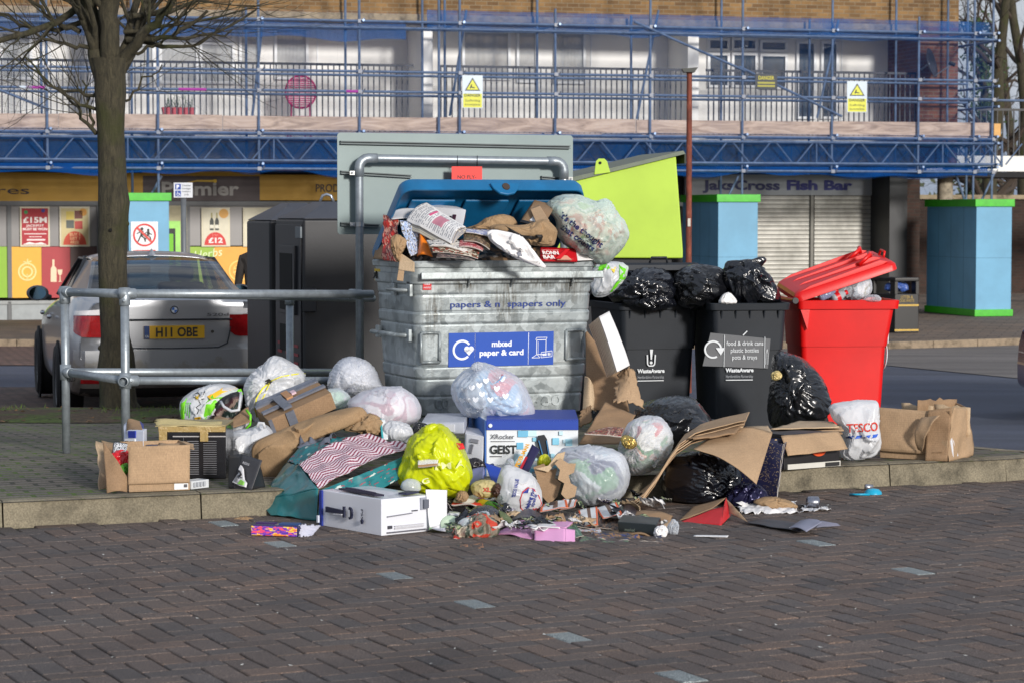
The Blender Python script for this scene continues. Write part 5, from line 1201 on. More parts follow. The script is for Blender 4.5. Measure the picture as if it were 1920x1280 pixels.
 # wheels and arches
 for s_ in(-1,1):
  for y in(1.02,3.91):
   mb=MB(); c=(s_*.93,y,.33)
   mb.lathe([(.33*math.cos(0)*0+.36,.015),(.36,.005),(.35,-.002)],28,c,(s_*-1,0,0)); mb.lathe([(0,-.004),(.36,-.003)],28,c,(s_*-1,0,0)); mb.build('wheel_arch',M_DARK,t_,world=False)
   mb=MB(); mb.lathe([(.22,.0),(.3,-.012),(.325,.01),(.33,.06),(.33,.2),(.3,.225),(.2,.225)],32,(s_*.945,y,.33),(-s_,0,0)); w_=mb.build('wheel',M((22,22,23),.75,name='tyre'),t_,world=False,smooth=True)
   mb=MB(); mb.lathe([(0,.02),(.05,.012),(.07,.04),(.19,.03),(.22,.002),(.22,.05)],28,(s_*.945,y,.33),(-s_,0,0)); mb.build('rim',M((130,132,136),.35,.8,name='alloy'),w_,world=False,smooth=True)
 for s_ in(-1,1):
  mb=MB(); mb.lathe([(0,-.07),(.05,-.06),(.075,-.01),(.08,.03),(.07,.045),(0,.05)],18,(s_*.99,2.95,1.05),(0,-1,0)); o=mb.build('door_mirror',M((54,58,66),.3,coat=.5,name='mirror_shell'),t_,world=False,smooth=True);
  for v in o.data.vertices:v.co.x=s_*.99+(v.co.x-s_*.99)*1.35; v.co.z=1.05+(v.co.z-1.05)*.95
  mb=MB(); mb.lathe([(0,.052),(.062,.052)],18,(s_*.99,2.95,1.05),(0,-1,0)); g_=mb.build('mirror_glass',M((90,120,140),.03,1,bmp=0,var=0,name='mirror'),o,world=False)
  for v in g_.data.vertices:v.co.x=s_*.99+(v.co.x-s_*.99)*1.3
  mb=MB(); mb.path([(s_*.86,2.98,1.0),(s_*.95,2.96,1.02)],.03,8); mb.build('mirror_arm',M_BLACK,t_,world=False)
  for y in(1.75,2.75):mb=MB(); mb.lathe([(0,-.1),(.018,-.08),(.024,0),(.018,.08),(0,.1)],10,(s_*.955,y,.87),(0,1,0)); mb.build('door_handle',M((190,192,196),.2,.9,name='chrome'),t_,world=False,smooth=True)
 return t_
car()
# ================================================================= kit for bags, boxes and crumpled sheets
from mathutils.bvhtree import BVHTree
NZ=noise.noise
def SV3(seed):r=random.Random(seed); return Vector((r.uniform(-50,50),r.uniform(-50,50),r.uniform(-50,50)))
_ico={}
def ico(n):
 if n not in _ico:
  bm=bmesh.new(); bmesh.ops.create_icosphere(bm,subdivisions=n,radius=1); bm.verts.ensure_lookup_table()
  _ico[n]=([v.co.normalized()for v in bm.verts],[tuple(v.index for v in f.verts)for f in bm.faces]); bm.free()
 return _ico[n]
def ridge(x):return 1-2*abs(x)
def crumple(p,s,f=2.2):
 q=p*f+s; w=noise.noise_vector(q*.8)*.7; q=q+w
 return ridge(NZ(q))*.66+ridge(NZ(q*2.1+s))*.2
def smooth_poly(pts,it=1):
 for _ in range(it):
  o=[]; n=len(pts)
  for i in range(n):
   a,b=pts[i],pts[(i+1)%n]; o+=[(a[0]*.8+b[0]*.2,a[1]*.8+b[1]*.2),(a[0]*.2+b[0]*.8,a[1]*.2+b[1]*.8)]
  pts=o
 return pts
class Blob:
 def __init__(s,outline,Y,thick,seed=1,amp=.05,f=2.2,knot=None,pleat=.06,npl=13,n=6,sm=1,c=None,flatback=1.0,pinch=.0,facet=.6,K=18):
  out=smooth_poly(outline,sm); s.Y=Y; S_=sc(Y); sd=SV3(seed)
  cx=c[0]if c else sum(p[0]for p in out)/len(out); cy=c[1]if c else sum(p[1]for p in out)/len(out); s.c=P(cx,cy,Y)
  # radius table
  K_f=K; K=180; tab=[]
  for k in range(K):
   a=2*math.pi*k/K; d=(math.cos(a),math.sin(a)); best=0
   for i in range(len(out)):
    x1,y1=(out[i][0]-cx),-(out[i][1]-cy); x2,y2=(out[(i+1)%len(out)][0]-cx),-(out[(i+1)%len(out)][1]-cy)
    ex,ey=x2-x1,y2-y1; den=d[0]*ey-d[1]*ex
    if abs(den)<1e-9:continue
    t=(x1*ey-y1*ex)/den; u=(x1*d[1]-y1*d[0])/den
    if t>0 and-1e-6<=u<=1+1e-6:best=max(best,t)
   tab.append(best/S_)
  R0=sum(tab)/K; vs,fs=ico(n); out_v=[]; kn=None
  if knot:kx,ky=(knot[0]-cx)/S_,-(knot[1]-cy)/S_; kn=Vector((kx/R0,-math.sqrt(max(0,1-min(.98,(kx*kx+ky*ky)/R0**2))),ky/R0)).normalized()
  ax_=kn or Vector((.2,0,.98))
  if kn:ka=kn.orthogonal().normalized(); kb=kn.cross(ka)
  fr_=random.Random(seed*7+1); pk=[(Vector((fr_.gauss(0,1),fr_.gauss(0,1)-.3,fr_.gauss(0,1))).normalized(),fr_.uniform(.74,.97))for _ in range(K_f)]
  for v in vs:
   rho=math.hypot(v.x,v.z); a=math.atan2(v.z,v.x)%(2*math.pi); t=a/(2*math.pi)*K; i=int(t)%K; fr=t-int(t)
   R_=tab[i]*(1-fr)+tab[(i+1)%K]*fr; rr=R_*(rho**.9)+(R0*rho-R_*rho)*max(0,.35-rho)
   p=Vector((math.cos(a)*rr,v.y*thick*(flatback if v.y>0 else 1),math.sin(a)*rr))
   vk=v-ax_*(v.dot(ax_)*.62); h=crumple(vk,sd,f)*amp; fs_=1
   for nk,dk in pk:
    q=v.dot(nk)
    if q>dk*fs_:fs_=dk/q
   h-=(1-fs_)*facet*.62*(1.1-.75*rho**5)
   if kn:
    th=math.acos(max(-1,min(1,v.dot(kn)))); ph=math.atan2(v.dot(kb),v.dot(ka))
    w=abs(math.sin(ph*npl/2+2.2*NZ(v*2.5+sd)+1.5*NZ(v*6-sd)))
    h+=pleat*(w-.5)*math.exp(-th/1.0)*min(1,th*3)*max(.15,.6+1.6*NZ(v*1.7+sd))+.4*pleat*(abs(math.sin(ph*npl*1.3+3*NZ(v*3+sd)))-.5)*math.exp(-th/1.6)
    if pinch:h-=pinch*math.exp(-(th/.28)**2)
   nrm=Vector((v.x,v.y,v.z)); damp=1-.55*rho**6
   p+=nrm*h*damp*R0*1.6
   out_v.append(s.c+p)
  s.v,s.f=out_v,fs; s.bvh=BVHTree.FromPolygons(out_v,fs); s.R0=R0
 def floor(s,z):
  for v in s.v:
   if v.z<z:v.z=z+.15*(v.z-z)*0+.0005
  return s
 def mesh(s,name,mat,parent=None,scale=1.0,cols=None):
  m_=MB(); c=s.c
  m_.add([c+(v-c)*scale for v in s.v]if scale!=1 else s.v,s.f)
  if cols:m_.cols=[cols((s.v[f[0]]-c),f)for f in s.f]
  return m_.build(name,mat,parent,smooth=True)
 def yhit(s,x,z,off=.002):
  h=s.bvh.ray_cast(Vector((x,s.Y-3,z)),Vector((0,1,0)))[0]
  return h.y-off if h else None
 def warp(s,off=.006):
  def w(p):
   y=s.yhit(p.x,p.z,off); return Vector((p.x,y if y is not None else s.c.y,p.z))
  return w
class PF:
 """text/shapes laid on a blob: coordinates in photo pixels at the blob's depth"""
 def __init__(s,bl,parent):s.b=bl; s.parent=parent
 def text(s,st,px,py,h,rgb,w=None,bold=.02,rot=0,shear=0,name='lettering'):
  Sx=sc(s.b.Y); o=P(px,py,s.b.Y); f=Face(o,(1,0,0),(0,0,1),s.parent,off=0)
  vs,fs,x0,x1,y0,y1=text_mesh(st,bold)
  f.text(st,0,0,h/Sx,rgb,None if w is None else w/Sx,bold,rot,shear,name,warp=s.b.warp())
 def poly(s,pts,rgb,name='print',sub=6,off=.005):
  """pixel polygon filled by a fan of conformed triangles"""
  c=(sum(p[0]for p in pts)/len(pts),sum(p[1]for p in pts)/len(pts)); m_=MB(); n=len(pts); vs=[]; w=s.b.warp(off)
  for j in range(sub+1):
   for p in pts:q=(c[0]+(p[0]-c[0])*j/sub,c[1]+(p[1]-c[1])*j/sub); vs.append(w(P(q[0],q[1],s.b.Y)))
  m_.add(vs,[(j*n+i,j*n+(i+1)%n,(j+1)*n+(i+1)%n,(j+1)*n+i)for j in range(sub)for i in range(n)])
  return m_.build(name,flat(*rgb)if not hasattr(rgb,'node_tree')else rgb,s.parent,smooth=True)
 def line(s,pts,wd,rgb,name='print',off=.003):
  m_=MB(); w=s.b.warp(off); m_.path([w(P(x,y,s.b.Y))for x,y in pts],wd/sc(s.b.Y)/2,6); return m_.build(name,flat(*rgb),s.parent,smooth=True)
  # ---- plastics
def plastic(name,rgb,rough=.35,bs=14,bstr=.35,alpha=1,sub=0,spec=.5,var=.05,coat=.0,trans=0):
 m,t,b,o=newmat(name); co=coords(t); c=C(*rgb)
 n=nd(t,'ShaderNodeTexNoise',Scale=bs,Detail=6,Roughness=.62,Distortion=1.6); t.links.new(co,n.inputs[0])
 v=nd(t,'ShaderNodeTexNoise',Scale=bs*2.4,Detail=3,Distortion=2.5); t.links.new(coords(t,scale=(1,1,.45)),v.inputs[0])
 nb=nd(t,'ShaderNodeTexNoise',Scale=5,Detail=3); t.links.new(co,nb.inputs[0])
 t.links.new(ramp(t,nb.outputs[0],[(.3,sh(c,1-var)),(.7,sh(c,1+var))]),b.inputs['Base Color'])
 b.inputs['Roughness'].default_value=rough; b.inputs['Specular IOR Level'].default_value=spec; b.inputs['Coat Weight'].default_value=coat
 def rd(x):
  a=t.nodes.new('ShaderNodeMath'); a.operation='SUBTRACT'; t.links.new(x,a.inputs[0]); a.inputs[1].default_value=.5
  a2=t.nodes.new('ShaderNodeMath'); a2.operation='ABSOLUTE'; t.links.new(a.outputs[0],a2.inputs[0]); return a2.outputs[0]
 p=bump(t,b,rd(n.outputs[0]),bstr,.05); bump(t,b,rd(v.outputs[0]),bstr*.6,.02,p)
 if alpha<1 or trans:
  tr=t.nodes.new('ShaderNodeBsdfTransparent'); tl=t.nodes.new('ShaderNodeBsdfTranslucent'); tl.inputs[0].default_value=c
  m1=t.nodes.new('ShaderNodeMixShader'); m1.inputs[0].default_value=trans; t.links.new(b.outputs[0],m1.inputs[1]); t.links.new(tl.outputs[0],m1.inputs[2])
  m2=t.nodes.new('ShaderNodeMixShader'); lw=nd(t,'ShaderNodeLayerWeight',Blend=.35)
  mr=t.nodes.new('ShaderNodeMapRange'); mr.inputs[1].default_value=0; mr.inputs[2].default_value=.8; mr.inputs[3].default_value=alpha; mr.inputs[4].default_value=1
  t.links.new(lw.outputs['Facing'],mr.inputs[0]); t.links.new(mr.outputs[0],m2.inputs[0]); t.links.new(tr.outputs[0],m2.inputs[1]); t.links.new(m1.outputs[0],m2.inputs[2]); t.links.new(m2.outputs[0],o.inputs[0])
 return m
BAGBLK=plastic('black_polythene',(20,21,25),.22,4,.17,spec=.8,var=.2)
BAGBLK2=plastic('black_polythene_shiny',(18,20,27),.19,4.5,.2,spec=.9,var=.2)
BAGWHT=plastic('white_polythene',(228,230,234),.3,4,.13,trans=.25,alpha=.86)
BAGCLR=plastic('clear_polythene',(220,226,234),.18,7,.3,alpha=.25,trans=.2)
BAGHAZ=plastic('hazy_polythene',(226,230,238),.22,4,.16,alpha=.34,trans=.25)
BAGMINT=plastic('mint_polythene',(222,238,230),.22,4,.15,alpha=.5,trans=.25)
BAGYEL=plastic('yellow_polythene',(212,222,20),.3,4,.12,trans=.2,alpha=.99)
def tintmat(name='printed',rough=.5,bs=0):
 k=('tint',rough)
 if k in _mc:return _mc[k]
 m,t,b,o=newmat(name); at=nd(t,'ShaderNodeAttribute',attribute_name='tint'); t.links.new(at.outputs[0],b.inputs['Base Color']); b.inputs['Roughness'].default_value=rough
 n=nd(t,'ShaderNodeTexNoise',Scale=60,Detail=4); t.links.new(coords(t),n.inputs[0]); bump(t,b,n.outputs[0],.15,.004); _mc[k]=m; return m
def cl(c):return C(*c)
def junkcols(pal,f=9,seed=0):
 s=SV3(seed); pal=[C(*c)for c in pal]
 def g(d,face):
  v=NZ(d*f+s)*.5+NZ(d*f*2.3-s)*.25; i=int((v+.5)*len(pal)*1.35)%len(pal); return pal[i]
 return g
def kraft(name,rgb,lines=True):
 m,t,b,o=newmat(name); c=C(*rgb); co=coords(t)
 n=nd(t,'ShaderNodeTexNoise',Scale=4,Detail=6,Roughness=.6); t.links.new(co,n.inputs[0]); n2=nd(t,'ShaderNodeTexNoise',Scale=240,Detail=2); t.links.new(coords(t,scale=(1,1,.3)),n2.inputs[0])
 a=ramp(t,n.outputs[0],[(.3,sh(c,.82)),(.7,sh(c,1.1))]); g=ramp(t,n2.outputs[0],[(.3,(.85,.85,.85,1)),(.7,(1.12,1.12,1.12,1))])
 t.links.new(mixc(t,1.0,a,g,'MULTIPLY'),b.inputs['Base Color']); b.inputs['Roughness'].default_value=.82; b.inputs['Specular IOR Level'].default_value=.3
 p=bump(t,b,n.outputs[0],.25,.03)
 if lines:
  w=nd(t,'ShaderNodeTexWave'); w.inputs['Scale'].default_value=26; w.bands_direction='Z'; t.links.new(co,w.inputs[0]); bump(t,b,w.outputs[0],.12,.003,p)
 return m
KR=kraft('kraft_card',(172,144,114)); KR2=kraft('kraft_card_dark',(150,122,94)); KR3=kraft('kraft_card_pale',(190,166,136)); KRP=kraft('kraft_paper',(160,132,100),False)
PAPER=M((226,224,224),.6,var=.05,vs=20,bmp=.2,bs=30,name='white_paper'); WBOX=M((226,226,230),.4,var=.04,vs=4,bmp=.05,name='white_carton')
def Q(*a):return[P(*p)for p in a]
def sheet3(corners,nu=14,nv=14,amp=.004,f=6,seed=0,bend=0,thick=.003,col=None,mat=None,name='sheet',parent=None,bendv=0,edge=0,smooth=True,label=None):
 """bilinear crumpled sheet; corners: bottom-left, bottom-right, top-right, top-left (world). bend = bulge along the normal"""
 a,b,c,d=map(Vector,corners); nn=(b-a).cross(d-a).normalized(); s=SV3(seed); g=[]
 for j in range(nv+1):
  v=j/nv
  for i in range(nu+1):
   u=i/nu; p=(a*(1-u)+b*u)*(1-v)+(d*(1-u)+c*u)*v
   h=bend*math.sin(math.pi*u)+bendv*math.sin(math.pi*v)+amp*(ridge(NZ(p*f+s))*1.2+NZ(p*f*2.7-s)*.8)
   if edge:e=NZ(Vector((u*9,v*9,seed)))*edge; p+=(b-a).normalized()*e*(1 if u in(0,1)else .3)+(d-a).normalized()*e*(1 if v in(0,1)else .3)
   g.append(p+nn*h)
 m_=MB(); N=len(g); W_=nu+1; back=[p-nn*thick for p in g]; fs=[]; cs=[]
 for j in range(nv):
  for i in range(nu):
   q=(j*W_+i,j*W_+i+1,(j+1)*W_+i+1,(j+1)*W_+i); fs.append(q); fs.append(tuple(N+k for k in q[::-1]))
   if col:cc=col((i+.5)/nu,(j+.5)/nv); cc=(*cc[:3],1)if isinstance(cc[0],float)else C(*cc); cs+=[cc,cc]
 rim=[i for i in range(nu)]+[nu+j*W_ for j in range(nv)]+[nv*W_+i for i in range(nu,0,-1)]+[j*W_ for j in range(nv,0,-1)]
 for k in range(len(rim)):x,y=rim[k],rim[(k+1)%len(rim)]; fs.append((x,N+x,N+y,y)); cs.append((.5,.45,.4,1))
 m_.add(g+back,fs)
 if col:m_.cols=cs; mat=tintmat()
 return m_.build(name,mat or PAPER,parent,smooth=smooth,label=label)
def item(name,label,cat,px,py,Y,group=None):return thing(name,label,cat,P(px,py,Y),0,group)
def frame_box(t_,O,ex,ey,ez,mat,name='body',bev=.003,dent=.004,seed=0):
 """solid carton with slightly bulged, dented faces; returns (obj, faces dict)"""
 O,ex,ey,ez=map(Vector,(O,ex,ey,ez)); m_=MB(); s=SV3(seed)
 def face(o,u,v,n_,k=8):
  g=[];
  for j in range(k+1):
   for i in range(k+1):
    a,b=i/k,j/k; w=math.sin(math.pi*a)*math.sin(math.pi*b); p=o+u*a+v*b; g.append(p+n_*dent*(w*1.2*(.3+NZ(p*5+s))*2))
  m_.add(g,[(j*(k+1)+i,j*(k+1)+i+1,(j+1)*(k+1)+i+1,(j+1)*(k+1)+i)for j in range(k)for i in range(k)])
 nx,ny,nz=ex.normalized(),ey.normalized(),ez.normalized()
 face(O,ex,ez,-ny); face(O+ey+ex,-ex,ez,ny); face(O+ey,-ey,ez,-nx); face(O+ex,ey,ez,nx); face(O+ez,ex,ey,nz); face(O+ey,ex,-ey,-nz)
 o=m_.build(name,mat,t_,smooth=False); bm=bmesh.new(); bm.from_mesh(o.data); bmesh.ops.remove_doubles(bm,verts=bm.verts,dist=.0005); bm.to_mesh(o.data); bm.free()
 for p in o.data.polygons:p.use_smooth=True
 bv=o.modifiers.new('b','BEVEL'); bv.width=bev; bv.segments=2; bv.limit_method='ANGLE'; bv.angle_limit=R(50); o.modifiers.new('w','WEIGHTED_NORMAL')
 F={'front':Face(O,ex,ez,o,off=.0015+dent*1.3),'top':Face(O+ez,ex,ey,o,off=.0015+dent*1.3),'left':Face(O+ey,-ey,ez,o,off=.0015+dent*1.3),'right':Face(O+ex,ey,ez,o,off=.0015+dent*1.3)}
 return o,F
def open_box(t_,O,ex,ey,ez,mat,th=.005,inner=None,walls='FBLR'):
 O,ex,ey,ez=map(Vector,(O,ex,ey,ez)); nx,ny,nz=ex.normalized(),ey.normalized(),ez.normalized(); m_=MB()
 m_.par(O,ex,ey,nz*th)
 if 'F' in walls:m_.par(O+nz*th,ex,ny*th,ez-nz*th)
 if 'B' in walls:m_.par(O+ey-ny*th+nz*th,ex,ny*th,ez-nz*th)
 if 'L' in walls:m_.par(O+ny*th+nz*th,nx*th,ey-ny*2*th,ez-nz*th)
 if 'R' in walls:m_.par(O+ex-nx*th+ny*th+nz*th,nx*th,ey-ny*2*th,ez-nz*th)
 return m_.build('walls',mat,t_,bevel=.0015),Face(O,ex,ez,t_,off=.002),Face(O+ex,ey,ez,t_,off=.002)
def lathe_item(name,label,cat,prof,p,ax,group=None,n=20):
 """prof split in named sections: [(part, mat, [(r,h)...])]"""
 t_=thing(name,label,cat,p,0,group)
 for part,mat,pr in prof:m_=MB(); m_.lathe(pr,n,p,ax); m_.build(part,mat,t_,smooth=True)
 return t_
def bag(name,label,outline,Y,thick,mat,seed=1,amp=.05,f=2.2,knot=None,pleat=.06,npl=13,n=6,inner=None,innerf=9,cat='bin bag',group=None,ears=None,tie=None,pinch=.0,zmin=None,sm=1,earmat=None):
 bl=Blob(outline,Y,thick,seed,amp,f,knot,pleat,npl,max(n,5),pinch=pinch,sm=sm,facet=.6 if n>5 else 1.1,K=18 if n>5 else 10)
 if zmin is not None:bl.floor(zmin)
 t_=thing(name,label,cat,bl.c,0,group); o=bl.mesh('skin',mat,t_)
 if inner:b2=Blob(outline,Y+.01,thick*.8,seed+50,amp*2,f*1.5,n=6,facet=1.1,K=12); b2.mesh('contents',tintmat(),t_,scale=.88,cols=junkcols(inner,innerf,seed))
 if ears:
  for k,e in enumerate(ears):
   eb=Blob(e,Y-thick*.35,.03 if thick<.2 else .04,seed+k+9,.14,3,knot=None,n=5); eb.mesh('tied_end',earmat or mat,t_)
 return t_,bl,o
 # ================================================================= the overflowing bins
YAW=R(21.3); KX=Vector((math.cos(YAW),math.sin(YAW),0)); KY=Vector((-math.sin(YAW),math.cos(YAW),0))
def rrect(x0,x1,y0,y1,r,k=5):
 pts=[]
 for cx,cy,st in((x1-r,y0+r,-90),(x1-r,y1-r,0),(x0+r,y1-r,90),(x0+r,y0+r,180)):
  for i in range(k+1):a=R(st+90*i/k); pts.append((cx+r*math.cos(a),cy+r*math.sin(a)))
 return pts
def loft(mb,secs,cap0=True,cap1=True):
 n=len(secs[0]); b=len(mb.v)
 for s in secs:mb.v+=[Vector(p)for p in s]
 for i in range(len(secs)-1):
  for k in range(n):mb.f.append([b+i*n+k,b+i*n+(k+1)%n,b+(i+1)*n+(k+1)%n,b+(i+1)*n+k]); mb.m.append(mb.mi)
 if cap0:mb.f.append([b+k for k in range(n)][::-1]); mb.m.append(mb.mi)
 if cap1:mb.f.append([b+(len(secs)-1)*n+k for k in range(n)]); mb.m.append(mb.mi)
STAINS=[(P(x,y,Y).x,P(x,y,Y).z,w/330,h/330)for x,y,Y,w,h in((950,560,13.72,28,44),(812,585,13.57,16,50),(1072,535,13.85,22,26),(868,533,13.62,34,14),(1010,532,13.8,40,10))]
def galv():
 m,t,b,o_=newmat('galvanised_sheet'); co=coords(t)
 v=nd(t,'ShaderNodeTexVoronoi',Scale=26); v.inputs['Randomness'].default_value=1
 n=nd(t,'ShaderNodeTexNoise',Scale=6,Detail=3,Distortion=1); t.links.new(co,n.inputs[0])
 vm=t.nodes.new('ShaderNodeMix'); vm.data_type='VECTOR'; vm.inputs[0].default_value=.06; t.links.new(co,vm.inputs[4]); t.links.new(n.outputs[1],vm.inputs[5]); t.links.new(vm.outputs[1],v.inputs[0])
 base=ramp(t,v.outputs[1],[(0,C(124,132,134)),(1,C(172,180,182))])
 st=nd(t,'ShaderNodeTexNoise',Scale=5,Detail=8,Roughness=.75); t.links.new(coords(t,scale=(2.2,2.2,.55)),st.inputs[0])
 f=ramp(t,st.outputs[0],[(.56,(0,0,0,1)),(.7,(.42,.42,.42,1))])
 c1=mixc(t,f,base,C(92,84,72))
 sx=t.nodes.new('ShaderNodeSeparateXYZ'); t.links.new(co,sx.inputs[0]); sk=nd(t,'ShaderNodeTexNoise',Scale=30,Detail=6,Roughness=.7); t.links.new(coords(t,scale=(2.5,2.5,.16)),sk.inputs[0])
 for(X0,Z0,wx,wz)in STAINS:
  def mth(op,a_,b_,c_=None):
   q=t.nodes.new('ShaderNodeMath'); q.operation=op
   for i_,v_ in enumerate((a_,b_,c_)):
    if v_ is None:continue
    if hasattr(v_,'links'):t.links.new(v_,q.inputs[i_])
    else:q.inputs[i_].default_value=v_
   return q.outputs[0]
  dx=mth('MULTIPLY',mth('SUBTRACT',sx.outputs[0],X0),1/wx); dz=mth('MULTIPLY',mth('SUBTRACT',sx.outputs[2],Z0),1/wz)
  g_=mth('POWER',2.718,mth('MULTIPLY',mth('ADD',mth('MULTIPLY',dx,dx),mth('MULTIPLY',dz,dz)),-1.0))
  m_=mth('MULTIPLY',g_,mth('MULTIPLY_ADD',sk.outputs[0],4.0,-1.55)); cc=t.nodes.new('ShaderNodeClamp'); t.links.new(m_,cc.inputs[0])
  c1=mixc(t,cc.outputs[0],c1,C(70,64,52))
 b2=nd(t,'ShaderNodeTexNoise',Scale=2.2,Detail=5); t.links.new(co,b2.inputs[0])
 f2=ramp(t,b2.outputs[0],[(.5,(0,0,0,1)),(.75,(.6,.6,.6,1))])
 t.links.new(mixc(t,f2,c1,C(196,200,198)),b.inputs['Base Color'])
 b.inputs['Metallic'].default_value=.35; t.links.new(ramp(t,v.outputs[1],[(0,(.34,.34,.34,1)),(1,(.58,.58,.58,1))]),b.inputs['Roughness'])
 n3=nd(t,'ShaderNodeTexNoise',Scale=12,Detail=4); t.links.new(co,n3.inputs[0]); bump(t,b,n3.outputs[0],.25,.02); return m
M_GALV=galv(); M_STAIN=M((92,80,60),.8,var=.3,vs=30,name='rust_stain')
BW_,BDp=1.105,.72; ZT,ZB=1.232,.3535
BO2=Vector((P(775,495,13.5).x,13.5,0))
def KB(x,y,z):return BO2+KX*x+KY*y+Vector((0,0,z))
def eurobin():
 g=it(14); t_=thing('metal_container','large galvanised metal wheeled container marked for papers, overflowing with paper and card','wheeled container',(*KB(BW_/2,BDp/2,g)[:2],g),0)
 yz=lambda y:1.5-(y-400)*13.5/FOC
 ribs=[yz(y)for y in(554,587,609,689,712,746)]
 prof=[(ZB-.0,.03,0)]; NR=150; lo=yz(712),yz(689)
 for q in range(NR+1):
  z=ZB+.012+(ZT-.145-ZB-.012)*q/NR; d=0
  for rb in ribs:
   e=abs(z-rb)
   if e<.009:d-=.0055*(1-e/.009)
  if yz(609)<z<yz(587):d+=.005
  if lo[0]<z<lo[1]:d+=.005
  prof.append((z,0,d))
 secs=[]
 def sec(z,extra,r=.05):
  k=(z-ZB)/(ZT-ZB); ins=.05*(1-k)-extra; p=rrect(ins,BW_-ins*1.1,ins*.8,BDp-ins*.8,r+.02*(1-k)); return[KB(x,y,z)for x,y in p]
 m_=MB(); secs.append(sec(ZB,-.02));
 for z,a,d in prof[1:]:secs.append(sec(z,d))
 secs+=[sec(ZT-.135,.0),sec(ZT-.13,.004),sec(ZT-.125,.012),sec(ZT-.075,.014),sec(ZT-.07,.004),sec(ZT-.04,.004),sec(ZT-.035,.016),sec(ZT-.01,.018),sec(ZT,.010),sec(ZT,-.012),sec(ZT-.25,-.02)]
 loft(m_,secs,True,False); bo=m_.build('body',M_GALV,t_,smooth=True); sm_auto(bo,28)
 m_=MB(); x0,x1=.03,BW_+.03
 m_.prism([KB(x0,-.01,ZT-.072),KB(x0,-.05,ZT-.06),KB(x0,-.055,ZT-.1),KB(x0,-.045,ZT-.105),KB(x0,-.04,ZT-.075),KB(x0,-.01,ZT-.085)],KX*(x1-x0)); m_.build('lip',M_GALV,t_,bevel=.004)
 for x in(.32,.58,.95):m_=MB(); m_.prism([KB(x,-.005,ZT-.105),KB(x,-.04,ZT-.105),KB(x,-.005,ZT-.15)],KX*.008); m_.build('gusset',M_GALV,t_)
 for(xa,xb)in((.05,.16),(.93,1.05)):
  m_=MB(); za,zb_=yz(680),yz(625)
  for(p0,p1)in(((xa,za),(xb,za)),((xb,za),(xb,zb_)),((xb,zb_),(xa,zb_)),((xa,zb_),(xa,za))):m_.tube(KB(p0[0],.012,p0[1]),KB(p1[0],.012,p1[1]),.009,8)
  m_.build('pressing',M_GALV,t_,smooth=True)
  # side handles on the left end
 for(y0,y1,z0,r_)in((.06,.34,yz(545),.010),(.08,.62,yz(630),.013)):
  m_=MB(); m_.path([KB(.02,y0,z0-.0),KB(-.05,y0+.02,z0),KB(-.05,y1-.02,z0),KB(.02,y1,z0)],r_,8); m_.build('handle',M_GALV,t_,smooth=True)
  for y_ in(y0,y1):m_=MB(); m_.par(KB(-.012,y_-.03,z0-.035),KX*.02,KY*.06,(0,0,.07)); m_.build('bracket',M_GALV,t_,bevel=.004)
 f=Face(KB(-.002,.62,ZT-.35),-KY*.6,(0,0,.3),t_,off=.003); f.n=-KX; f.rect(.52,.2,.57,.26,(20,20,16),'print');
 f=Face(KB(.008,BDp,ZT-.2),-KY*BDp,(0,0,.2),t_,off=.006); f.O-=KX*.004; f.rect(.03,.075,.13,.145,(206,170,20),'sticker'); f.line([(.05,.09),(.1,.13),(.11,.09),(.06,.12)],.006,(30,28,20),lv=3)
 # castors
 for x in(.12,BW_-.14):
  for y in(.12,BDp-.14):
   m_=MB(); m_.lathe([(0,-.024),(.088,-.024),(.1,-.012),(.1,.012),(.088,.024),(0,.024)],20,KB(x,y,it(14)+.1),KX); m_.build('castor',M((28,28,30),.7,name='rubber'),t_,smooth=True)
   m_=MB(); m_.par(KB(x-.035,y-.05,it(14)+.1),KX*.006,KY*.08,(0,0,ZB-it(14)-.1)); m_.par(KB(x+.03,y-.05,it(14)+.1),KX*.006,KY*.08,(0,0,ZB-it(14)-.1)); m_.build('castor_fork',M_GALV,t_)
   # lettering and sticker on the front
 tilt=.05/(ZT-ZB)*.8
 def Ff(px0,py0,px1,py1,off=.004):
  za,zb_=yz(py1),yz(py0); xa=solvex(px0); xb=solvex(px1); return Face(KB(xa,.04*(1-(za-ZB)/(ZT-ZB))-.001,za),KX*(xb-xa),Vector((0,0,zb_-za))-KY*.04*(zb_-za)/(ZT-ZB),t_,off=off)
 def solvex(px):
  u=(px-960)/FOC; return(u*BO2.y-BO2.x)/(KX.x-u*KX.y)
 navy=(28,58,130)
 f=Ff(845,561,1062,579,off=.003); f.text('papers & n',0,.004,.036,navy,w=f.w*.425,bold=.012); f.text('spapers only',f.w*.49,.004,.036,navy,w=f.w*.51,bold=.012)
 f=Ff(843,626,1040,690); w,h=f.w,f.h; f.rect(0,0,w,h,(12,72,170),'sticker',lv=0); wt=(226,230,240); yh=h*.5
 f.ring(w*.125,yh,h*.3,h*.065,wt,35,315); f.disc(w*.17,yh+h*.02,h*.085,wt,'emblem',lv=1); f.disc(w*.21,yh+h*.02,h*.085,wt,'emblem',lv=1); f.poly([(w*.145,yh+h*.0),(w*.235,yh),(w*.19,yh-h*.17)],wt,'emblem',lv=1)
 for x in(.245,.755):f.rect(w*x,h*.03,w*x+.004,h*.97,wt,'print')
 f.text('mixed',w*.5,h*.58,h*.17,wt,w=w*.19,bold=.035,center=True); f.text('paper & card',w*.5,h*.32,h*.17,wt,w=w*.42,bold=.035,center=True)
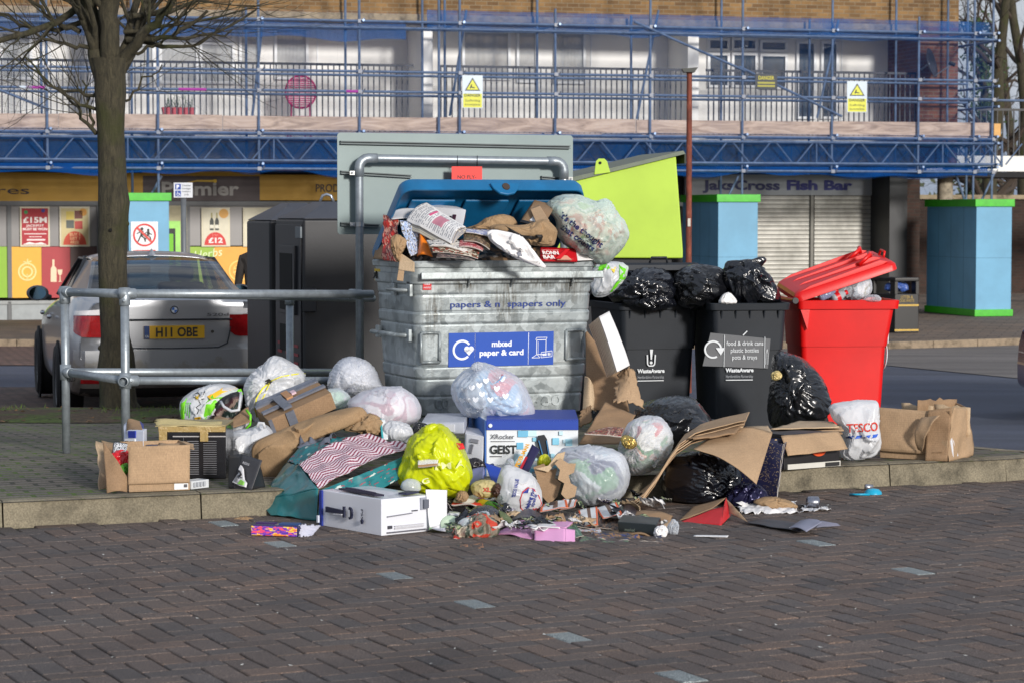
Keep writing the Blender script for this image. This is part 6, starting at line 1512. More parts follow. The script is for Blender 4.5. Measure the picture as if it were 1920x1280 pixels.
 f.line([(w*.835,h*.32),(w*.835,h*.75),(w*.925,h*.75),(w*.925,h*.32),(w*.835,h*.32)],.004,wt); f.line([(w*.825,h*.75),(w*.835,h*.82),(w*.935,h*.82),(w*.925,h*.75)],.003,wt); f.line([(w*.85,h*.32),(w*.85,h*.7)],.002,wt)
 f.line([(w*.79,h*.22),(w*.84,h*.32),(w*.87,h*.22),(w*.79,h*.22)],.003,wt); f.line([(w*.88,h*.22),(w*.88,h*.38),(w*.985,h*.42),(w*.985,h*.25),(w*.88,h*.22)],.003,wt); f.rect(w*.895,h*.27,w*.935,h*.34,wt); f.rect(w*.945,h*.28,w*.975,h*.37,wt)
 f=Ff(793,529,809,544); f.rect(0,0,f.w,f.h,(196,40,40),'sticker'); f.text('FIRE',f.w*.5,f.h*.6,f.h*.2,wt,center=True,w=f.w*.6); f.text('HAZARD',f.w*.5,f.h*.2,f.h*.2,wt,center=True,w=f.w*.8)
 f=Ff(820,746,1086,768,off=.003);
 f.text('CO',-.0,.0,f.h*.9,M_GALV,w=.085,bold=.04,name='embossed_lettering'); f.text('660',f.w-.29,.0,f.h*.9,M_GALV,w=.2,bold=.04,name='embossed_lettering')
 # blue lid, propped half open
 M_LID=M((16,98,146),.4,var=.16,vs=6,bmp=.08,name='blue_plastic'); A=R(37); fd=-KY*math.cos(A)+Vector((0,0,math.sin(A))); up=KY*math.sin(A)+Vector((0,0,math.cos(A)))
 H0=KB(0,BDp+.01,ZT+.02); LL=.705
 def LK(x,l,h):return H0+KX*x+fd*l+up*h
 m_=MB(); X0,X1=-.015,BW_+.005
 so=[rrect(X0+e,X1-e,-.02+e,LL-e,.07-e*.3,5)for e in(0,0,.012,.06)]
 hs=[-.055,.0,.028,.045]
 outer=[[LK(x,y,h)for x,y in s]for s,h in zip(so,hs)]
 inn=[[LK(x,y,h)for x,y in rrect(X0+e,X1-e,-.02+e,LL-e,.06,5)]for e,h in((.010,-.055),(.016,-.02),(.03,.012),(.07,.03))]
 loft(m_,outer,False,True); loft(m_,inn[::-1],False,False); m2=MB()
 n=len(inn[0]); b=len(m_.v); m_.v+=inn[-1]; m_.f.append([b+k for k in range(n)]); m_.m.append(0)
 b=len(m_.v); m_.v+=outer[0]+inn[0];
 for k in range(n):m_.f.append([b+k,b+n+k,b+n+(k+1)%n,b+(k+1)%n]); m_.m.append(0)
 bm_=m_.build('lid',M_LID,t_,smooth=True); sm_auto(bm_,35)
 bmn=bmesh.new(); bmn.from_mesh(bm_.data); bmesh.ops.remove_doubles(bmn,verts=bmn.verts,dist=.0002); bmesh.ops.recalc_face_normals(bmn,faces=bmn.faces); bmn.to_mesh(bm_.data); bmn.free(); sm_auto(bm_,35)
 for k in range(3):
  m_=MB(); m_.par(LK(.1+.33*k,.12,.005),KX*.27,fd*.4,up*.018); m_.build('rib_panel',M_LID,bm_,bevel=.01)
 m_=MB(); m_.par(LK(.05,LL-.075,.0),KX*(BW_-.1),fd*.04,up*.02); m_.build('stiffener',M_LID,bm_,bevel=.008)
 m_=MB(); cx=.60; pts=[LK(cx-.09,LL+.004,-.02),LK(cx-.075,LL+.004,-.062),LK(cx-.045,LL+.004,-.095),LK(cx,LL+.004,-.105),LK(cx+.045,LL+.004,-.095),LK(cx+.075,LL+.004,-.062),LK(cx+.09,LL+.004,-.02)]; m_.prism(pts,fd*.02); m_.build('latch_tongue',M_LID,bm_,bevel=.006)
 m_=MB(); m_.lathe([(0,.006),(.022,.006),(.024,0)],14,LK(cx,LL+.024,-.05),fd); m_.build('lock',M((60,48,40),.6,name='rusty_lock'),bm_)
 for x in(.2,.88):m_=MB(); m_.tube(LK(x-.06,-.02,-.02),LK(x+.06,-.02,-.02),.018,10); m_.build('hinge',M_GALV,bm_)
 # mound of card below the loose papers
 m_=MB(); vs=[]; nx,ny=40,24
 for j in range(ny+1):
  for i in range(nx+1):
   u,v=i/nx,j/ny; x=.03+(BW_-.06)*u; y=.03+(BDp-.06)*v; e=min(1,8*min(u,1-u,v,1-v)); p=KB(x,y,0)
   vs.append(p+Vector((0,0,ZT-.05+e*(.03+.16*v)+.035*NZ(p*7)+.02*NZ(p*17))))
 m_.add(vs,[(j*(nx+1)+i,j*(nx+1)+i+1,(j+1)*(nx+1)+i+1,(j+1)*(nx+1)+i)for j in range(ny)for i in range(nx)])
 g_=junkcols([(120,92,66),(70,60,52),(160,150,140),(90,74,58),(44,40,38),(140,110,80)],10,4); m_.cols=[g_(vs[f[0]]-BO2,f)for f in m_.f]
 tag(m_.build('card_and_paper_mass',tintmat()),'loose mass of flattened card and paper filling the metal container','waste paper',kind='stuff')
eurobin()
# ---- wheeled plastic bins
def wbin(label,px,py_rim,Y,wpx,yaw,col,depth,h_scale=1,lid=None,logo=None):
 """px = pixel of the front-left rim corner; built in local coordinates, front edge on local x"""
 S_=sc(Y); c=P(px,py_rim,Y); ZR=c.z; g=max(it(Y),gz(Y))if Y<18.3 else gz(Y); W_=wpx/S_/math.cos(yaw); H=ZR-g
 t_=thing('wheeled_bin',label,'wheelie bin',(c.x,c.y,g),yaw); D=depth
 m_=MB(); secs=[]
 def sec(z,e,r=.035):
  k=z/H; ix=.022*(1-k)+e; iy=.05*(1-k)+e; return[(x,y,z)for x,y in rrect(ix,W_-ix,iy,D-iy*.5,r)]
 for z,e in((.03,.05),(.05,.035),(H*.2,.033),(H*.5,.03),(H*.78,.028),(H*.86,.026),(H*.875,.016),(H-.045,.014)):secs.append(sec(z,e))
 secs+=[sec(H-.044,-.006),sec(H-.004,-.01),sec(H,-.006),sec(H,.012),sec(H-.3,.02)]
 loft(m_,secs,True,False); bo=m_.build('body',col,t_,world=False,smooth=True); sm_auto(bo,30)
 for i in range(5):
  m_=MB(); x=.07+(W_-.14)*i/4; m_.prism([(x-.004,.02,H-.048),(x-.004,-.004,H-.048),(x-.004,.03,H-.12)],(.008,0,0)); m_.build('rim_rib',col,t_,world=False)
 for s_ in(-1,1):
  m_=MB(); m_.lathe([(0,-.025),(.085,-.025),(.1,-.015),(.1,.015),(.085,.025),(0,.025)],22,(W_/2+s_*(W_/2-.06),D-.08,.1),(1,0,0)); m_.build('wheel',M((26,26,28),.7,name='rubber'),t_,world=False,smooth=True)
 m_=MB(); m_.tube((.03,D-.06,.1),(W_-.03,D-.06,.1),.011,8); m_.build('axle',M_GAL,t_,world=False)
 m_=MB(); m_.tube((.03,D+.035,H-.02),(W_-.03,D+.035,H-.02),.016,10)
 for x in(.06,W_/2,W_-.06):m_.box(x-.012,x+.012,D-.0,D+.035,H-.04,H-.006)
 m_.build('hinge_bar',col,t_,world=False)
 return t_,W_,D,H,bo
BLKP=M((38,42,48),.52,var=.12,vs=4,bmp=.1,bs=120,spec=.3,name='black_bin_plastic')
def lid_open(t_,W_,D,H,ang,col,L=None,roll=0):
 L=L or D+.03; a=R(ang); fd=Vector((0,-math.cos(a),math.sin(a))); up=Vector((0,math.sin(a),math.cos(a))); O=Vector((0,D+.03,H+.02))
 def K(x,l,h):return O+Vector((x,0,x*roll))+fd*l+up*h
 m_=MB(); outer=[[K(x,y,h)for x,y in rrect(-.02+e,W_+.02-e,-.0+e,L-e,.045,5)]for e,h in((0,-.035),(0,.0),(.015,.02),(.06,.03))]
 inn=[[K(x,y,h)for x,y in rrect(-.02+e,W_+.02-e,-.0+e,L-e,.045,5)]for e,h in((.006,-.035),(.01,-.005),(.05,.014))]
 loft(m_,outer,False,True); loft(m_,inn[::-1],True,False); b=len(m_.v); n=len(outer[0]); m_.v+=outer[0]+inn[0]
 for k in range(n):m_.f.append([b+k,b+n+k,b+n+(k+1)%n,b+(k+1)%n]); m_.m.append(0)
 o=m_.build('lid',col,t_,world=False,smooth=True); bmn=bmesh.new(); bmn.from_mesh(o.data); bmesh.ops.remove_doubles(bmn,verts=bmn.verts,dist=.0002); bmesh.ops.recalc_face_normals(bmn,faces=bmn.faces); bmn.to_mesh(o.data); bmn.free(); sm_auto(o,35)
 m_=MB(); m_.path([K(W_/2-.06,L-.02,.02),K(W_/2-.05,L+.0,.05),K(W_/2+.05,L+.0,.05),K(W_/2+.06,L-.02,.02)],.008,8); m_.build('lid_handle',col,o,world=False,smooth=True)
 return o,K
def logo(t_,W_,H,px0,zc,s,world=False,big=True):
 wt=(214,218,222); f=Face((0,.0,0),(W_,0,0),(0,0,H),t_,off=.0035,world=False)
 return f
def frontface(t_,W_,D,H):
 k=.03; O=Vector((.0,.05+.03-.011,0)); ez=Vector((0,-.05,H)); f=Face(O,(W_,0,0),ez,t_,off=.004,world=False); return f
WT=(214,218,222)
t1,W1_,D1,H1,b1=wbin('black wheeled bin next to the metal container, lid propped open by black bags',1163,569,15.6,156,R(15),BLKP,.74)
lo,K1=lid_open(t1,W1_,D1,H1,17,BLKP)
f=frontface(t1,W1_,D1,H1); cx=W1_*.40; s=1/sc(15.6); zz=lambda y:H1-(y-569)*s*1.0
def wa(f,cx,y0,mark=True):
 k=s
 if mark:
  for sx in(-1,1):f.line([(cx+sx*8*k,zz(y0-28)),(cx+sx*7*k,zz(y0-10)),(cx+sx*4*k,zz(y0-7)),(cx,zz(y0-7))],2.4*k,WT,'emblem')
  f.poly([(cx-3*k,zz(y0-38)),(cx+3*k,zz(y0-38)),(cx+1.2*k,zz(y0-19)),(cx-1.2*k,zz(y0-19))],WT,'emblem',lv=1); f.disc(cx,zz(y0-13),2.8*k,WT,'emblem',lv=1)
 f.text('WasteAware',cx,zz(y0+6),7.5*k,WT,w=54*k,bold=.04,center=True); f.text('Hertfordshire Partnership',cx,zz(y0+17),6*k,(150,154,160),w=52*k,center=True); f.rect(cx-26*k,zz(y0+22),cx+26*k,zz(y0+20.5),WT)
wa(f,cx,694)
t2,W2_,D2,H2,b2=wbin('black wheeled bin with a grey recycling sticker, heaped with black bags',1334,569,15.4,149,R(8),BLKP,.72)
f=frontface(t2,W2_,D2,H2); s=1/sc(15.4); zz=lambda y:H2-(y-569)*s
wa(f,W2_*.38,692,False); gx=lambda px:(px-1336)*s
f.poly([(gx(1322),zz(686)),(gx(1448),zz(692)),(gx(1452),zz(636)),(gx(1336),zz(624))][::1],(92,94,98),'sticker',lv=.4)
f.ring(gx(1341),zz(655),17*s,3.4*s,WT,10,300,lv=3); f.poly([(gx(1346),zz(652)),(gx(1364),zz(652)),(gx(1356),zz(666))],WT,'emblem',lv=3); f.rect(gx(1362),zz(688),gx(1363),zz(628),WT,lv=3); f.rect(gx(1440),zz(690),gx(1441),zz(632),WT,lv=3)
for st,y,w_ in(('food & drink cans',648,71),('plastic bottles',661,54),('pots & trays',674,48)):f.text(st,gx(1402),zz(y),8.5*s,WT,w=w_*s,bold=.006,center=True,lv=3)
f.line([(gx(1443),zz(684)),(gx(1443),zz(664)),(gx(1445),zz(655)),(gx(1447),zz(664)),(gx(1447),zz(684))],.8*s,WT,lv=3)
f.line([(gx(1398),zz(629)),(gx(1406),zz(621))],2*s,WT,'tear',lv=3)
REDP=M((214,14,12),.42,var=.12,vs=2.5,bmp=.1,bs=120,name='red_bin_plastic'); REDW=M((196,112,128),.6,var=.25,vs=14,name='weathered_red_plastic')
# red bin is seen side on: build rotated by +90 with its hinge to the left
def redbin():
 Y=15.7; S_=sc(Y); g=it(Y); c=P(1685,563,Y); H=c.z-g; W_=.56; D=190/S_
 t_=thing('wheeled_bin','bright red wheeled bin seen from the side with its red lid propped open','wheelie bin',(c.x,c.y,g),R(96)); m_=MB()
 def sec(z,e,r=.035):
  k=z/H; ix=.05*(1-k)+e; iy=.03*(1-k)+e; return[(x,y,z)for x,y in rrect(ix,W_-ix,iy+(.03 if z<H-.06 else 0),D-iy*.75,r)]
 secs=[sec(z,e)for z,e in((.03,.05),(.05,.035),(H*.2,.033),(H*.5,.03),(H*.8,.026),(H*.9,.02),(H-.058,.02))]+[sec(H-.057,-.006),sec(H-.004,-.01),sec(H,-.006),sec(H,.012),sec(H-.3,.02)]
 loft(m_,secs,True,False); bo=m_.build('body',REDP,t_,world=False,smooth=True); sm_auto(bo,30)
 for x in(.05,W_-.05):m_=MB(); m_.lathe([(0,-.02),(.07,-.02),(.08,-.012),(.08,.012),(.07,.02),(0,.02)],22,(x,D-.13,.08),(1,0,0)); m_.build('wheel',M((26,26,28),.7,name='rubber'),t_,world=False,smooth=True)
 m_=MB(); m_.prism([(-.002,D-.01,H-.06),(-.002,D-.07,H-.06),(-.002,D-.055,H-.19)],(.02,0,0)); m_.build('rib',REDP,t_,world=False)
 m_=MB(); m_.tube((-.02,D+.03,H-.0),(W_+.02,D+.03,H-.0),.016,10); m_.build('hinge_bar',REDP,t_,world=False)
 for x in(-.02,W_+.02):m_=MB(); m_.tube((x-.012,D+.03,H),(x+.012,D+.03,H),.02,12); m_.build('hinge_cap',M_BLACK,t_,world=False)
 o,K=lid_open(t_,W_,D,H,18,REDP,L=D+.045,roll=.11)
 for(x0,x1)in((.02,.17),(.2,.36),(.39,.54)):
  m_=MB(); m_.par(K(x0,.14,.03),(x1-x0,0,0),K(0,.5,0)-K(0,.0,0),(K(0,0,.004)-K(0,0,0))); m_.build('weathered_panel',REDW,o,world=False,bevel=.002)
 for x in(.0,.175,.365,.545):
  m_=MB(); m_.prism([K(x,.03,.02),K(x,.12,.04),K(x,D-.05,.055),K(x,D,.03),K(x,D-.04,.02)],(.018,0,0)); m_.build('rib',REDP,o,world=False,bevel=.003)
 for x in(.15,.42):
  m_=MB(); cc=K(x,D-.06,.055); m_.path([K(x-.0,D-.16,.04),K(x,D-.08,.075),K(x+.06,D-.06,.08),K(x+.08,D-.06,.04)],.014,8); m_.build('grip',REDP,o,world=False,smooth=True)
 f=Face((0,.105,0),(W_,0,0),(0,-.07,H),t_,off=.004,world=False); f.ring(.14,H-.37,.085,.02,WT,40,330); f.poly([(.1,H-.25),(.06,H-.2),(.05,H-.28)],WT)
redbin()
# ================================================================= rubbish
# ---------- things heaped in the metal container
def papers(u,v,base=(228,226,224),ink=(150,150,156),seed=0,pink=None,pic=None):
 h=math.sin(v*150)*.5+.5; c=base
 if h>.72 and .08<u<.92 and NZ(Vector((u*14,v*40,seed)))>-.15:c=ink
 if pic and pic[0]<u<pic[2]and pic[1]<v<pic[3]:c=pic[4]
 if pink and pink[0]<u<pink[2]and pink[1]<v<pink[3]:c=pink[4]
 return c
def pcol(**k):return lambda u,v:papers(u,v,**k)
def mag(pal,f=5,seed=0):
 s=SV3(seed)
 def g(u,v):n=NZ(Vector((u*f,v*f,0))+s)*.6+NZ(Vector((u*f*3,v*f*3,0))+s)*.3; return pal[int((n+.5)*len(pal)*1.3)%len(pal)]
 return g
def sh_item(name,label,cat,pts,part='sheet',group=None,**k):
 c=Q(*pts); t_=thing(name,label,cat,sum(c,Vector())/len(c),0,group); sheet3(c,name=part,parent=t_,**k); return t_
sh_item('cardboard_sheet','brown cardboard sheet standing at the left end inside the metal container','cardboard',[(700,486,14.05),(728,486,13.75),(748,415,13.95),(716,425,14.2)],mat=KR2)
sh_item('crushed_carton','red crushed food carton poking out at the left end of the metal container','carton',[(718,488,13.72),(746,492,13.6),(746,412,13.8),(722,404,13.9)],amp=.012,f=11,nu=24,nv=30,col=mag([(176,40,32),(196,60,44),(150,70,60),(206,150,130),(120,36,34),(186,44,36)],5,3))
sh_item('leaflet','pale blue printed leaflet beside the red crushed carton','leaflet',[(768,484,13.55),(783,476,13.6),(784,422,13.7),(748,414,13.7)],amp=.010,f=12,nu=30,nv=34,col=mag([(150,170,206),(196,206,224),(120,140,180),(206,212,226),(110,104,96),(170,186,214)],6,5))
bag('paper_wad','crumpled brown kraft paper wad between the carton and the leaflet',[(733,446),(746,440),(762,452),(760,462),(750,478),(752,492),(742,488),(734,466)],13.5,.05,KRP,21,.22,3.5,n=5,cat='paper')
sh_item('card_flap','pale brown cut card flap hanging down over the container rim','card',[(747,506,13.43),(777,510,13.40),(777,492,13.42),(750,474,13.5)],mat=KR3,amp=.001)
sh_item('card_offcut','small brown card offcut hanging below the pale card flap','card',[(744,526,13.42),(756,528,13.42),(758,508,13.425),(747,507,13.425)],mat=KR,amp=.001)
sh_item('orange_folder','curved orange folder wedged in the papers','folder',[(782,482,13.58),(812,483,13.52),(794,438,13.62),(790,438,13.66)],mat=M((226,120,20),.45,name='orange_card'),bend=.03,amp=.003)
sh_item('brown_folder','brown card leaning behind the orange folder','card',[(776,480,13.62),(790,480,13.6),(792,425,13.7),(786,430,13.72)],mat=KR2)
t_=sh_item('newspaper','folded white newspaper with a pink square and pink stripe on top of the heap','newspaper',[(846,458,13.42),(874,428,13.5),(800,381,13.75),(762,414,13.7)],nu=60,nv=60,amp=.008,f=5,bend=.03,thick=.006,col=pcol(pink=(.30,.28,.78,.52,(196,130,146)),pic=(.5,.62,.9,.66,(206,90,130)),seed=2))
for k in range(3):
 sheet3(Q((848-k*3,462+k*3,13.43),(876-k,431+k*3,13.52),(802-k*2,383+k,13.77),(760-k*3,417+k*3,13.72)),name='page',parent=t_,nu=30,nv=30,amp=.008,f=5,bend=.024-k*.006,thick=.003,col=pcol(base=(196-8*k,190-8*k,178-10*k),seed=k+5))
sh_item('white_card','long white folded card lying behind the newspaper at the left','card',[(735,412,13.8),(800,420,13.75),(780,392,13.9),(728,402,13.9)],mat=PAPER,amp=.004,bend=.015)
t_=thing('white_carton','white carton with dark printed end tucked behind the newspaper','carton',P(850,410,13.9)); a_,b_,c_,d_=Q((815,420,13.85),(868,424,13.75),(877,396,13.95),(860,382,14.1))
_,F=frame_box(t_,P(800,418,13.85),P(868,424,13.72)-P(800,418,13.85),KY*.16+Vector((0,0,.02)),P(806,388,13.87)-P(800,418,13.85),WBOX,seed=2)
F['right'].rect(.02,.01,.05,.06,(60,40,50)); F['right'].rect(.07,.015,.12,.05,(40,36,40)); F['front'].rect(.17,.02,.19,.06,(60,30,50)); F['front'].rect(.15,.02,.16,.05,(40,30,40))
for i,(lab,pts,pal,sd)in enumerate((('thick magazine with curled white page edges under the newspaper',[(812,474,13.42),(896,486,13.38),(900,468,13.45),(806,452,13.5)],[(60,52,44),(120,104,90),(196,186,170),(90,80,60),(150,60,50)],3),('white-edged magazine lying just above the thick curled one',[(806,462,13.44),(870,474,13.40),(908,462,13.46),(800,450,13.52)],[(214,210,204),(196,190,184),(206,204,200),(60,66,70)],6),('brown glossy brochure right of the newspaper',[(870,452,13.44),(918,468,13.38),(922,440,13.55),(868,430,13.6)],[(110,86,64),(140,116,90),(84,66,52),(96,92,70)],9),('pink and red leaflet under the brown brochure',[(860,464,13.42),(905,472,13.40),(908,462,13.44),(862,452,13.48)],[(176,90,96),(196,150,150),(140,50,56)],12),('dark magazine corner pressed against the rim beside the envelope',[(818,484,13.42),(890,489,13.40),(896,474,13.42),(822,470,13.44)],[(50,46,46),(84,70,70),(120,100,96),(40,44,48)],15))):
 t_=sh_item('magazine',lab,'magazine',pts,nu=36,nv=20,amp=.005,f=9,bend=.015,thick=.008,col=mag(pal,6,sd))
sh_item('catalogue','blue-white catalogue strip above the brown brochure','catalogue',[(872,436,13.5),(925,444,13.45),(920,432,13.6),(875,428,13.6)],nu=20,nv=10,thick=.005,col=mag([(180,184,204),(150,156,190),(200,200,210)],4,8))
# kraft mailer with a curved arrow
t_,bl,o=bag('paper_mailer','brown paper mailer printed with a black curved arrow',[(915,428),(930,420),(985,424),(1015,412),(1028,414),(1045,432),(1042,448),(1038,462),(1015,462),(985,456),(950,444)],13.55,.09,KRP,31,.07,2.4,n=6,cat='mailer')
pf=PF(bl,o); pf.poly([(947,423),(956,431),(968,438),(982,443),(1000,446),(1010,444),(1008,447),(996,450),(980,448),(966,443),(954,435)],(34,30,28),'emblem',off=.009)
pf.poly([(1004,440),(1016,440),(1018,444),(1014,454),(1009,455),(1013,447),(1012,443),(1005,443)],(34,30,28),'emblem',off=.009)
bag('paper_sack','crumpled brown paper sack end behind the mailer with the arrow',[(862,428),(890,424),(915,408),(940,402),(960,406),(972,420),(960,432),(930,430),(905,432),(880,434)],13.8,.08,KRP,33,.14,2.8,n=5,cat='paper sack')
t_=thing('small_carton','small brown carton with white label and black tape leaning on the heap','carton',P(1010,420,13.8))
_,F=frame_box(t_,P(975,418,13.7),P(1014,428,13.6)-P(975,418,13.7),Vector((.02,.2,.04)),P(996,388,13.8)-P(975,418,13.7),KR2,seed=5);
F['front'].rect(.05,.03,.10,.1,(226,226,226),'label'); F['front'].rect(-.0,.0,.118,.02,(28,30,34),'tape'); F['front'].rect(.06,.05,.09,.06,(150,150,156),'barcode',lv=2)
sheet3(Q((1010,428,13.55),(1030,414,13.6),(1012,386,13.8),(994,392,13.75)),mat=KR,parent=t_,name='flap',amp=.003)
t_,bl,o=bag('envelope','large white plastic envelope sliding out over the container rim',[(912,436),(925,430),(960,438),(978,444),(994,462),(1012,486),(1029,505),(1008,500),(975,488),(940,468),(918,452)],13.42,.03,PAPER,35,.10,2.6,n=5,cat='envelope')
PF(bl,o).poly([(968,474),(976,470),(979,480),(971,484)],(120,122,134),'postmark')
t_=sh_item('book','red paperback with white capital letters lying on the container rim','book',[(1014,488,13.72),(1083,489,13.80),(1083,466,13.86),(1014,464,13.78)],nu=6,nv=4,amp=.0,thick=.02,mat=M((186,18,30),.35,name='red_cover'),part='cover')
c_=Q((1014,488,13.70),(1083,489,13.79),(1083,466,13.85),(1014,464,13.77)); f=Face(c_[0],c_[1]-c_[0],c_[3]-c_[0],t_,off=.006); f.text('RONN',.02,.035,.026,(232,226,226),w=.1,bold=.04); f.text('BAR',.015,.004,.024,(232,226,226),w=.075,bold=.04); f.text('TRIBUTE TO A COMEDY',.02,.066,.005,(232,200,200),w=.11)
f.poly([(.1,.0),(.13,.035),(.17,.03),(.19,.0)],(206,150,130)); f.poly([(.085,.001),(.17,.071),(.195,.071),(.12,.001)],(206,20,34),lv=2)
sh_item('white_sheet','white printed sheet corner beside the red paperback','paper',[(1083,489,13.80),(1116,488,13.86),(1090,466,13.9),(1080,466,13.85)],mat=PAPER)
t_,bl,o=bag('carrier_bag','big pale mint carrier bag with navy lettering on the right of the container',[(1018,385),(1048,366),(1085,366),(1115,380),(1140,374),(1152,394),(1172,418),(1179,440),(1168,468),(1140,493),(1122,495),(1096,480),(1060,462),(1045,440),(1044,415)],13.95,.27,BAGMINT,41,.06,2.1,knot=(1122,398),pleat=.09,npl=15,inner=[(206,220,210),(160,196,120),(230,230,226),(120,150,130),(226,210,190),(210,90,60),(236,240,240)],innerf=6,cat='carrier bag',pinch=.05,ears=[[(1120,378),(1135,372),(1146,380),(1150,398),(1138,412),(1126,404)],[(1128,405),(1140,412),(1152,440),(1140,448),(1130,430)]])
pf=PF(bl,o); nv=(26,42,98)
pf.text("It's the thought",1047,406,11,nv,w=96,rot=-37,bold=.03); pf.text('that counts',1048,428,12,nv,w=74,rot=-36,bold=.03)
# ---------- bags round the black wheeled bins
t_,bl,o=bag('carrier_bag','green and white carrier bag hanging between metal container and black bin',[(1114,500),(1140,492),(1165,492),(1178,500),(1172,522),(1152,545),(1130,558),(1112,556),(1108,530)],15.2,.12,BAGWHT,43,.1,2.5,cat='carrier bag')
pf=PF(bl,o); lg=(110,206,30); pf.poly([(1160,493),(1178,499),(1172,522),(1150,546),(1142,548),(1160,520)],lg); pf.poly([(1114,500),(1138,493),(1144,502),(1118,512)],lg); pf.poly([(1144,504),(1154,500),(1150,512)],(226,196,60))
K_=[(90,96,104),(60,66,76),(34,36,40)]
bag('bin_bag','black bag under the propped lid of the bin next to the metal container',[(1140,562),(1148,530),(1172,510),(1210,500),(1250,506),(1268,530),(1270,560),(1240,574),(1180,574)],15.75,.26,BAGBLK2,51,.10,2.4,knot=(1190,540),cat='bin bag')
bag('bin_bag','black bag bulging between the two black wheeled bins',[(1262,520),(1285,500),(1320,498),(1352,504),(1368,530),(1368,560),(1340,574),(1300,580),(1270,572)],15.7,.24,BAGBLK,52,.12,2.2,knot=(1270,520),cat='bin bag')
bag('bin_bag','tall knotted black bag topping the bin with the grey sticker',[(1352,520),(1362,500),(1385,492),(1408,488),(1428,502),(1452,530),(1464,552),(1462,572),(1420,578),(1370,574)],15.65,.25,BAGBLK2,53,.12,2.3,knot=(1395,496),pleat=.1,cat='bin bag',inner=None,ears=[[(1356,510),(1362,490),(1378,488),(1400,490),(1430,480),(1438,488),(1425,502),(1395,506)]])
bag('bin_bag','flattened shiny black bag spilling over the rim under the propped lid',[(1185,574),(1190,556),(1230,548),(1262,558),(1268,574),(1230,580)],15.6,.12,BAGBLK2,54,.16,3,cat='bin bag')
bag('paper_cup','crumpled white cup at the rim of the bin with the grey sticker',[(1347,566),(1356,552),(1368,548),(1382,564),(1380,570),(1350,570)],15.42,.04,PAPER,55,.14,3,n=4,cat='cup')
t_,bl,o=bag('bottle_bag','clear bag of empty plastic bottles under the red lid',[(1530,555),(1560,540),(1600,520),(1622,514),(1633,528),(1634,545),(1624,560),(1580,565),(1540,563)],15.85,.14,BAGCLR,56,.10,2.6,inner=[(216,220,226),(140,150,156),(60,64,70),(180,190,200),(226,226,230),(150,140,110)],innerf=5,cat='clear bag')
for k,(x0,y0,x1,y1,c1,lab)in enumerate(((1536,558,1570,544,(150,160,196),'blue-tinted empty plastic bottle with a red cap under the red lid'),(1560,562,1588,548,(196,200,206),'clear plastic bottle with a red label next to the blue-tinted one'))):
 a_,b_=P(x0,y0,15.68),P(x1,y1,15.70); ax=b_-a_; L_=ax.length
 lathe_item('plastic_bottle',lab,'bottle',[('body',plastic('pet%d'%k,c1,.12,6,.2,alpha=.5),[(0,0),(.028,.004),(.03,.02),(.03,L_*.6),(.014,L_*.86)]),('cap',M((196,20,30),.4,name='red_cap'),[(.015,L_*.86),(.016,L_*1.02),(0,L_*1.03)])]+([('label',M((206,24,34),.4,name='red_label'),[(.031,L_*.25),(.031,L_*.5)])]if k else[]),a_,ax)
bag('plastic_wrap','scrunched clear film at the right edge of the red bin rim',[(1618,562),(1628,554),(1645,553),(1653,560),(1650,566),(1622,566)],15.7,.05,BAGCLR,57,.16,3,n=5,cat='plastic film')
def bz(x,y):return None
t_,bl,o=bag('bin_bag','large full black bag leaning between the stickered bin and the red bin',[(1448,668),(1462,658),(1492,664),(1520,684),(1545,715),(1556,752),(1548,785),(1525,800),(1470,806),(1445,800),(1440,760),(1448,715)],14.6,.30,BAGBLK,58,.05,1.8,knot=(1464,710),pleat=.11,npl=17,cat='bin bag',pinch=.08)
bag('food_scraps','torn opening of golden foil and white scraps on the black bag',[(1446,700),(1458,694),(1466,702),(1462,710),(1448,712)],14.30,.03,M((196,176,120),.4,.2,name='gold_foil'),59,.3,4,n=4,cat='food scraps')
# ---------- right end of the heap on the island
ISL=.121
def gp(px,py,z=ISL):return PZ(px,py,z)
def carton_on(label,A,B,depth,h,mat,name='cardboard_box',cat='cardboard box',z=ISL,open_=False,seed=0,skew=0,dent=.004,group=None):
 a,b=gp(*A,z),gp(*B,z); ex=b-a; ey=Vector((-ex.y,ex.x,0)).normalized()*depth+ex.normalized()*skew; t_=thing(name,label,cat,a,0,group)
 if open_:o,f1,f2=open_box(t_,a,ex,ey,(0,0,h),mat); return t_,o,{'front':f1,'right':f2},a,ex,ey
 o,F=frame_box(t_,a,ex,ey,Vector((0,0,h)),mat,dent=dent,seed=seed); return t_,o,F,a,ex,ey
 # far right: two cartons
t_,o,F,a,ex,ey=carton_on('low open brown carton with torn front flap at the right end of the kerb',(1650,857),(1776,864),.30,.115,KR,open_=True)
h=.115; top=a+Vector((0,0,h)); sc_=1/sc(a.y)
fl=sheet3([a+Vector((-.01,-.012,.04)),a+ex*.72+Vector((0,-.012,.035)),a+ex*.74+Vector((0,.01,.275)),a+Vector((-.012,.01,.285))],mat=KR,parent=t_,name='flap',nu=20,nv=12,amp=.004,bend=.008)
sheet3([a+ex*.70+Vector((0,-.03,.04)),a+ex*.93+Vector((0,-.02,.05)),a+ex*1.0+Vector((.02,.0,.28)),a+ex*.74+Vector((0,.01,.28))],mat=KR2,parent=t_,name='flap',nu=10,nv=12,amp=.012,f=9,bendv=-.05)
sheet3([a+ex*.55+Vector((0,-.035,.06)),a+ex*.62+Vector((0,-.05,.05)),a+ex*.88+Vector((0,-.06,.26)),a+ex*.62+Vector((0,-.02,.24))],mat=KR,parent=t_,name='flap',nu=8,nv=10,amp=.012,f=7,bendv=.04)
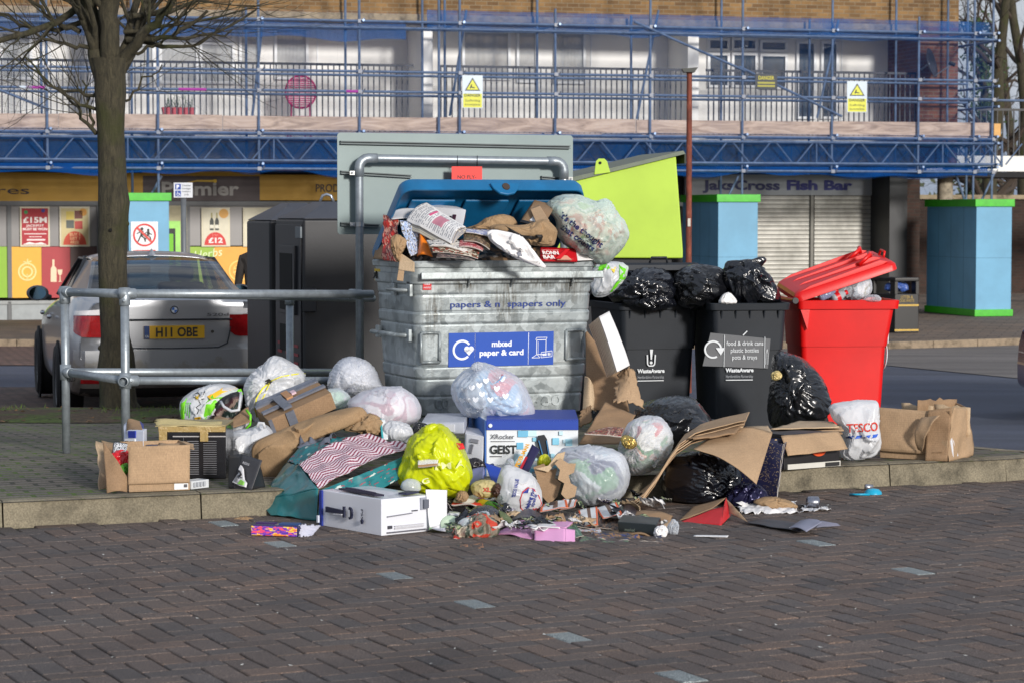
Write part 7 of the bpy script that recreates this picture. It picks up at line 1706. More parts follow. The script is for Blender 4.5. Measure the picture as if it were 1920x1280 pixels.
for k,(u0,u1)in enumerate(((.0,.5),(.5,1.05))):sheet3([a+ex*u0+ey+Vector((0,0,h)),a+ex*u1+ey+Vector((0,0,h)),a+ex*u1+ey*1.02+Vector((0,0,.28)),a+ex*u0+ey*1.05+Vector((0,0,.29))],mat=KR3,parent=t_,name='flap',nu=8,nv=6,amp=.006,edge=.02)
F['front'].rect(ex.length*.80,.006,ex.length*.99,.052,(220,218,214),'label'); F['front'].rect(ex.length*.83,.03,ex.length*.96,.04,(110,110,116),'lettering',lv=2); F['front'].rect(ex.length*.83,.016,ex.length*.96,.022,(110,110,116),'lettering',lv=2)
a2=gp(1776,864); b2=gp(1824,852); t2_=thing('cardboard_box','taller worn brown carton with white label strips at the very end','cardboard box',a2)
sheet3([a2+Vector((0,-.0,0)),b2,b2+Vector((-.02,.06,.26)),a2+Vector((.03,.02,.30))],mat=KR,parent=t2_,name='front_wall',nu=14,nv=18,amp=.01,f=6,bend=.02)
sheet3([a2+Vector((-.12,.02,0)),a2,a2+Vector((.03,.02,.30)),a2+Vector((-.1,.06,.28))],mat=KR2,parent=t2_,name='side_wall',nu=10,nv=14,amp=.01,f=8)
sheet3([a2+Vector((-.15,.3,.0)),b2+Vector((-.03,.25,0)),b2+Vector((-.05,.27,.30)),a2+Vector((-.12,.3,.32))],mat=KR2,parent=t2_,name='back_wall',nu=10,nv=10,amp=.01,edge=.02)
sheet3([b2,b2+Vector((-.04,.26,0)),b2+Vector((-.06,.27,.28)),b2+Vector((-.02,.06,.26))],mat=KR,parent=t2_,name='side_wall',nu=8,nv=10,amp=.01)
f=Face(a2+Vector((0,-.022,0)),(b2-a2),Vector((0.0,.05,.28)),t2_,off=.004)
for k in range(2):f.poly([(.07+k*.04,.02),(.10+k*.04,.02+.0),(.075+k*.035,.13),(.045+k*.035,.11)][::1],(222,222,226),'label',lv=1+k)
t_,bl,o=bag('carrier_bag','white supermarket carrier bag with red lettering and blue dashes on the kerb',[(1553,758),(1600,750),(1640,750),(1646,756),(1647,800),(1652,835),(1640,856),(1600,862),(1575,856),(1582,830),(1578,800),(1560,785)],13.55,.13,BAGWHT,61,.07,2.3,cat='carrier bag',n=6,sm=1)
pf=PF(bl,o); pf.text('TESCO',1582,806,16,(200,54,36),w=60,rot=3,bold=.02)
for k in range(4):pf.poly([(1586+k*15,813-k),(1596+k*15,812-k),(1592+k*15,818-k),(1582+k*15,819-k)],(40,90,190))
t_=lathe_item('glass_bottle','small clear bottle with dark label standing behind the right-hand cartons','bottle',[('body',plastic('bottle_glass',(190,206,206),.1,4,.05,alpha=.5),[(0,0),(.026,.0),(.028,.02),(.028,.1),(.012,.15),(.012,.19)]),('label',M((60,70,60),.5,name='dark_label'),[(.0285,.03),(.0285,.08)])],Vector((P(1672,775,14.9).x,14.9,it(14.9)+.0)),(.25,0,1))
# record box with flattened card on top
t_,o,F,a,ex,ey=carton_on('black record carton with an orange disc on its front, right of the glitter bag',(1470,880),(1574,872),.28,.19,M((34,32,34),.45,bmp=.05,name='black_carton'),cat='carton',name='record_carton')
w,h=F['front'].w,F['front'].h; F['front'].rect(.02,.0,w,.028,(206,204,196),'strip'); F['front'].rect(w*.72,.004,w*.96,.024,(40,40,40),'barcode',lv=2)
n_=20; F['front'].poly([(w*.6+.05*math.cos(math.pi*i/n_),.062+.03*-math.sin(math.pi*i/n_)+.03)for i in range(n_+1)],(226,84,30),'emblem',lv=1)
fl=sheet3([a+ex*.02+Vector((0,-.11,.085)),a+ex*1.0+Vector((.03,-.10,.10)),a+ex*.97+Vector((0,-.005,.19)),a+ex*-.06+Vector((0,-.005,.185))],mat=KR,parent=t_,name='flap',nu=14,nv=8,amp=.004)
for k,(lab,pts,mt)in enumerate((('uppermost flat grey-brown card sheet on the record carton',[(1445,804,13.2),(1574,800,13.25),(1560,790,13.7),(1500,788,13.7)],KR3),('pale card sheet second from the top on the record carton',[(1452,812,13.15),(1582,806,13.22),(1575,796,13.6),(1460,800,13.6)],KR),('white-edged card sheet lowest on the record carton',[(1480,818,13.12),(1580,812,13.2),(1570,804,13.55),(1470,808,13.55)],KR2))):
 sh_item('card_sheet',lab,'card',pts,mat=mt,amp=.003,thick=.006,group='flat card sheets on the record carton')
 # glitter bag
def glit(u,v):
 return(196,170,120)if random.Random(int(u*90)*977+int(v*160)).random()>.965 else(22,24,58)
c4=[gp(1385,945,0.02),gp(1455,942,0.02)]; t_=thing('gift_bag','navy glitter gift bag standing against the kerb','gift bag',c4[0])
A_,B_=P(1384,938,12.55),P(1456,940,12.45);
sheet3([P(1384,938,12.6),P(1456,942,12.4),P(1470,832,12.75),P(1400,828,12.8)],parent=t_,name='front_panel',nu=90,nv=130,amp=.008,f=4,col=glit)
sheet3([P(1456,942,12.4),P(1452,900,12.85),P(1474,826,13.0),P(1470,832,12.75)],parent=t_,name='side_panel',nu=20,nv=60,amp=.006,col=glit)
sheet3([P(1384,938,12.62),P(1452,930,12.9),P(1474,822,13.0),P(1400,822,13.0)],parent=t_,name='back_panel',nu=20,nv=60,amp=.006,col=glit)
bag('foil_wrap','scrunched shiny navy and gold gift wrap at the foot of the glitter bag',[(1358,936),(1380,910),(1420,908),(1438,925),(1440,945),(1400,950),(1365,948)],12.35,.10,M((34,32,64),.25,.5,name='navy_foil'),63,.25,4,n=5,cat='gift wrap')
# black ball bag under the bent card
bag('bin_bag','round glossy black bag under the bent cardboard in front of the kerb',[(1238,905),(1250,870),(1280,850),(1325,845),(1365,855),(1388,880),(1388,910),(1372,935),(1330,950),(1290,950),(1250,935)],12.6,.24,BAGBLK2,64,.04,2,knot=(1362,908),pleat=.12,npl=21,cat='bin bag',pinch=.1,ears=[[(1350,900),(1372,905),(1376,916),(1364,928),(1354,918)]],zmin=.01)
# bent cardboard arch
t_=item('bent_cardboard','large bent brown cardboard sheet arching over the round black bag','cardboard',1300,870,12.5)
def arch(off,mat,nm,w=.42):
 path=[(1180,955,12.15),(1205,935,12.15),(1232,900,12.2),(1250,870,12.25),(1272,840,12.3),(1300,822,12.35),(1345,808,12.4),(1395,797,12.45)]
 pts=[P(x+off*3,y-off*7,Y)for x,y,Y in path]; m_=MB(); g=[]; n=len(pts)
 pts2=[];
 for i in range(n-1):
  for k in range(4):pts2.append(pts[i].lerp(pts[i+1],k/4))
 pts2.append(pts[-1]); n=len(pts2); back=Vector((.05,w,.02))
 for i,p in enumerate(pts2):
  for j in range(7):g.append(p+back*(j/6)+Vector((0,0,.006*NZ(p*9+Vector((j,0,off))))))
 up=Vector((-.003,0,.004)); N=len(g); fs=[]
 for i in range(n-1):
  for j in range(6):q=(i*7+j,i*7+j+1,(i+1)*7+j+1,(i+1)*7+j); fs.append(q[::-1]); fs.append(tuple(N+k for k in q))
  for j in(0,6):fs.append((i*7+j,(i+1)*7+j,N+(i+1)*7+j,N+i*7+j))
 for i in(0,n-1):
  for j in range(6):fs.append((i*7+j,i*7+j+1,N+i*7+j+1,N+i*7+j))
 m_.add(g+[p+up for p in g],fs); return m_.build(nm,mat,t_,smooth=False)
for k in range(4):sm_auto(arch(k*.9-1.5,(KR2,KR3,KR,KR)[k],'layer',.40-.03*k),50)
t_=item('cardboard_flap','broad pointed brown cardboard flap hanging in front of the glitter bag','cardboard',1390,860,12.35)
sheet3(Q((1300,842,12.28),(1418,908,12.12),(1448,812,12.5),(1345,810,12.5)),mat=KR,parent=t_,name='panel',nu=20,nv=20,amp=.006,f=4,bend=.03)
sheet3(Q((1345,812,12.5),(1448,812,12.5),(1440,798,12.8),(1385,800,12.8)),mat=KR3,parent=t_,name='panel',nu=14,nv=8,amp=.004)
sh_item('torn_card','torn pointed cardboard strip on top of the bent sheets','cardboard',[(1290,822,12.3),(1378,812,12.35),(1396,794,12.5),(1330,806,12.5)],mat=KR2,amp=.005,thick=.008,edge=.02)
# black sack in front of the bins
bag('bin_bag','wide slumped black sack lying in front of the first black bin',[(1190,770),(1215,752),(1260,742),(1300,744),(1322,770),(1338,795),(1325,815),(1280,832),(1240,850),(1205,840),(1188,805)],13.5,.28,BAGBLK,66,.06,1.9,knot=(1215,790),pleat=.08,npl=15,cat='bin bag',zmin=.122)
bag('bin_bag','small crumpled dark bag between the slumped sack and the stickered bin',[(1298,800),(1330,788),(1362,790),(1376,802),(1360,815),(1320,820)],13.6,.12,BAGBLK2,67,.22,3,n=5,cat='bin bag')
t_,bl,o=bag('white_bag','white tied bag with gold foil and red packets showing through',[(1168,812),(1182,788),(1210,778),(1240,782),(1260,805),(1263,835),(1248,862),(1225,882),(1190,890),(1165,872),(1158,845)],12.6,.17,BAGHAZ,68,.05,2.2,knot=(1190,838),pleat=.1,npl=17,cat='white bag',inner=[(230,230,230),(206,60,50),(220,220,216),(226,226,220),(80,150,80),(236,190,170),(240,240,240)],innerf=5,pinch=.06)
bag('gold_foil','crinkled gold foil knot poking out of the white tied bag',[(1164,820),(1174,816),(1188,822),(1194,832),(1184,840),(1170,836)],12.42,.04,M((196,170,100),.25,.8,name='gold_foil2'),69,.35,4,n=5,cat='foil')
t_,bl,o=bag('clear_bag','large clear bag holding pale blue boxes beside the die-cut card',[(1036,862),(1050,842),(1095,834),(1140,838),(1168,850),(1181,880),(1178,915),(1160,938),(1120,948),(1085,945),(1062,925),(1055,890)],12.3,.2,BAGHAZ,70,.05,1.9,knot=(1100,850),pleat=.05,cat='clear bag',inner=[(176,196,206),(206,214,220),(150,176,190),(196,206,210),(90,150,110),(60,70,110),(216,220,224)],innerf=3.2,zmin=.01)
# ---------- flattened card beside the first black bin
g_='flattened cardboard pieces leaning on the metal container'
for lab,pts,mt,k in(('tall brown card panel leaning upright on the metal container',[(1100,768,13.6),(1180,770,13.5),(1165,700,13.7),(1098,618,13.9)],KR2,{}),('pale torn card panel with wavy edge beside the black bin',[(1150,755,13.35),(1208,765,13.35),(1188,695,13.5),(1160,700,13.55)],KR,dict(edge=.03,bend=.03)),('broad square card panel tilted at the foot of the leaning pieces',[(1086,832,12.9),(1160,832,12.9),(1192,778,13.3),(1134,754,13.4)],KR2,{}),('narrow curled card strip against the metal container side',[(1092,770,13.6),(1118,772,13.6),(1112,722,13.65),(1096,705,13.7)],KR3,dict(bend=.03)),('dark brown card scrap low behind the square panel',[(1086,800,13.4),(1110,790,13.4),(1108,760,13.5),(1090,770,13.5)],KR2,dict(edge=.02))):
 sh_item('cardboard_piece',lab,'cardboard',pts,mat=mt,thick=.006,amp=.006,nu=20,nv=20,group=g_,**k)
t_=item('folded_paper_stack','stack of white folded paper sheets standing on the leaning card','paper',1145,650,13.4)
for k in range(9):
 d=k*2.4; sheet3(Q((1157-d,697+d*.55,13.40+k*.012),(1181-d,684+d*.55,13.46+k*.012),(1142-d,584+d*.8,13.62+k*.012),(1123-d,594+d*.8,13.56+k*.012)),mat=PAPER if k==0 else kraft('edge%d'%k,(206-3*k,190-4*k,168-4*k),False),parent=t_,name='sheet',nu=10,nv=16,amp=.003,thick=.004,bendv=.008)
sh_item('magazine','glossy brown food magazine lying on the clear bag','magazine',[(1095,812,12.45),(1165,818,12.4),(1170,802,12.6),(1140,800,12.65)],nu=30,nv=14,col=mag([(120,80,64),(176,120,90),(84,56,48),(150,40,40),(196,170,150)],6,22),thick=.006)
# ---------- centre: chair carton and things on it
t_,o,F,a,ex,ey=carton_on('big blue and white chair carton printed with a gaming chair',(912,893),(1084,893),.62,.296,M((222,226,230),.4,var=.03,vs=3,bmp=.05,name='printed_carton'),name='chair_carton',cat='carton',seed=4,z=.115,skew=-.10)
f=F['front']; w,h=f.w,f.h; blu=(22,62,160); sky_=(130,196,222)
f.rect(0,h*.84,w,h,blu,lv=.2); F['left'].rect(0,0,F['left'].w,h,(40,96,170)); F['top'].rect(0,0,F['top'].w,F['top'].h,(24,58,150))
r=random.Random(4)
for k in range(22):
 x,y,s_=r.uniform(.3,.97)*w,r.uniform(.02,.78)*h,r.choice((.02,.035,.05)); f.rect(x,y,min(w-.002,x+s_),min(h*.83,y+s_),r.choice((sky_,(160,212,230),(196,226,238),(110,180,214))),lv=.3+.02*k)
f.rect(w*.32,0,w*.5,h*.3,(150,206,226),lv=.25)
f.text('XRocker',w*.045,h*.68,h*.09,(50,50,56),w=w*.26); f.text('GEIST',w*.04,h*.42,h*.15,(20,24,24),w=w*.29,bold=.03); f.rect(w*.04,h*.36,w*.17,h*.375,(90,90,96)); f.rect(w*.05,h*.63,w*.31,h*.64,(90,90,96))
f.disc(w*.065,h*.21,.011,(40,60,110),lv=2); f.text('2.0 AUDIO STEREO',w*.1,h*.195,h*.035,(40,60,80),w=w*.17); f.text('FOLDS FOR EASY STORAGE',w*.12,h*.08,h*.035,(40,60,80),w=w*.28)
f.disc(w*.045,h*.92,.010,(220,226,230),'emblem',lv=2)
ch=(26,30,38); f.poly([(w*.56,h*.74),(w*.63,h*.76),(w*.66,h*.68),(w*.70,h*.34),(w*.64,h*.3),(w*.59,h*.4),(w*.55,h*.62)],ch,'print',lv=3); f.line([(w*.57,h*.66),(w*.62,h*.36)],.005,(60,120,170),lv=5); f.line([(w*.655,h*.66),(w*.685,h*.36)],.005,(60,120,170),lv=5)
f.poly([(w*.5,h*.42),(w*.54,h*.46),(w*.66,h*.32),(w*.62,h*.26)],(36,40,50),'print',lv=2)
TOPZ=a.z+.296
t_,bl,o=bag('clear_bag','clear tied bag of pale blue cloth with white hearts on the chair carton',[(846,722),(862,700),(890,682),(905,680),(940,690),(975,708),(990,735),(1004,770),(996,788),(960,792),(905,784),(870,780),(852,755)],13.1,.25,BAGHAZ,71,.04,1.9,knot=(893,686),pleat=.07,npl=15,cat='clear bag',inner=[(140,186,222),(150,192,226),(160,198,228),(196,214,230),(146,188,222),(206,120,140)],innerf=2.2)
b2=Blob([(850,722),(865,704),(890,692),(925,695),(950,715),(952,750),(935,772),(890,778),(860,760)],13.05,.22,72,.03,2,n=5);
for(x,y)in((872,726),(886,720),(900,716),(893,742),(905,732),(878,744),(912,708),(880,762),(932,722),(920,742),(868,745),(900,762),(942,705),(925,765),(948,736)):
 q=[(x,y-2),(x+3,y-5),(x+6,y-3),(x+5,y+2),(x,y+6),(x-5,y+2),(x-6,y-3),(x-3,y-5)]
 m_=MB(); vs=[]; Yb=None
 for(u,v)in q:
  yy=bl.yhit(P(u,v,13.1).x,P(u,v,13.1).z,.003); vs.append(Vector((P(u,v,13.1).x,yy if yy else 13.0,P(u,v,13.1).z)))
 m_.add(vs,[tuple(range(8))]); m_.build('heart_print',flat(226,230,238),o)
bag('bag_knot','twisted clear knot of the bag with hearts',[(884,690),(886,682),(898,678),(906,682),(902,692),(892,696)],12.97,.03,BAGHAZ,73,.3,4,n=4,cat='bag knot')
t_=thing('white_carton','white carton with pen-drawn lines tucked left of the chair carton','carton',P(885,850,12.8));
_,F=frame_box(t_,P(870,862,12.75),P(905,868,12.65)-P(870,862,12.75),Vector((0,.2,.02)),P(872,812,12.8)-P(870,862,12.75),WBOX,seed=9); F['front'].rect(.02,.1,.08,.12,(150,150,156)); F['front'].rect(.03,.04,.05,.09,(120,120,126))
t_=thing('grey_carton','pale grey folded carton lid behind the yellow bag','carton',P(830,795,13.0)); _,F=frame_box(t_,P(790,812,12.9),P(870,812,12.8)-P(790,812,12.9),Vector((.02,.35,.02)),Vector((0,0,.06)),M((176,180,190),.5,name='grey_card'),seed=3); F['front'].rect(.03,.01,.2,.05,(206,208,212))
bag('dark_packet','dark crumpled packet at the foot of the white carton',[(872,862),(895,858),(910,870),(905,886),(885,890),(874,878)],12.5,.05,M((40,36,40),.3,name='dark_foil'),75,.25,4,n=4,cat='packet')
sh_item('banner_card','navy card strip with orange capital letters leaning on the chair carton','card',[(972,884,12.3),(986,893,12.25),(1012,842,12.5),(998,832,12.55)],nu=4,nv=8,amp=.001,mat=M((36,30,74),.4,name='navy_card'))
ob=bpy.data.objects['banner_card']; c_=Q((972,884,12.29),(986,893,12.24),(1012,842,12.49),(998,832,12.54)); f=Face(c_[0],c_[3]-c_[0],(c_[0]-c_[1]),ob,off=.004,flip=False); f.n=-f.n if f.n.y>0 else f.n; f.text('SPIDER-MAN',.008,.008,.022,(236,170,30),w=f.w*.9,bold=.05,lv=2)
f.rect(f.w*.02,-.012,f.w*.5,.0,(190,30,40),lv=1)
bag('yellow_packet','small bright yellow packet beside the navy card strip',[(1006,870),(1012,854),(1024,850),(1032,858),(1034,872),(1018,878)],12.45,.04,M((214,216,30),.4,name='yellow_packet'),76,.15,3,n=4,cat='packet')
sh_item('purple_card','dark purple card under the yellow packet','card',[(1002,886,12.4),(1020,888,12.35),(1022,872,12.5),(1008,870,12.5)],mat=M((52,30,84),.4,name='purple_card'))
# die-cut carton insert
t_=item('die_cut_card','brown die-cut cardboard insert with notches left of the clear bag','cardboard',1055,910,12.2); KRr=KR
def plate(pts,Y,ex_,mat,nm='panel',tilt=0):
 m_=MB(); y0=pts[0][1]; m_.prism([P(x,y,Y+(y0-y)*tilt)for x,y in pts],ex_); return m_.build(nm,mat,t_,bevel=.001)
plate([(1030,945),(1012,925),(1005,890),(1000,875),(1020,868),(1028,880),(1045,878),(1040,895),(1052,905),(1045,930)],12.05,(0,.006,0),KR2,tilt=.002)
plate([(1062,936),(1052,925),(1058,905),(1046,898),(1050,880),(1040,868),(1050,858),(1066,868),(1080,868),(1076,885),(1066,890),(1070,905),(1082,912),(1078,930)],11.98,(0,.006,0),KR,tilt=.002)
plate([(1004,878),(1028,872),(1045,850),(1060,846),(1055,866),(1038,872),(1028,884)],12.15,(0,.008,.0),KR3,tilt=.001)
sh_item('blue_carton','deep blue carton end above the printed value bag','carton',[(922,902,12.2),(944,920,12.1),(945,878,12.3),(908,866,12.35)],mat=M((30,66,170),.35,name='blue_carton'),thick=.06,amp=.002)
ob=bpy.data.objects['blue_carton']; c_=Q((922,902,12.19),(944,920,12.09),(945,878,12.29),(908,866,12.34)); f=Face(c_[0],c_[1]-c_[0],c_[3]-c_[0],ob,off=.006); f.text('50',f.w*.3,f.h*.45,.04,(206,214,236),bold=.03)
sh_item('grey_blue_card','lilac grey card panel beside the yellow bag','card',[(880,910,12.25),(905,896,12.2),(908,874,12.35),(886,878,12.4)],mat=M((140,144,190),.5,name='lilac_card'),thick=.01)
t_,bl,o=bag('paper_sack','small beige printed paper sack under the lilac card',[(882,912),(890,902),(915,898),(932,905),(934,925),(920,932),(890,930)],11.95,.06,M((184,170,120),.7,name='beige_paper'),77,.12,3,n=5,cat='paper sack'); PF(bl,o).text('XL',906,918,8,(190,60,40),bold=.03)
bag('dark_tin','dark brown leafy wrapper right of the small beige sack',[(922,916),(932,905),(946,908),(948,925),(936,932),(924,928)],11.9,.04,M((70,44,34),.4,name='brown_wrap'),78,.25,4,n=4,cat='wrapper')
t_,bl,o=bag('carrier_bag','white value carrier bag with a red-ringed blue emblem in the middle of the heap',[(938,880),(950,870),(975,878),(1000,890),(1014,915),(1018,938),(1010,956),(985,965),(955,968),(942,950),(925,930),(932,905)],11.95,.13,BAGWHT,79,.05,2,cat='carrier bag',zmin=.008)
pf=PF(bl,o); bl_=(36,52,140); rd_=(200,40,50)
pf.text('TESCO VALUE',966,926,6.5,bl_,w=34,rot=78,bold=.03); pf.text('Helping you',990,952,7.5,bl_,w=42,rot=72,bold=.03); pf.text('spend',1000,945,6,bl_,w=24,rot=72,bold=.02)
pf.line([(976,946),(975,930),(980,915),(990,908),(1000,912),(1010,925),(1015,940),(1008,954),(996,958),(984,956),(976,946)],2.2,rd_,'emblem'); pf.poly([(978,918),(992,908),(990,918)],bl_,'emblem'); pf.text('XX',998,956,8,rd_,w=14,bold=.05,name='emblem')
# ---------- yellow bag
t_,bl,o=bag('carrier_bag','bright yellow carrier bag with white capital letters leaning on the heap',[(770,820),(800,800),(828,794),(845,808),(862,830),(876,860),(885,888),(878,915),(868,930),(830,932),(790,922),(750,908),(745,885),(760,850)],12.1,.22,BAGYEL,81,.09,2,knot=(790,815),pleat=.08,cat='carrier bag',ears=[[(790,812),(796,798),(812,792),(824,796),(810,804),(800,814)]])
pf=PF(bl,o); wy=(240,242,180); pf.text("I'M A",818,870,12,wy,w=58,rot=2,bold=.03); pf.text('BAG',770,905,10,wy,w=40,rot=14,bold=.02); pf.poly([(856,826),(868,830),(872,840),(862,838)],(206,40,40))
sh_item('brown_card','brown card edge tucked in the top of the yellow bag','card',[(770,818,12.1),(790,815,12.05),(822,798,12.1),(800,797,12.2)],mat=KR2,thick=.006)
sh_item('parcel_strip','white paper strip on brown card across the yellow bag','card',[(784,876,11.85),(820,873,11.82),(822,860,11.86),(784,862,11.9)],col=lambda u,v:(176,136,96)if v<.35 else((206,204,200)if NZ(Vector((u*30,v*8,1)))>0.1 else(232,230,228)),nu=30,nv=10,thick=.006)
# ---------- teal gift bag
t_=item('gift_bag','large teal gift bag with pink chevron gusset lying on its side at the kerb','gift bag',620,900,11.9)
V={k:P(*v)for k,v in dict(e0=(482,940,12.15),e1=(508,966,11.95),e2=(594,976,11.75),e3=(598,918,11.78),e4=(561,873,12.15),e5=(540,868,12.45),r0=(786,841,12.25),r1=(692,817,12.6),r2=(600,828,12.75),r3=(776,880,12.1),r4=(690,850,12.9),e6=(486,938,12.45)).items()}
def chev(u,v):
 z=v*15+1.6*abs((u*9)%2-1); return(140,34,66)if(z%1)<.45 else(232,214,220)
def teal(seed):
 def g(u,v):
  n=NZ(Vector((u*9+seed,v*9,seed)));
  if NZ(Vector((u*16+seed*3,v*16,2)))>.42:return(150,50,70)
  if n>.45:return(196,206,200)
  return(30,116,122)if n>-.1 else(26,104,112)
 return g
sheet3([V['e3'],V['r0'],V['r1'],V['e4']],parent=t_,name='gusset',nu=150,nv=110,amp=.014,f=5,bend=.03,col=chev,thick=.001)
tl=M((34,112,116),.35,var=.08,coat=.3,name='teal_card')
sheet3([V['e0'],V['e3'],V['e4'],V['e5']],parent=t_,name='base_panel',nu=20,nv=20,amp=.008,mat=tl,thick=.001)
sheet3([V['e1'],V['e2'],V['e3'],V['e0']],parent=t_,name='base_panel',nu=20,nv=14,amp=.008,mat=tl,thick=.001)
sheet3([V['e4'],V['r1'],V['r2'],V['e5']],parent=t_,name='side_panel',nu=70,nv=40,amp=.014,bend=.03,col=teal(3),thick=.001)
sheet3([V['e2'],V['r3'],V['r0'],V['e3']],parent=t_,name='side_panel',nu=80,nv=30,amp=.014,bend=.03,col=teal(7),thick=.001)
sheet3([V['e5'],V['r2'],V['r4'],V['e6']],parent=t_,name='back_panel',nu=20,nv=20,amp=.01,mat=tl,thick=.001)
sheet3([V['e6'],V['e0'],V['e5'],V['e5']+Vector((-.01,.05,0))],parent=t_,name='fold',nu=8,nv=8,amp=.004,mat=tl,thick=.001)
sh_item('silver_tape','strip of crumpled grey tape lying behind the teal gift bag','tape',[(560,846,12.55),(620,836,12.5),(632,816,12.7),(575,816,12.75)],mat=M((110,114,126),.3,.4,name='duct_tape'),amp=.03,f=12,nu=24,nv=20)
# ---------- white console carton
a=PZ(715,1004,0); b=PZ(602,984,0); c=PZ(809,995,0); ex=a-b; ey=c-a; ey=ey-ex*(ey.dot(ex)/ex.dot(ex)); H_=.172
t_=thing('console_carton','white games console carton lying on its side on the paving','carton',b); _,F=frame_box(t_,b,ex,ey,Vector((0,0,H_)),M((222,224,232),.3,var=.03,vs=3,bmp=.03,coat=.3,name='gloss_carton'),seed=11,dent=.005)
f=F['front']; w,h=f.w,f.h; dk=(30,34,60)
f.rect(-.0,0,.02,h,(30,50,140),'strip'); f.poly([(w*.14,h*.58),(w*.14,h*.42),(w*.44,h*.46),(w*.44,h*.55)],dk,'print',lv=2); f.rect(w*.43,h*.36,w*.455,h*.66,dk,lv=2); f.line([(w*.44,h*.44),(w*.3,h*.42)],.003,(200,200,206),lv=4)
f.line([(w*.53,h*.64),(w*.56,h*.62),(w*.575,h*.5),(w*.56,h*.38),(w*.53,h*.36)],.012,dk,lv=2); f.line([(w*.565,h*.58),(w*.565,h*.42)],.012,dk,lv=2)
f.text('PS5',w*.71,h*.66,.018,dk,w=.05,rot=-90,bold=.03); f.disc(w*.72,h*.33,.008,dk,'emblem',lv=1); f.disc(w*.72,h*.28,.005,dk,'emblem',lv=1)
f.rect(.004,h*.1,.016,h*.3,(200,206,220),lv=3)
g=F['top']; g.poly([(g.w*.2,g.h*.12),(g.w*.85,g.h*.05),(g.w*.92,g.h*.16),(g.w*.3,g.h*.3)],(44,40,60),'print',lv=1); g.poly([(g.w*.28,g.h*.16),(g.w*.85,g.h*.09),(g.w*.8,g.h*.13),(g.w*.35,g.h*.22)],(70,64,88),'print',lv=2); g.poly([(g.w*.88,g.h*.5),(g.w*.97,g.h*.55),(g.w*.9,g.h*.9),(g.w*.8,g.h*.8)],(44,46,70),'print',lv=1)
g=F['right']; g.rect(g.w*.1,h*.06,g.w*.9,h*.09,(90,90,100)); g.rect(g.w*.12,h*.18,g.w*.2,h*.26,(60,60,70)); g.rect(g.w*.25,h*.16,g.w*.85,h*.19,(190,190,196)); g.rect(g.w*.25,h*.22,g.w*.85,h*.25,(190,190,196)); g.rect(g.w*.6,h*.6,g.w*.72,h*.63,(60,60,70)); g.rect(g.w*.78,h*.62,g.w*.97,h*.95,(150,154,166)); g.rect(g.w*.82,h*.66,g.w*.92,h*.9,(96,100,112),lv=2); g.line([(g.w*.1,h*.52),(g.w*.6,h*.56)],.003,(120,120,130))
sheet3([a+Vector((.22,.14,.02)),a+Vector((.30,.2,.03)),a+Vector((.30,.22,.19)),a+Vector((.2,.16,.2))],parent=t_,name='flap',mat=WBOX,amp=.003)
lathe_item('plastic_dish','clear domed plastic dish on top of the console carton','dish',[('dome',plastic('clear_dome',(214,222,228),.1,4,.1,alpha=.5),[(.05,0),(.052,.005),(.045,.03),(.025,.045),(0,.05)])],P(770,915,11.9),(0.1,-.2,1))
# ---------- left cluster
t_,bl,o=bag('white_bag','big white knotted bag with a yellow drawstring at the top of the left heap',[(458,725),(470,700),(498,680),(510,666),(535,672),(562,690),(575,705),(560,740),(530,780),(512,806),(490,800),(470,775),(460,750)],13.7,.24,BAGWHT,91,.05,2,knot=(510,712),pleat=.12,npl=19,cat='white bag',pinch=.1)
pf=PF(bl,o); pf.line([(512,712),(500,722),(490,740),(486,760),(488,776)],3.2,(232,222,60),'drawstring'); pf.line([(512,710),(535,700),(560,698),(572,700)],2.6,(232,222,60),'drawstring'); pf.line([(512,714),(504,735),(492,752)],2.4,(232,222,60),'drawstring'); pf.poly([(504,708),(512,704),(518,710),(512,716),(505,714)],(40,38,30),'knot')
t_,bl,o=bag('white_bag','thin white bag with twisted neck beside the metal container',[(613,720),(622,692),(638,672),(660,667),(690,676),(705,695),(712,715),(718,724),(700,738),(660,742),(625,738)],14.0,.2,BAGHAZ,92,.05,2.1,knot=(680,708),pleat=.13,npl=17,cat='white bag',inner=[(190,194,210),(170,174,196),(220,222,230),(200,204,220)],innerf=3,pinch=.1,ears=[[(672,712),(690,712),(718,722),(706,728),(680,724),(650,726),(645,720)]])
t_,bl,o=bag('white_bag','translucent flat-topped bag over a pink patterned box',[(650,752),(680,732),(720,724),(755,724),(780,742),(791,765),(788,788),(760,800),(725,812),(700,800),(670,785),(655,770)],13.2,.2,BAGHAZ,93,.035,1.8,cat='white bag',inner=[(226,206,214),(220,190,200),(230,224,228),(196,150,166),(232,226,230)],innerf=6)
bag('white_bag','small white bag squeezed behind the taped brown carton',[(606,745),(612,728),(640,728),(660,745),(650,765),(630,768),(612,762)],13.5,.12,BAGHAZ,94,.06,2.2,n=5,cat='white bag',inner=[(220,226,226),(170,210,180),(226,226,230)],innerf=5)
t_,bl,o=bag('carrier_bag','green and white patterned carrier bag lying open on the left heap',[(337,770),(340,748),(365,730),(405,718),(435,722),(455,735),(450,770),(425,790),(395,808),(365,800),(345,798)],13.5,.2,BAGWHT,95,.05,2,cat='carrier bag')
pf=PF(bl,o); gn=(120,214,24); pf.poly([(338,768),(343,750),(356,742),(352,770),(355,798),(344,796)],gn); pf.poly([(405,735),(452,728),(456,738),(430,742),(405,758),(392,790),(386,788),(392,752)],gn); pf.poly([(395,738),(420,724),(445,726),(420,734),(405,744)],(236,186,40))
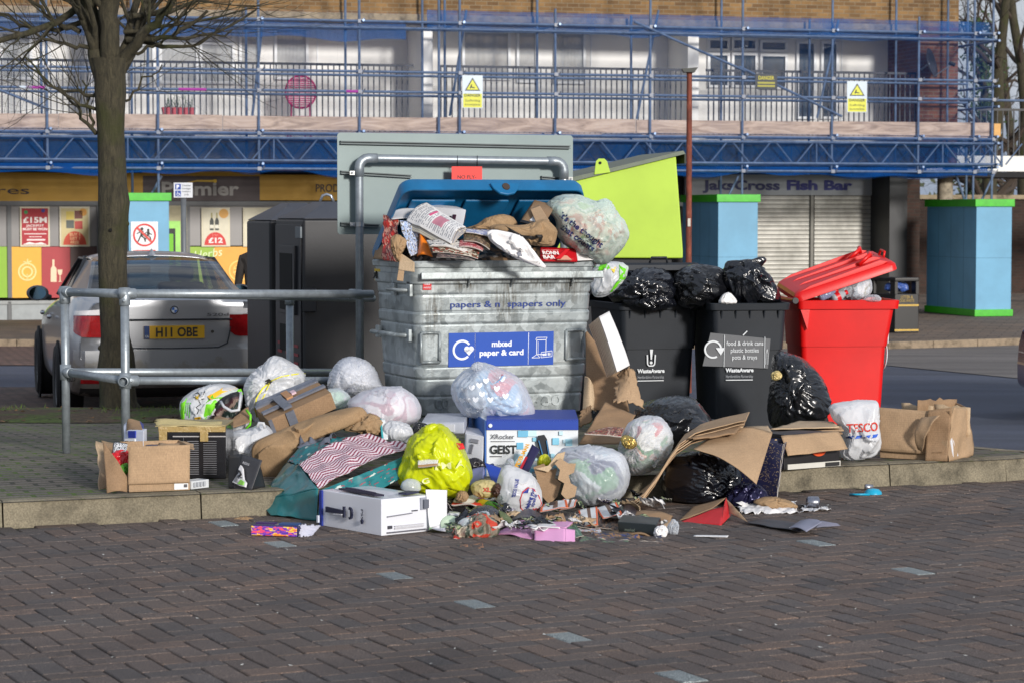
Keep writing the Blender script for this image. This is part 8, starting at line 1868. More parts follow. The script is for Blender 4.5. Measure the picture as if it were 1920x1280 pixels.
pf.line([(370,735),(376,732),(382,736),(376,742),(370,740)],1.6,(30,30,30)); pf.line([(384,732),(390,730),(386,738)],1.4,(30,30,30)); pf.poly([(372,738),(380,735),(380,742),(374,744)],(236,196,40)); pf.line([(378,770),(382,762),(376,758),(384,752),(380,746),(390,742)],1.6,(30,30,30)); pf.poly([(372,776),(386,774),(384,784),(374,784)],(236,186,40))
for q in range(3):pf.line([(356+q*4,750),(354+q*4,770+q*4)],1.8,(96,190,60))
t_=thing('bag_mouth','open mouth of the patterned bag showing dark packets, card and a white strap','bag opening',P(430,760,13.3));
b3=Blob([(396,785),(402,758),(425,740),(450,732),(452,760),(440,785),(415,798)],13.32,.05,96,.12,3,n=5); b3.mesh('dark_contents',tintmat(),t_,cols=junkcols([(30,30,32),(50,46,48),(90,86,84),(24,40,34),(120,100,90),(60,20,30)],7,3))
sheet3(Q((398,792,13.2),(425,806,13.1),(428,786,13.2),(404,778,13.3)),parent=t_,name='card',mat=KR,amp=.006); sheet3(Q((425,806,13.1),(470,790,13.1),(466,762,13.25),(440,782,13.2)),parent=t_,name='card',mat=KR2,amp=.006)
m_=MB(); m_.path(Q((414,752,13.12),(420,762,13.08),(434,770,13.06),(448,768,13.06),(450,750,13.1),(452,735,13.15)),.008,6); m_.build('strap',BAGWHT,t_,smooth=True)
bag('carrier_bag','loose green-edged end of carrier bag hanging under the patterned bag',[(395,800),(420,804),(445,795),(462,770),(470,772),(468,795),(455,808),(425,812)],13.25,.08,BAGWHT,97,.12,3,n=5,cat='carrier bag')
ob=[o for o in bpy.data.objects if o.name.startswith('carrier_bag')][-1]
m_=MB(); m_.path(Q((462,768,13.15),(470,778,13.12),(469,795,13.12),(456,808,13.14)),.007,6); m_.build('green_edge',flat(110,206,30),ob,smooth=True)
t_,bl,o=bag('white_bag','small white carrier bag with loop handle below the big white bag',[(428,815),(440,806),(470,803),(485,795),(500,797),(512,808),(514,830),(500,850),(490,872),(475,875),(460,860),(440,858),(428,840)],13.0,.15,BAGWHT,98,.06,2.3,cat='white bag'); m_=MB(); m_.path(Q((482,800,12.85),(486,792,12.85),(494,793,12.85),(497,802,12.85)),.009,6); m_.build('handle',BAGWHT,t_,smooth=True)
# taped carton
t_=item('taped_carton','brown carton crossed with grey duct tape, tilted on the left heap','cardboard box',560,760,13.2)
O=P(514,818,13.05); EX=P(631,765,13.15)-O; EZ=P(503,788,13.02)-O; EY_=P(490,759,13.30)-P(503,788,13.02); EX_=EX
EY_=EY_-EX*(EY_.dot(EX)/EX.dot(EX)); _,F=frame_box(t_,O,EX,EY_*1.0,EZ,KR2,seed=13,dent=.006); g=F['top']; W2,H2_=g.w,g.h; tp=M((122,126,138),.3,.35,var=.2,vs=14,bmp=.4,bs=40,name='duct_tape2')
g.rect(0,H2_*.86,W2,H2_*.99,tp,'tape'); g.rect(0,H2_*.3,W2,H2_*.44,tp,'tape',lv=1.2); g.rect(W2*.27,0,W2*.4,H2_*.86,tp,'tape',lv=2); g.rect(W2*.42,H2_*.45,W2*.52,H2_*.9,(176,130,90),'torn_patch',lv=2.5); g.rect(W2*.53,H2_*.55,W2*.6,H2_*.72,(210,180,190),'torn_patch',lv=3)
f=F['front']; f.rect(f.w*.27,0,f.w*.4,f.h,tp,'tape'); f.rect(0,f.h*.1,.02,f.h,tp,'tape')
sheet3([O+EZ+EY_+Vector((0,0,.0)),O+EZ+EY_+EX,O+EZ+EY_+EX*.98+Vector((0,.04,.02)),O+EZ+EY_+Vector((0,.04,.03))],parent=t_,name='flap',mat=tp,amp=.003)
# long kraft parcel
t_,bl,o=bag('paper_parcel','long brown kraft paper parcel lying diagonally across the left heap',[(470,842),(480,826),(520,808),(580,784),(640,766),(676,760),(688,772),(690,785),(650,800),(600,818),(560,838),(548,860),(530,890),(510,906),(490,904),(478,880)],12.75,.13,KRP,99,.035,1.6,cat='parcel',sm=1)
bag('kraft_paper','torn crumpled kraft paper at the upper end of the long parcel',[(640,806),(660,788),(690,775),(708,780),(722,800),(718,816),(700,812),(672,808)],12.75,.09,KRP,100,.2,3,n=5,cat='paper')
bag('white_packet','white and teal packet between the parcel and the yellow bag',[(718,800),(730,788),(752,790),(772,802),(776,818),(760,830),(735,826),(720,815)],12.7,.08,BAGWHT,101,.12,3,n=5,cat='packet')
bag('dark_packet','dark purple bag scrap right of the white and teal packet',[(772,804),(780,790),(800,794),(806,806),(790,816),(776,816)],12.75,.05,BAGBLK,102,.2,3,n=4,cat='bag')
sh_item('pink_card','thin pink card edge beside the dark purple scrap','card',[(772,822,12.5),(788,816,12.5),(790,808,12.6),(776,814,12.6)],mat=M((206,50,130),.5,name='pink_edge'))
sh_item('teal_card','narrow teal and white card standing at the end of the parcel','card',[(716,826,12.6),(728,824,12.6),(722,786,12.75),(712,784,12.75)],nu=6,nv=10,col=lambda u,v:(60,170,176)if u<.4 else(226,230,230))
# black appliance carton with brown tape
t_,o,F,a,ex,ey=carton_on('black glossy appliance carton with brown parcel tape on its edges',(300,896),(424,896),.34,.272,M((26,26,30),.25,var=.2,coat=.3,bmp=.03,name='black_gloss_carton'),name='appliance_carton',cat='carton',seed=15)
f=F['front']; w,h=f.w,f.h;
for i in range(16):f.rect(w*.42,h*(.08+.042*i),w*(.42+.17),h*(.085+.042*i)+.002,(120,120,124)); f.rect(w*.66,h*(.08+.042*i),w*(.66+.2),h*(.085+.042*i)+.002,(104,104,108))
f.rect(w*.36,h*.05,w*.365,h*.8,(90,90,94)); f.rect(w*.2,h*.8,w,h*.82,(170,166,166))
for i in range(4):f.ring(w*.335,h*(.68-.15*i),.012,.003,(110,120,116))
tb=plastic('parcel_tape',(176,150,96),.25,10,.4,alpha=.85); f.rect(-.004,h*.9,w*1.0,h*1.0,tb,'tape',lv=2); f.rect(0,h*.55,w*.12,h*.95,tb,'tape',lv=3); f.rect(w*.62,h*.72,w*.74,h*.9,tb,'tape',lv=3); F['top'].rect(0,0,F['top'].w,F['top'].h,(150,136,100),'tape')
sheet3([a+Vector((-.02,-.01,h)),a+ex*.95+Vector((0,-.01,h*.98)),a+ex*.9+Vector((0,.1,h*1.05)),a+Vector((-.03,.1,h*1.1))],parent=t_,name='torn_tape',mat=kraft('tape_card',(196,180,130),False),amp=.006,edge=.02)
# blue-white shoe-care carton and open brown box
t_=thing('small_carton','blue and white printed carton standing open behind the brown box','carton',gp(250,880)); a=P(237,838,12.35);
frame=frame_box(t_,a,P(269,838,12.25)-a,Vector((.0,.12,0)),Vector((0,0,.085)),M((206,212,226),.4,name='blue_white_carton'),seed=17); f=frame[1]['front']; f.rect(.03,.05,.09,.085,(30,50,150)); f.rect(.0,.0,.085,.045,(226,228,230)); f.rect(.012,.012,.035,.035,(60,50,44),lv=2); f.rect(.055,.014,.078,.034,(60,50,44),lv=2); f.disc(.045,.024,.006,(40,44,60),lv=2)
sheet3(Q((236,812,12.42),(268,806,12.3),(264,790,12.5),(240,788,12.5)),parent=t_,name='flap',mat=KR2,amp=.006,bend=.02); sheet3(Q((232,838,12.33),(238,838,12.3),(240,790,12.5),(233,795,12.5)),parent=t_,name='flap',mat=M((190,196,214),.4,name='carton_white2'),amp=.004)
sheet3(Q((266,820,12.3),(271,815,12.3),(270,795,12.5),(262,788,12.5)),parent=t_,name='flap',mat=M((40,50,120),.4,name='carton_navy'),amp=.003)
a=gp(242,922); b=gp(356,918); ex=b-a; ey=Vector((-ex.y,ex.x,0)).normalized()*.30; t_=thing('cardboard_box','plain brown open carton spilling red packets on the left kerb','cardboard box',a); hh=.225
open_box(t_,a,ex,ey,(0,0,hh),KR,walls='FBR')
fr=sheet3([a+Vector((-.002,-.010,.038)),b+Vector((.0,-.010,.038)),b+Vector((.003,-.004,hh+.003)),a+Vector((.0,-.004,hh+.003))],parent=t_,name='flap',mat=KR,amp=.002)
f=Face(a+Vector((0,-.0,0)),ex,(0,0,hh),t_,off=.004); f.rect(f.w*.74,.006,f.w*.97,.036,(226,226,226),'label'); f.rect(f.w*.9,.018,f.w*.95,.032,(70,70,76),'print',lv=3)
L0=a; sheet3([L0+Vector((-.105,-.03,.0)),L0+Vector((-.01,-.0,.0)),L0+Vector((-.01,.01,.07)),L0+Vector((-.145,.10,.24))],parent=t_,name='flap',mat=KR2,nu=18,nv=14,amp=.006,f=10,bend=.02)
sheet3(Q((186,924,12.05),(200,918,12.2),(198,842,12.5),(180,826,12.4)),parent=t_,name='flap',mat=KR3,amp=.008,bend=.015)
sheet3(Q((200,916,12.3),(240,915,12.3),(242,836,12.4),(190,826,12.55)),parent=t_,name='inner_flap',mat=KR,amp=.006)
sheet3(Q((296,836,12.2),(364,842,12.1),(362,833,12.25),(306,824,12.4)),parent=t_,name='flap',mat=KR,amp=.008,edge=.02)
sh_item('navy_card','flat navy blue card lying inside the plain brown carton','card',[(272,838,12.1),(346,839,12.1),(344,832,12.3),(276,832,12.35)],mat=M((34,52,90),.5,name='navy_flat'))
bag('red_packet','red crisp packet inside the plain brown carton',[(204,862),(212,848),(232,842),(242,850),(240,880),(226,890),(212,878)],12.1,.05,M((206,24,36),.3,coat=.4,name='red_foil'),103,.25,3,n=5,cat='packet')
bag('green_packet','green and red sweet wrapper below the red packet',[(218,888),(226,872),(240,866),(240,885),(228,896)],12.03,.03,M((90,170,50),.4,name='green_foil'),104,.25,3,n=4,cat='wrapper')
sh_item('patterned_card','white card with dark shoe tread pattern over the red packet','card',[(210,848,12.1),(236,846,12.05),(240,832,12.15),(214,826,12.2)],nu=34,nv=20,col=lambda u,v:(34,34,38)if(u<.08 or v>.9 or NZ(Vector((u*16,v*8,5)))>.12)else(226,226,226))
t_,o,F,a,ex,ey=carton_on('small white ribbed polystyrene block beside the plain brown carton',(359,917),(392,913),.08,.042,M((206,210,214),.5,bmp=.2,name='polystyrene'),name='foam_block',cat='foam block')
for i in range(4):F['front'].rect(.012+i*.022,.012,.026+i*.022,.034,(176,180,186),'recess')
# trainer carton
t_=thing('shoe_carton','dark grey shoe carton printed with a white and green trainer','carton',gp(435,915)); a=gp(435,915)
sheet3([a,gp(471,919),P(480,862,12.05)+Vector((.03,0,0)),P(453,850,12.15)],parent=t_,name='printed_panel',mat=M((58,58,62),.45,name='dark_carton'),nu=8,nv=10,amp=.001,thick=.004)
sheet3([gp(471,919),gp(497,912),P(490,880,12.3),P(484,862,12.07)],parent=t_,name='side_panel',mat=M((44,44,48),.45,name='dark_carton2'),nu=8,nv=8,amp=.002); sheet3([a+Vector((-.02,.02,.0)),a,P(453,850,12.15),P(428,852,12.3)],parent=t_,name='side_panel',mat=M((40,40,42),.45,name='dark_carton3'),nu=8,nv=8,amp=.002)
f=Face(a,gp(471,919)-a,P(453,850,12.15)-a,t_,off=.010); f.n=-abs(1)*f.n if f.n.y>0 else f.n; wt=(222,222,226)
f.poly([(.012,.03),(.03,.025),(.07,.015),(.11,.012),(.108,.035),(.085,.05),(.07,.075),(.055,.105),(.035,.12),(.03,.1),(.04,.08),(.025,.06)],wt,'print',lv=1); f.poly([(.06,.022),(.1,.018),(.1,.036),(.075,.045)],(130,190,80),'print',lv=2); f.poly([(.03,.035),(.05,.03),(.05,.06),(.04,.07),(.03,.05)],(120,122,128),'print',lv=2); f.line([(.05,.09),(.07,.07),(.06,.06),(.08,.055)],.003,(40,40,44),lv=3)
f.text('REDS',.045,.13,.012,wt,w=.05,rot=-10)
# pink and purple toy carton
a=PZ(471,1003,0); b=PZ(596,1005,0); ex=PZ(560,1006,0)-a; ey=Vector((-ex.y,ex.x,0)).normalized()*.10; t_=thing('toy_carton','flat colourful pink and purple carton in front of the teal gift bag','carton',a)
_,F=frame_box(t_,a,ex,ey,Vector((0,0,.052)),M((44,36,80),.3,coat=.4,name='toy_carton'),seed=19,dent=.003); f=F['front']; pal=[(230,60,140),(240,140,60),(250,210,80),(150,70,190),(90,60,170),(236,90,110)]
c_=[f.pt(x,y,2)for x,y in((.004,.004),(f.w-.004,.004),(f.w-.004,f.h-.004),(.004,f.h-.004))]; sheet3(c_,parent=t_,name='print',nu=60,nv=12,amp=0,col=mag(pal,3,3),thick=.001)
f=F['top']; f.rect(f.w*.55,f.h*.2,f.w*.95,f.h*.7,(40,70,120)); f.rect(f.w*.05,f.h*.3,f.w*.45,f.h*.7,(60,40,90))
sheet3([a+ex,PZ(584,1004,0),PZ(600,985,.03),a+ex+Vector((0,.02,.055))],parent=t_,name='torn_end',mat=M((190,190,206),.5,name='lilac_paper'),amp=.006,edge=.02)
bag('paper_twist','twisted brown paper scrap on the paving by the kerb',[(436,972),(455,968),(478,972),(482,980),(470,984),(462,978),(445,977)],11.85,.03,KRP,105,.3,4,n=4,cat='paper')
# ---------- litter on the paving
def lying(name,label,cat,secs,px0,py0,px1,py1,z=.03):
 a,b=PZ(px0,py0,z),PZ(px1,py1,z); return lathe_item(name,label,cat,[(n_,m_,[(r_,h_*(b-a).length)for r_,h_ in pr])for n_,m_,pr in secs],a,b-a)
PET=plastic('clear_pet',(200,212,220),.1,8,.3,alpha=.5)
lying('plastic_bottle','green plastic bottle with yellow label lying on the litter','bottle',[('body',plastic('green_pet',(30,130,50),.1,6,.1,alpha=.85),[(0,0),(.026,.02),(.028,.1),(.028,.6),(.012,.85),(.012,.95),(0,.96)]),('label',M((214,190,40),.4,name='yellow_label'),[(.0285,.15),(.0285,.42)])],897,943,945,956,.06)
lying('plastic_bottle','long clear plastic bottle lying across the crumpled magazines','bottle',[('body',PET,[(0,0),(.03,.02),(.032,.08),(.03,.3),(.033,.34),(.032,.7),(.014,.95),(0,.96)])],868,985,925,962,.05)
t_=lathe_item('plastic_pot','clear dessert pot with a pale green printed lid tipped beside the console carton','pot',[('pot',PET,[(0,0),(.034,.0),(.046,.07)]),('lid',M((196,216,190),.35,name='lid_white'),[(.046,.07),(.05,.071),(.05,.078),(0,.08)])],P(838,996,11.45),(.25,-.75,.5))
lathe_item('yoghurt_pot','white ribbed yoghurt pot with a small printed label behind the clear pot','pot',[('pot',M((222,222,220),.4,name='pot_white'),[(0,0),(.026,.0),(.032,.055),(.035,.056),(.035,.062),(0,.062)]),('label',M((120,60,60),.5,name='pot_label'),[(.0285,.02),(.031,.04)])],P(852,985,11.5),(.1,-.1,1))
sh_item('milk_carton','white and purple carton squashed at the corner of the console carton','carton',[(808,1000,11.35),(838,1000,11.3),(836,962,11.55),(806,962,11.5)],nu=16,nv=16,amp=.02,f=10,col=lambda u,v:(90,60,150)if v>.6 and u>.4 else((150,200,140)if u<.2 and v<.4 else(220,220,226)))
bag('crumpled_magazine','crumpled colourful magazine ball on the paving',[(850,1000),(855,985),(880,972),(905,962),(928,975),(936,995),(920,1008),(890,1012),(862,1010)],11.25,.09,PAPER,106,.25,3.2,n=6,cat='magazine')
o_=[o for o in bpy.data.objects if o.name.startswith('skin')][-1]; me=o_.data; ca=me.color_attributes.new('tint','FLOAT_COLOR','CORNER'); jc=junkcols([(90,84,76),(60,58,56),(150,140,120),(180,60,40),(120,110,96),(70,80,70),(200,190,170),(40,40,44)],10,8)
for p in me.polygons:
 c=jc(p.center*.9,None)
 for li in p.loop_indices:ca.data[li].color=c
me.materials[0]=tintmat()
sh_item('red_card','red-trimmed torn card at the left of the crumpled magazine','card',[(850,1012,11.1),(905,1014,11.1),(900,1000,11.3),(852,998,11.3)],nu=24,nv=10,amp=.012,f=9,col=lambda u,v:(190,40,30)if u<.3 or v>.8 else(110,96,84))
sh_item('white_tray','white and red card tray behind the green bottle','card',[(846,946,11.9),(905,950,11.85),(930,932,12.05),(862,928,12.1)],nu=24,nv=14,amp=.01,f=6,col=lambda u,v:(206,60,40)if v<.18 or(.6<u<.7)else(226,222,216),thick=.008)
bag('dark_film','dark translucent film heaped behind the clear bottle',[(875,965),(890,950),(915,948),(940,960),(945,975),(915,978),(890,976)],11.6,.1,plastic('smoky_film',(70,72,80),.15,14,.5,alpha=.7),107,.2,3,n=5,cat='plastic film')
sh_item('green_card','green and yellow card wedge leaning on the dark film','card',[(938,968,11.45),(975,990,11.25),(960,975,11.5),(932,946,11.75)],mat=M((96,110,60),.5,name='green_card'),thick=.006)
sh_item('black_card','black curved card piece under the value bag','card',[(955,978,11.5),(1022,985,11.4),(1016,966,11.7),(965,966,11.7)],mat=M((40,38,52),.4,name='black_card2'),bend=.03,thick=.004)
# pink open carton
pk=M((222,160,204),.5,var=.04,name='pink_carton'); t_=item('pink_carton','pale pink flattened carton lying open on the paving','carton',1000,1005,11.1)
sheet3(Q((1002,1012,11.08),(1060,1021,11.0),(1060,990,11.10),(1002,984,11.18)),parent=t_,name='front_panel',mat=pk,amp=.002); sheet3(Q((1060,1021,11.0),(1078,1023,11.0),(1078,993,11.1),(1060,990,11.1)),parent=t_,name='end_panel',mat=pk,amp=.002)
sheet3(Q((925,1004,11.3),(1000,1014,11.1),(1002,984,11.3),(965,980,11.5)),parent=t_,name='flap',mat=pk,amp=.006,bend=.015); sheet3(Q((1002,985,11.18),(1062,990,11.1),(1075,978,11.35),(1010,974,11.4)),parent=t_,name='top_panel',mat=pk,amp=.004)
sh_item('white_card','small square white card on top of the pink carton','card',[(1000,985,11.15),(1050,990,11.1),(1032,974,11.4),(998,972,11.4)],mat=PAPER,amp=.003,thick=.004)
OW=lambda u,v:(232,96,30)if(u<.09 or u>.93 or v<.08)else((112,82,66)if .44<u<.62 and v>.15 else(226,226,226))
for lab,pts in(('orange-edged white carton flap leftmost in the row below the clear bag',[(1012,960,11.75),(1066,952,11.7),(1062,935,11.9),(1018,945,11.95)]),('orange-edged white carton opened out in the middle below the clear bag',[(1092,990,11.45),(1122,985,11.4),(1120,950,11.75),(1085,958,11.75)]),('orange-edged white carton flap rightmost below the clear bag',[(1130,972,11.6),(1168,966,11.55),(1156,942,11.8),(1116,952,11.85)]),('small orange-edged white carton end by the die-cut card',[(1048,958,11.8),(1078,950,11.75),(1082,936,11.95),(1056,936,11.95)])):
 sh_item('torn_carton',lab,'carton',pts,nu=22,nv=16,amp=.006,f=5,col=OW,thick=.003,group='orange-edged white cartons torn open')
for i,(lab,pts,mt)in enumerate((('brown card layer uppermost of the flattened boxes by the red lid',[(1166,985,11.55),(1235,992,11.4),(1262,968,11.7),(1180,960,11.8)],KR2),('brown card layer in the middle of the flattened boxes by the red lid',[(1160,990,11.5),(1240,1000,11.35),(1264,975,11.65),(1175,965,11.75)],KR),('lowest wide brown card under the black carton',[(1130,1010,11.3),(1235,1008,11.2),(1250,992,11.5),(1140,992,11.5)],KR2))):
 sh_item('flattened_box',lab,'cardboard',pts,mat=mt,amp=.008,thick=.007,nu=16,nv=12,bend=.02)
t_=thing('black_carton','squashed black carton with pale lettering on the flattened boxes','carton',P(1210,985,11.4)); O=P(1160,1000,11.35); _,F=frame_box(t_,O,P(1232,1006,11.2)-O,Vector((.03,.12,.02)),Vector((-.005,.02,.055)),M((24,30,28),.35,name='black_green_carton'),seed=23,dent=.008); F['front'].text('mashed',.05,.015,.016,(120,130,116),w=.06)
bag('paper_curl','curled white and brown paper end beside the squashed black carton',[(1226,1002),(1230,988),(1246,984),(1252,995),(1246,1006),(1234,1008)],11.2,.03,PAPER,108,.3,3,n=4,cat='paper')
bag('clear_wrap','knot of clear wrapping film at the right of the flattened boxes',[(1252,985),(1262,972),(1272,980),(1270,1000),(1260,1006),(1254,998)],11.3,.03,BAGCLR,109,.3,3,n=4,cat='plastic film')
sh_item('purple_sleeve','dark purple card sleeve poking from the card heap','card',[(1150,968,11.7),(1200,975,11.6),(1190,948,11.9),(1172,940,11.95)],mat=M((52,44,48),.4,name='dark_sleeve'),bend=.02)
for lab,pts,pal,sd in(('green striped leaflet beside the pink carton',[(1076,1012,11.15),(1096,1008,11.15),(1080,985,11.4),(1058,984,11.4)],[(96,130,110),(120,150,130),(80,110,96)],31),('camouflage green card at the very front of the litter',[(1085,1018,11.0),(1180,1024,10.95),(1175,1010,11.15),(1090,1008,11.2)],[(70,96,76),(96,116,90),(54,70,60),(110,84,90)],33),('blue and brown magazine spread at the front right of the litter',[(1120,1012,11.1),(1245,1020,11.0),(1240,1008,11.15),(1110,1000,11.3)],[(50,60,110),(150,110,70),(90,80,76),(40,46,80)],35),('pastel comic page in front of the orange-edged cartons',[(1070,1000,11.35),(1130,1006,11.25),(1125,992,11.45),(1072,988,11.5)],[(150,190,220),(220,190,200),(196,206,214),(160,130,100)],37),('dark wrapper sheets between the cartons',[(1040,984,11.45),(1110,990,11.4),(1100,970,11.65),(1045,966,11.7)],[(36,36,40),(70,60,60),(50,54,64)],39),('brown wrapper heap left of the squashed black carton',[(1115,990,11.45),(1165,996,11.4),(1160,972,11.65),(1120,968,11.7)],[(60,44,40),(90,70,56),(30,30,34),(130,100,76)],41)):
 sh_item('magazine',lab,'magazine',pts,nu=40,nv=16,amp=.010,f=8,col=mag(pal,6,sd),thick=.003)
sh_item('singed_card','small burnt-looking card scrap alone on the paving','card',[(857,1030,10.8),(908,1029,10.8),(905,1020,10.95),(859,1022,10.9)],nu=20,nv=8,amp=.006,col=mag([(60,52,50),(176,120,80),(40,38,44)],4,43),thick=.002)
# red box lid
rd=M((196,20,28),.45,name='red_lid'); t_=item('box_lid','bright red box lid with brown inside at the foot of the round black bag','box lid',1320,960,11.9)
sheet3(Q((1274,978,11.75),(1352,984,11.6),(1360,948,11.85),(1335,955,11.85)),parent=t_,name='side',mat=rd,amp=.002); sheet3(Q((1352,984,11.6),(1370,966,11.85),(1362,932,12.05),(1358,946,11.85)),parent=t_,name='side',mat=rd,amp=.002)
sheet3(Q((1274,976,11.8),(1335,954,11.9),(1362,932,12.05),(1300,950,12.1)),parent=t_,name='inside',mat=KR2,amp=.004); sheet3(Q((1370,962,11.85),(1402,978,11.6),(1392,965,11.75),(1360,932,12.05)),parent=t_,name='flap',mat=KR,amp=.006)
for lab,ol in(('crumpled white tissue strip in front of the glitter bag',[(1382,945),(1400,938),(1420,950),(1450,958),(1475,954),(1498,960),(1490,968),(1460,966),(1430,966),(1405,965),(1388,956)]),('small crumpled white tissue nearest the drinks can',[(1500,960),(1512,953),(1535,950),(1556,956),(1558,962),(1535,960),(1520,964)])):
 xa,xb,yb,yt=min(q[0]for q in ol),max(q[0]for q in ol),max(q[1]for q in ol),min(q[1]for q in ol); sh_item('tissue',lab,'tissue',[(xa+4,yb,0),(xb-2,yb-2,0),(xb-6,yt+6,0),(xa+6,yt+2,0)]and[(xa,yb-4,6800/(yb-402)),(xb,yb-3,6800/(yb-404)),(xb-8,yt+5,6800/(yb-415)),(xa+8,yt+1,6800/(yb-417))],nu=44,nv=14,amp=.016,f=16,edge=.05,mat=PAPER,thick=.001)
bag('brown_paper','flat brown wrapping paper behind the white tissue',[(1410,938),(1440,930),(1480,938),(1500,950),(1470,955),(1430,950)],12.2,.06,KRP,113,.2,3,n=5,cat='paper')
t_=item('grey_folder','grey and black flattened folder on the paving at the right','folder',1480,985,11.7); z_=.012
sheet3([PZ(1396,978,z_),PZ(1500,996,z_),PZ(1530,985,z_+.01),PZ(1440,972,z_)],parent=t_,name='cover',mat=M((56,58,64),.45,name='dark_cover'),amp=.003); sheet3([PZ(1480,990,z_+.01),PZ(1512,996,z_+.01),PZ(1542,978,z_+.04),PZ(1500,976,z_+.02)],parent=t_,name='cover',mat=M((130,132,150),.5,name='grey_cover'),amp=.004,bend=.012); sheet3([PZ(1530,988,z_),PZ(1576,984,z_),PZ(1570,980,z_+.01),PZ(1540,976,z_+.02)],parent=t_,name='cover',mat=M((120,120,136),.5,name='grey_cover2'),amp=.003)
st_=[PZ(1300,1004,.004),PZ(1364,1006,.004),PZ(1366,1003,.006),PZ(1302,1002,.006)]; t_=thing('paper_strip','thin white paper strip on the paving below the red lid','paper',st_[0]); sheet3(st_,parent=t_,name='sheet',mat=PAPER,amp=.001,thick=.002)
a=PZ(1512,941,.033); b=PZ(1536,941,.033); lathe_item('drinks_can','silver drinks can with a red end lying near the kerb','can',[('body',M((150,152,162),.25,.9,var=.2,vs=30,name='can_silver'),[(.0,0),(.024,.0),(.031,.008),(.032,.03),(.032,(b-a).length-.006),(.026,(b-a).length),(0,(b-a).length)])],a,b-a)
a=PZ(1621,912,.015); b=PZ(1637,912,.015); lathe_item('crushed_can','tiny crushed silver can piece right against the kerb','can',[('body',M((170,172,180),.3,.8,name='can_silver2'),[(0,0),(.014,0),(.016,.01),(.015,(b-a).length),(0,(b-a).length)])],a,b-a)
t_=thing('plastic_spoon','turquoise plastic scoop lying on the paving near the kerb','scoop',PZ(1630,924,.01)); tq=M((20,160,196),.35,coat=.3,name='turquoise'); m_=MB(); m_.lathe([(0,.03),(.03,.026),(.045,.012),(.048,0)],22,PZ(1637,925,.003),(0,0,1)); m_.build('bowl',tq,t_,smooth=True); m_=MB(); m_.path([PZ(1630,926,.01),PZ(1606,926,.012),PZ(1594,926,.008)],[.007,.005,.007],8); m_.build('handle',tq,t_,smooth=True)
# tiny scraps over the paving
m_=MB(); r=random.Random(17)
for k in range(70):
 x,y=r.uniform(60,1900),r.uniform(930,1250); p=PZ(x,y,.003)
 if p.y>kerbY(p.x)-.1:continue
 s_=r.uniform(.003,.011); q=Vector((r.gauss(0,1),r.gauss(0,1),0)).normalized()*s_; w_=Vector((-q.y,q.x,0))*.6; m_.add([p-q,p-w_,p+q+Vector((0,0,.003)),p+w_],[(0,1,2,3)])
tag(m_.build('paper_scraps',M((196,196,190),.7,name='scrap')),'tiny pale scraps scattered over the block paving','scraps',kind='stuff')
# small torn pieces filling the front of the heap
r=random.Random(77)
kinds=(('card_scrap','torn brown card scrap lying among the small litter at the front of the heap','card scrap','brown card scraps at the front of the heap',lambda k:dict(mat=(KR,KR2,KR3)[k%3],amp=.012,f=9,edge=.06,bend=.01)),('wrapper','small crumpled printed wrapper lying among the litter at the front of the heap','wrapper','printed wrappers at the front of the heap',lambda k:dict(col=mag([((190,60,50),(40,44,60),(206,206,200),(120,90,70)),((60,90,60),(30,34,36),(150,160,120)),((70,60,110),(200,196,206),(40,40,44)),((206,200,190),(170,60,60),(90,84,80))][k%4],6,k),amp=.022,f=11,edge=.05)),('paper_scrap','small crumpled pale paper scrap at the front of the heap','paper scrap','pale paper scraps at the front of the heap',lambda k:dict(mat=PAPER,amp=.024,f=12,edge=.07)),('black_scrap','torn piece of black plastic film at the front of the heap','film scrap','black film scraps at the front of the heap',lambda k:dict(mat=BAGBLK2,amp=.03,f=11,edge=.08)))
LM=((900,'by the crumpled magazine ball'),(960,'left of the pink carton'),(1010,'touching the pink carton'),(1060,'just right of the pink carton'),(1110,'by the orange-edged cartons'),(1165,'below the clear bag'),(1212,'on the flattened boxes'),(1275,'by the squashed black carton'),(9999,'near the red box lid')); seen=set()
for k in range(74):
 nm,lab,cat,grp,fn=kinds[(0,1,1,2,0,1,3,2)[k%8]]; x=r.uniform(842,1262); y=r.uniform(952,1012)-abs(x-1040)*.03; p0=PZ(x,y,.012)
 if k%8==2 and k>20:x=r.uniform(1190,1420)
 cn={'card_scrap':('mid-brown','dark brown','pale brown')[k%3],'wrapper':('red and navy','dull green','purple','white and maroon')[k%4],'paper_scrap':'white','black_scrap':'black'}[nm]; row='towards the kerb' if y<978 else 'at the front edge'
 lm=[t for q,t in LM if x<q][0]; lab={'card_scrap':'torn %s card scrap %s, %s','wrapper':'crumpled %s wrapper %s, %s','paper_scrap':'crumpled %s paper scrap %s, %s','black_scrap':'torn %s film scrap %s, %s'}[nm]%(cn,lm,row)
 if lab in seen:continue
 seen.add(lab)
 a=r.uniform(0,3.14); u=Vector((math.cos(a),math.sin(a),r.uniform(-.1,.25))); v=Vector((-math.sin(a),math.cos(a),r.uniform(0,.5))); L=r.uniform(.05,.11); w_=r.uniform(.03,.07)
 t_=thing(nm,lab,cat,p0,0,grp); zz_=max(0,-min(0,u.z*L,v.z*w_,u.z*L+v.z*w_))+.016; q=p0+Vector((0,0,zz_)); sheet3([q,q+u*L,q+u*L+v*w_,q+v*w_],nu=12,nv=9,parent=t_,name='sheet',seed=k,thick=.002,**fn(k))
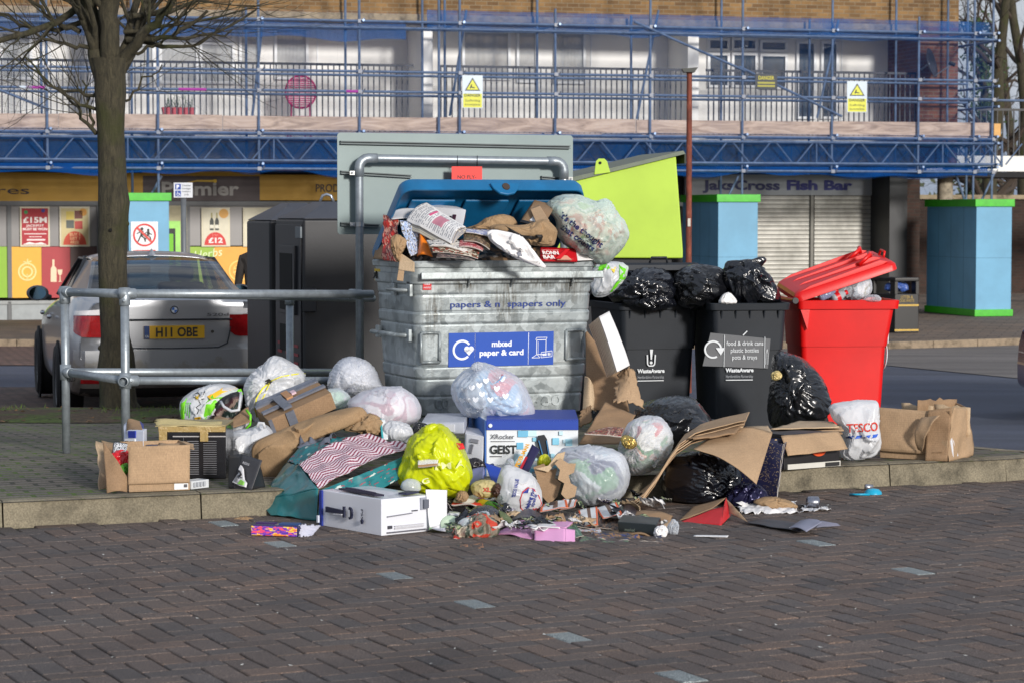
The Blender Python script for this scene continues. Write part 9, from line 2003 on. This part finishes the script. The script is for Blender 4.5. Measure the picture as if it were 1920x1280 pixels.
for k,(x,y,s_)in enumerate(((800,812,9),(868,905,10),(955,866,8),(1118,905,0),(1240,745,0),(1020,905,0),(560,900,0),(865,930,12),(1036,948,9))):
 if s_:bag('crumpled_wrapper',('clear and white wrapper beside the yellow bag top','dark film scrap between yellow bag and beige sack','grey film tuck above the printed value bag','','','','','brown wrapper ball left of the green bottle','dark brown wrapper ball below the die-cut card')[k],[(x-s_,y+s_*.6),(x-s_*.5,y-s_*.7),(x+s_*.6,y-s_*.8),(x+s_*1.1,y),(x+s_*.6,y+s_*.8)],(12.6,12.1,12.3,0,0,0,0,11.9,11.9)[k],.05,(BAGCLR,BAGBLK2,BAGCLR,0,0,0,0,KRP,M((60,44,38),.5,name='brown_wrap2'))[k],200+k,.3,4,n=5,cat='wrapper')
q=LB_O+LB_fx*LB_W*.5+LB_sd*.45+Vector((0,0,LB_H*.8)); px_=960+q.x/q.y*FOC; bag('litter_bag','blue and white bag filling the opening of the black litter bin',[(px_-22,546),(px_-20,532),(px_,529),(px_+20,532),(px_+22,546)],q.y,.16,M((60,90,160),.4,var=.5,vs=8,name='litter_blue'),301,.2,3,n=5,cat='litter')
bpy.context.view_layer.update()
# a person standing beyond the recycling banks, mostly hidden by them
def person():
 x,Y=P(490,500,24.2).x,24.2; g=gz(Y)-.006; t_=thing('person','person in a dark coat standing behind the black recycling banks','person',(x,Y,g)); me=bpy.data.meshes.new('body')
 J=[((0,0,.95),.13),((0,0,1.15),.14),((0,.01,1.38),.16),((0,.01,1.50),.06),((0,-.01,1.56),.06),((0,-.02,1.64),.085),((0,-.02,1.73),.07),((-.19,.01,1.40),.07),((-.24,.02,1.12),.05),((-.22,-.06,.88),.038),((.19,.01,1.40),.07),((.24,.02,1.12),.05),((.22,-.06,.88),.038),((-.10,0,.85),.10),((-.11,.01,.48),.07),((-.11,.03,.08),.05),((-.12,-.10,.04),.04),((.10,0,.85),.10),((.11,.01,.48),.07),((.11,.03,.08),.05),((.12,-.10,.04),.04)]
 E=[(0,1),(1,2),(2,3),(3,4),(4,5),(5,6),(2,7),(7,8),(8,9),(2,10),(10,11),(11,12),(0,13),(13,14),(14,15),(15,16),(0,17),(17,18),(18,19),(19,20)]
 me.from_pydata([j[0]for j in J],E,[]); o=link(bpy.data.objects.new('body',me)); attach(o,t_,False); m=o.modifiers.new('s','SKIN'); o.modifiers.new('u','SUBSURF').render_levels=2
 for v,(c,r_)in zip(me.skin_vertices[0].data,J):v.radius=(r_,r_*.8)
 me.skin_vertices[0].data[0].use_root=True; me.materials.append(M((40,36,34),.85,name='dark_coat'))
 m_=MB(); m_.lathe([(.0,.11),(.06,.10),(.098,.05),(.1,0),(.09,-.05),(.05,-.09)],16,(0,.0,1.68),(0,.2,1)); m_.build('hair',M((30,24,20),.8,name='hair'),t_,world=False,smooth=True)
person()
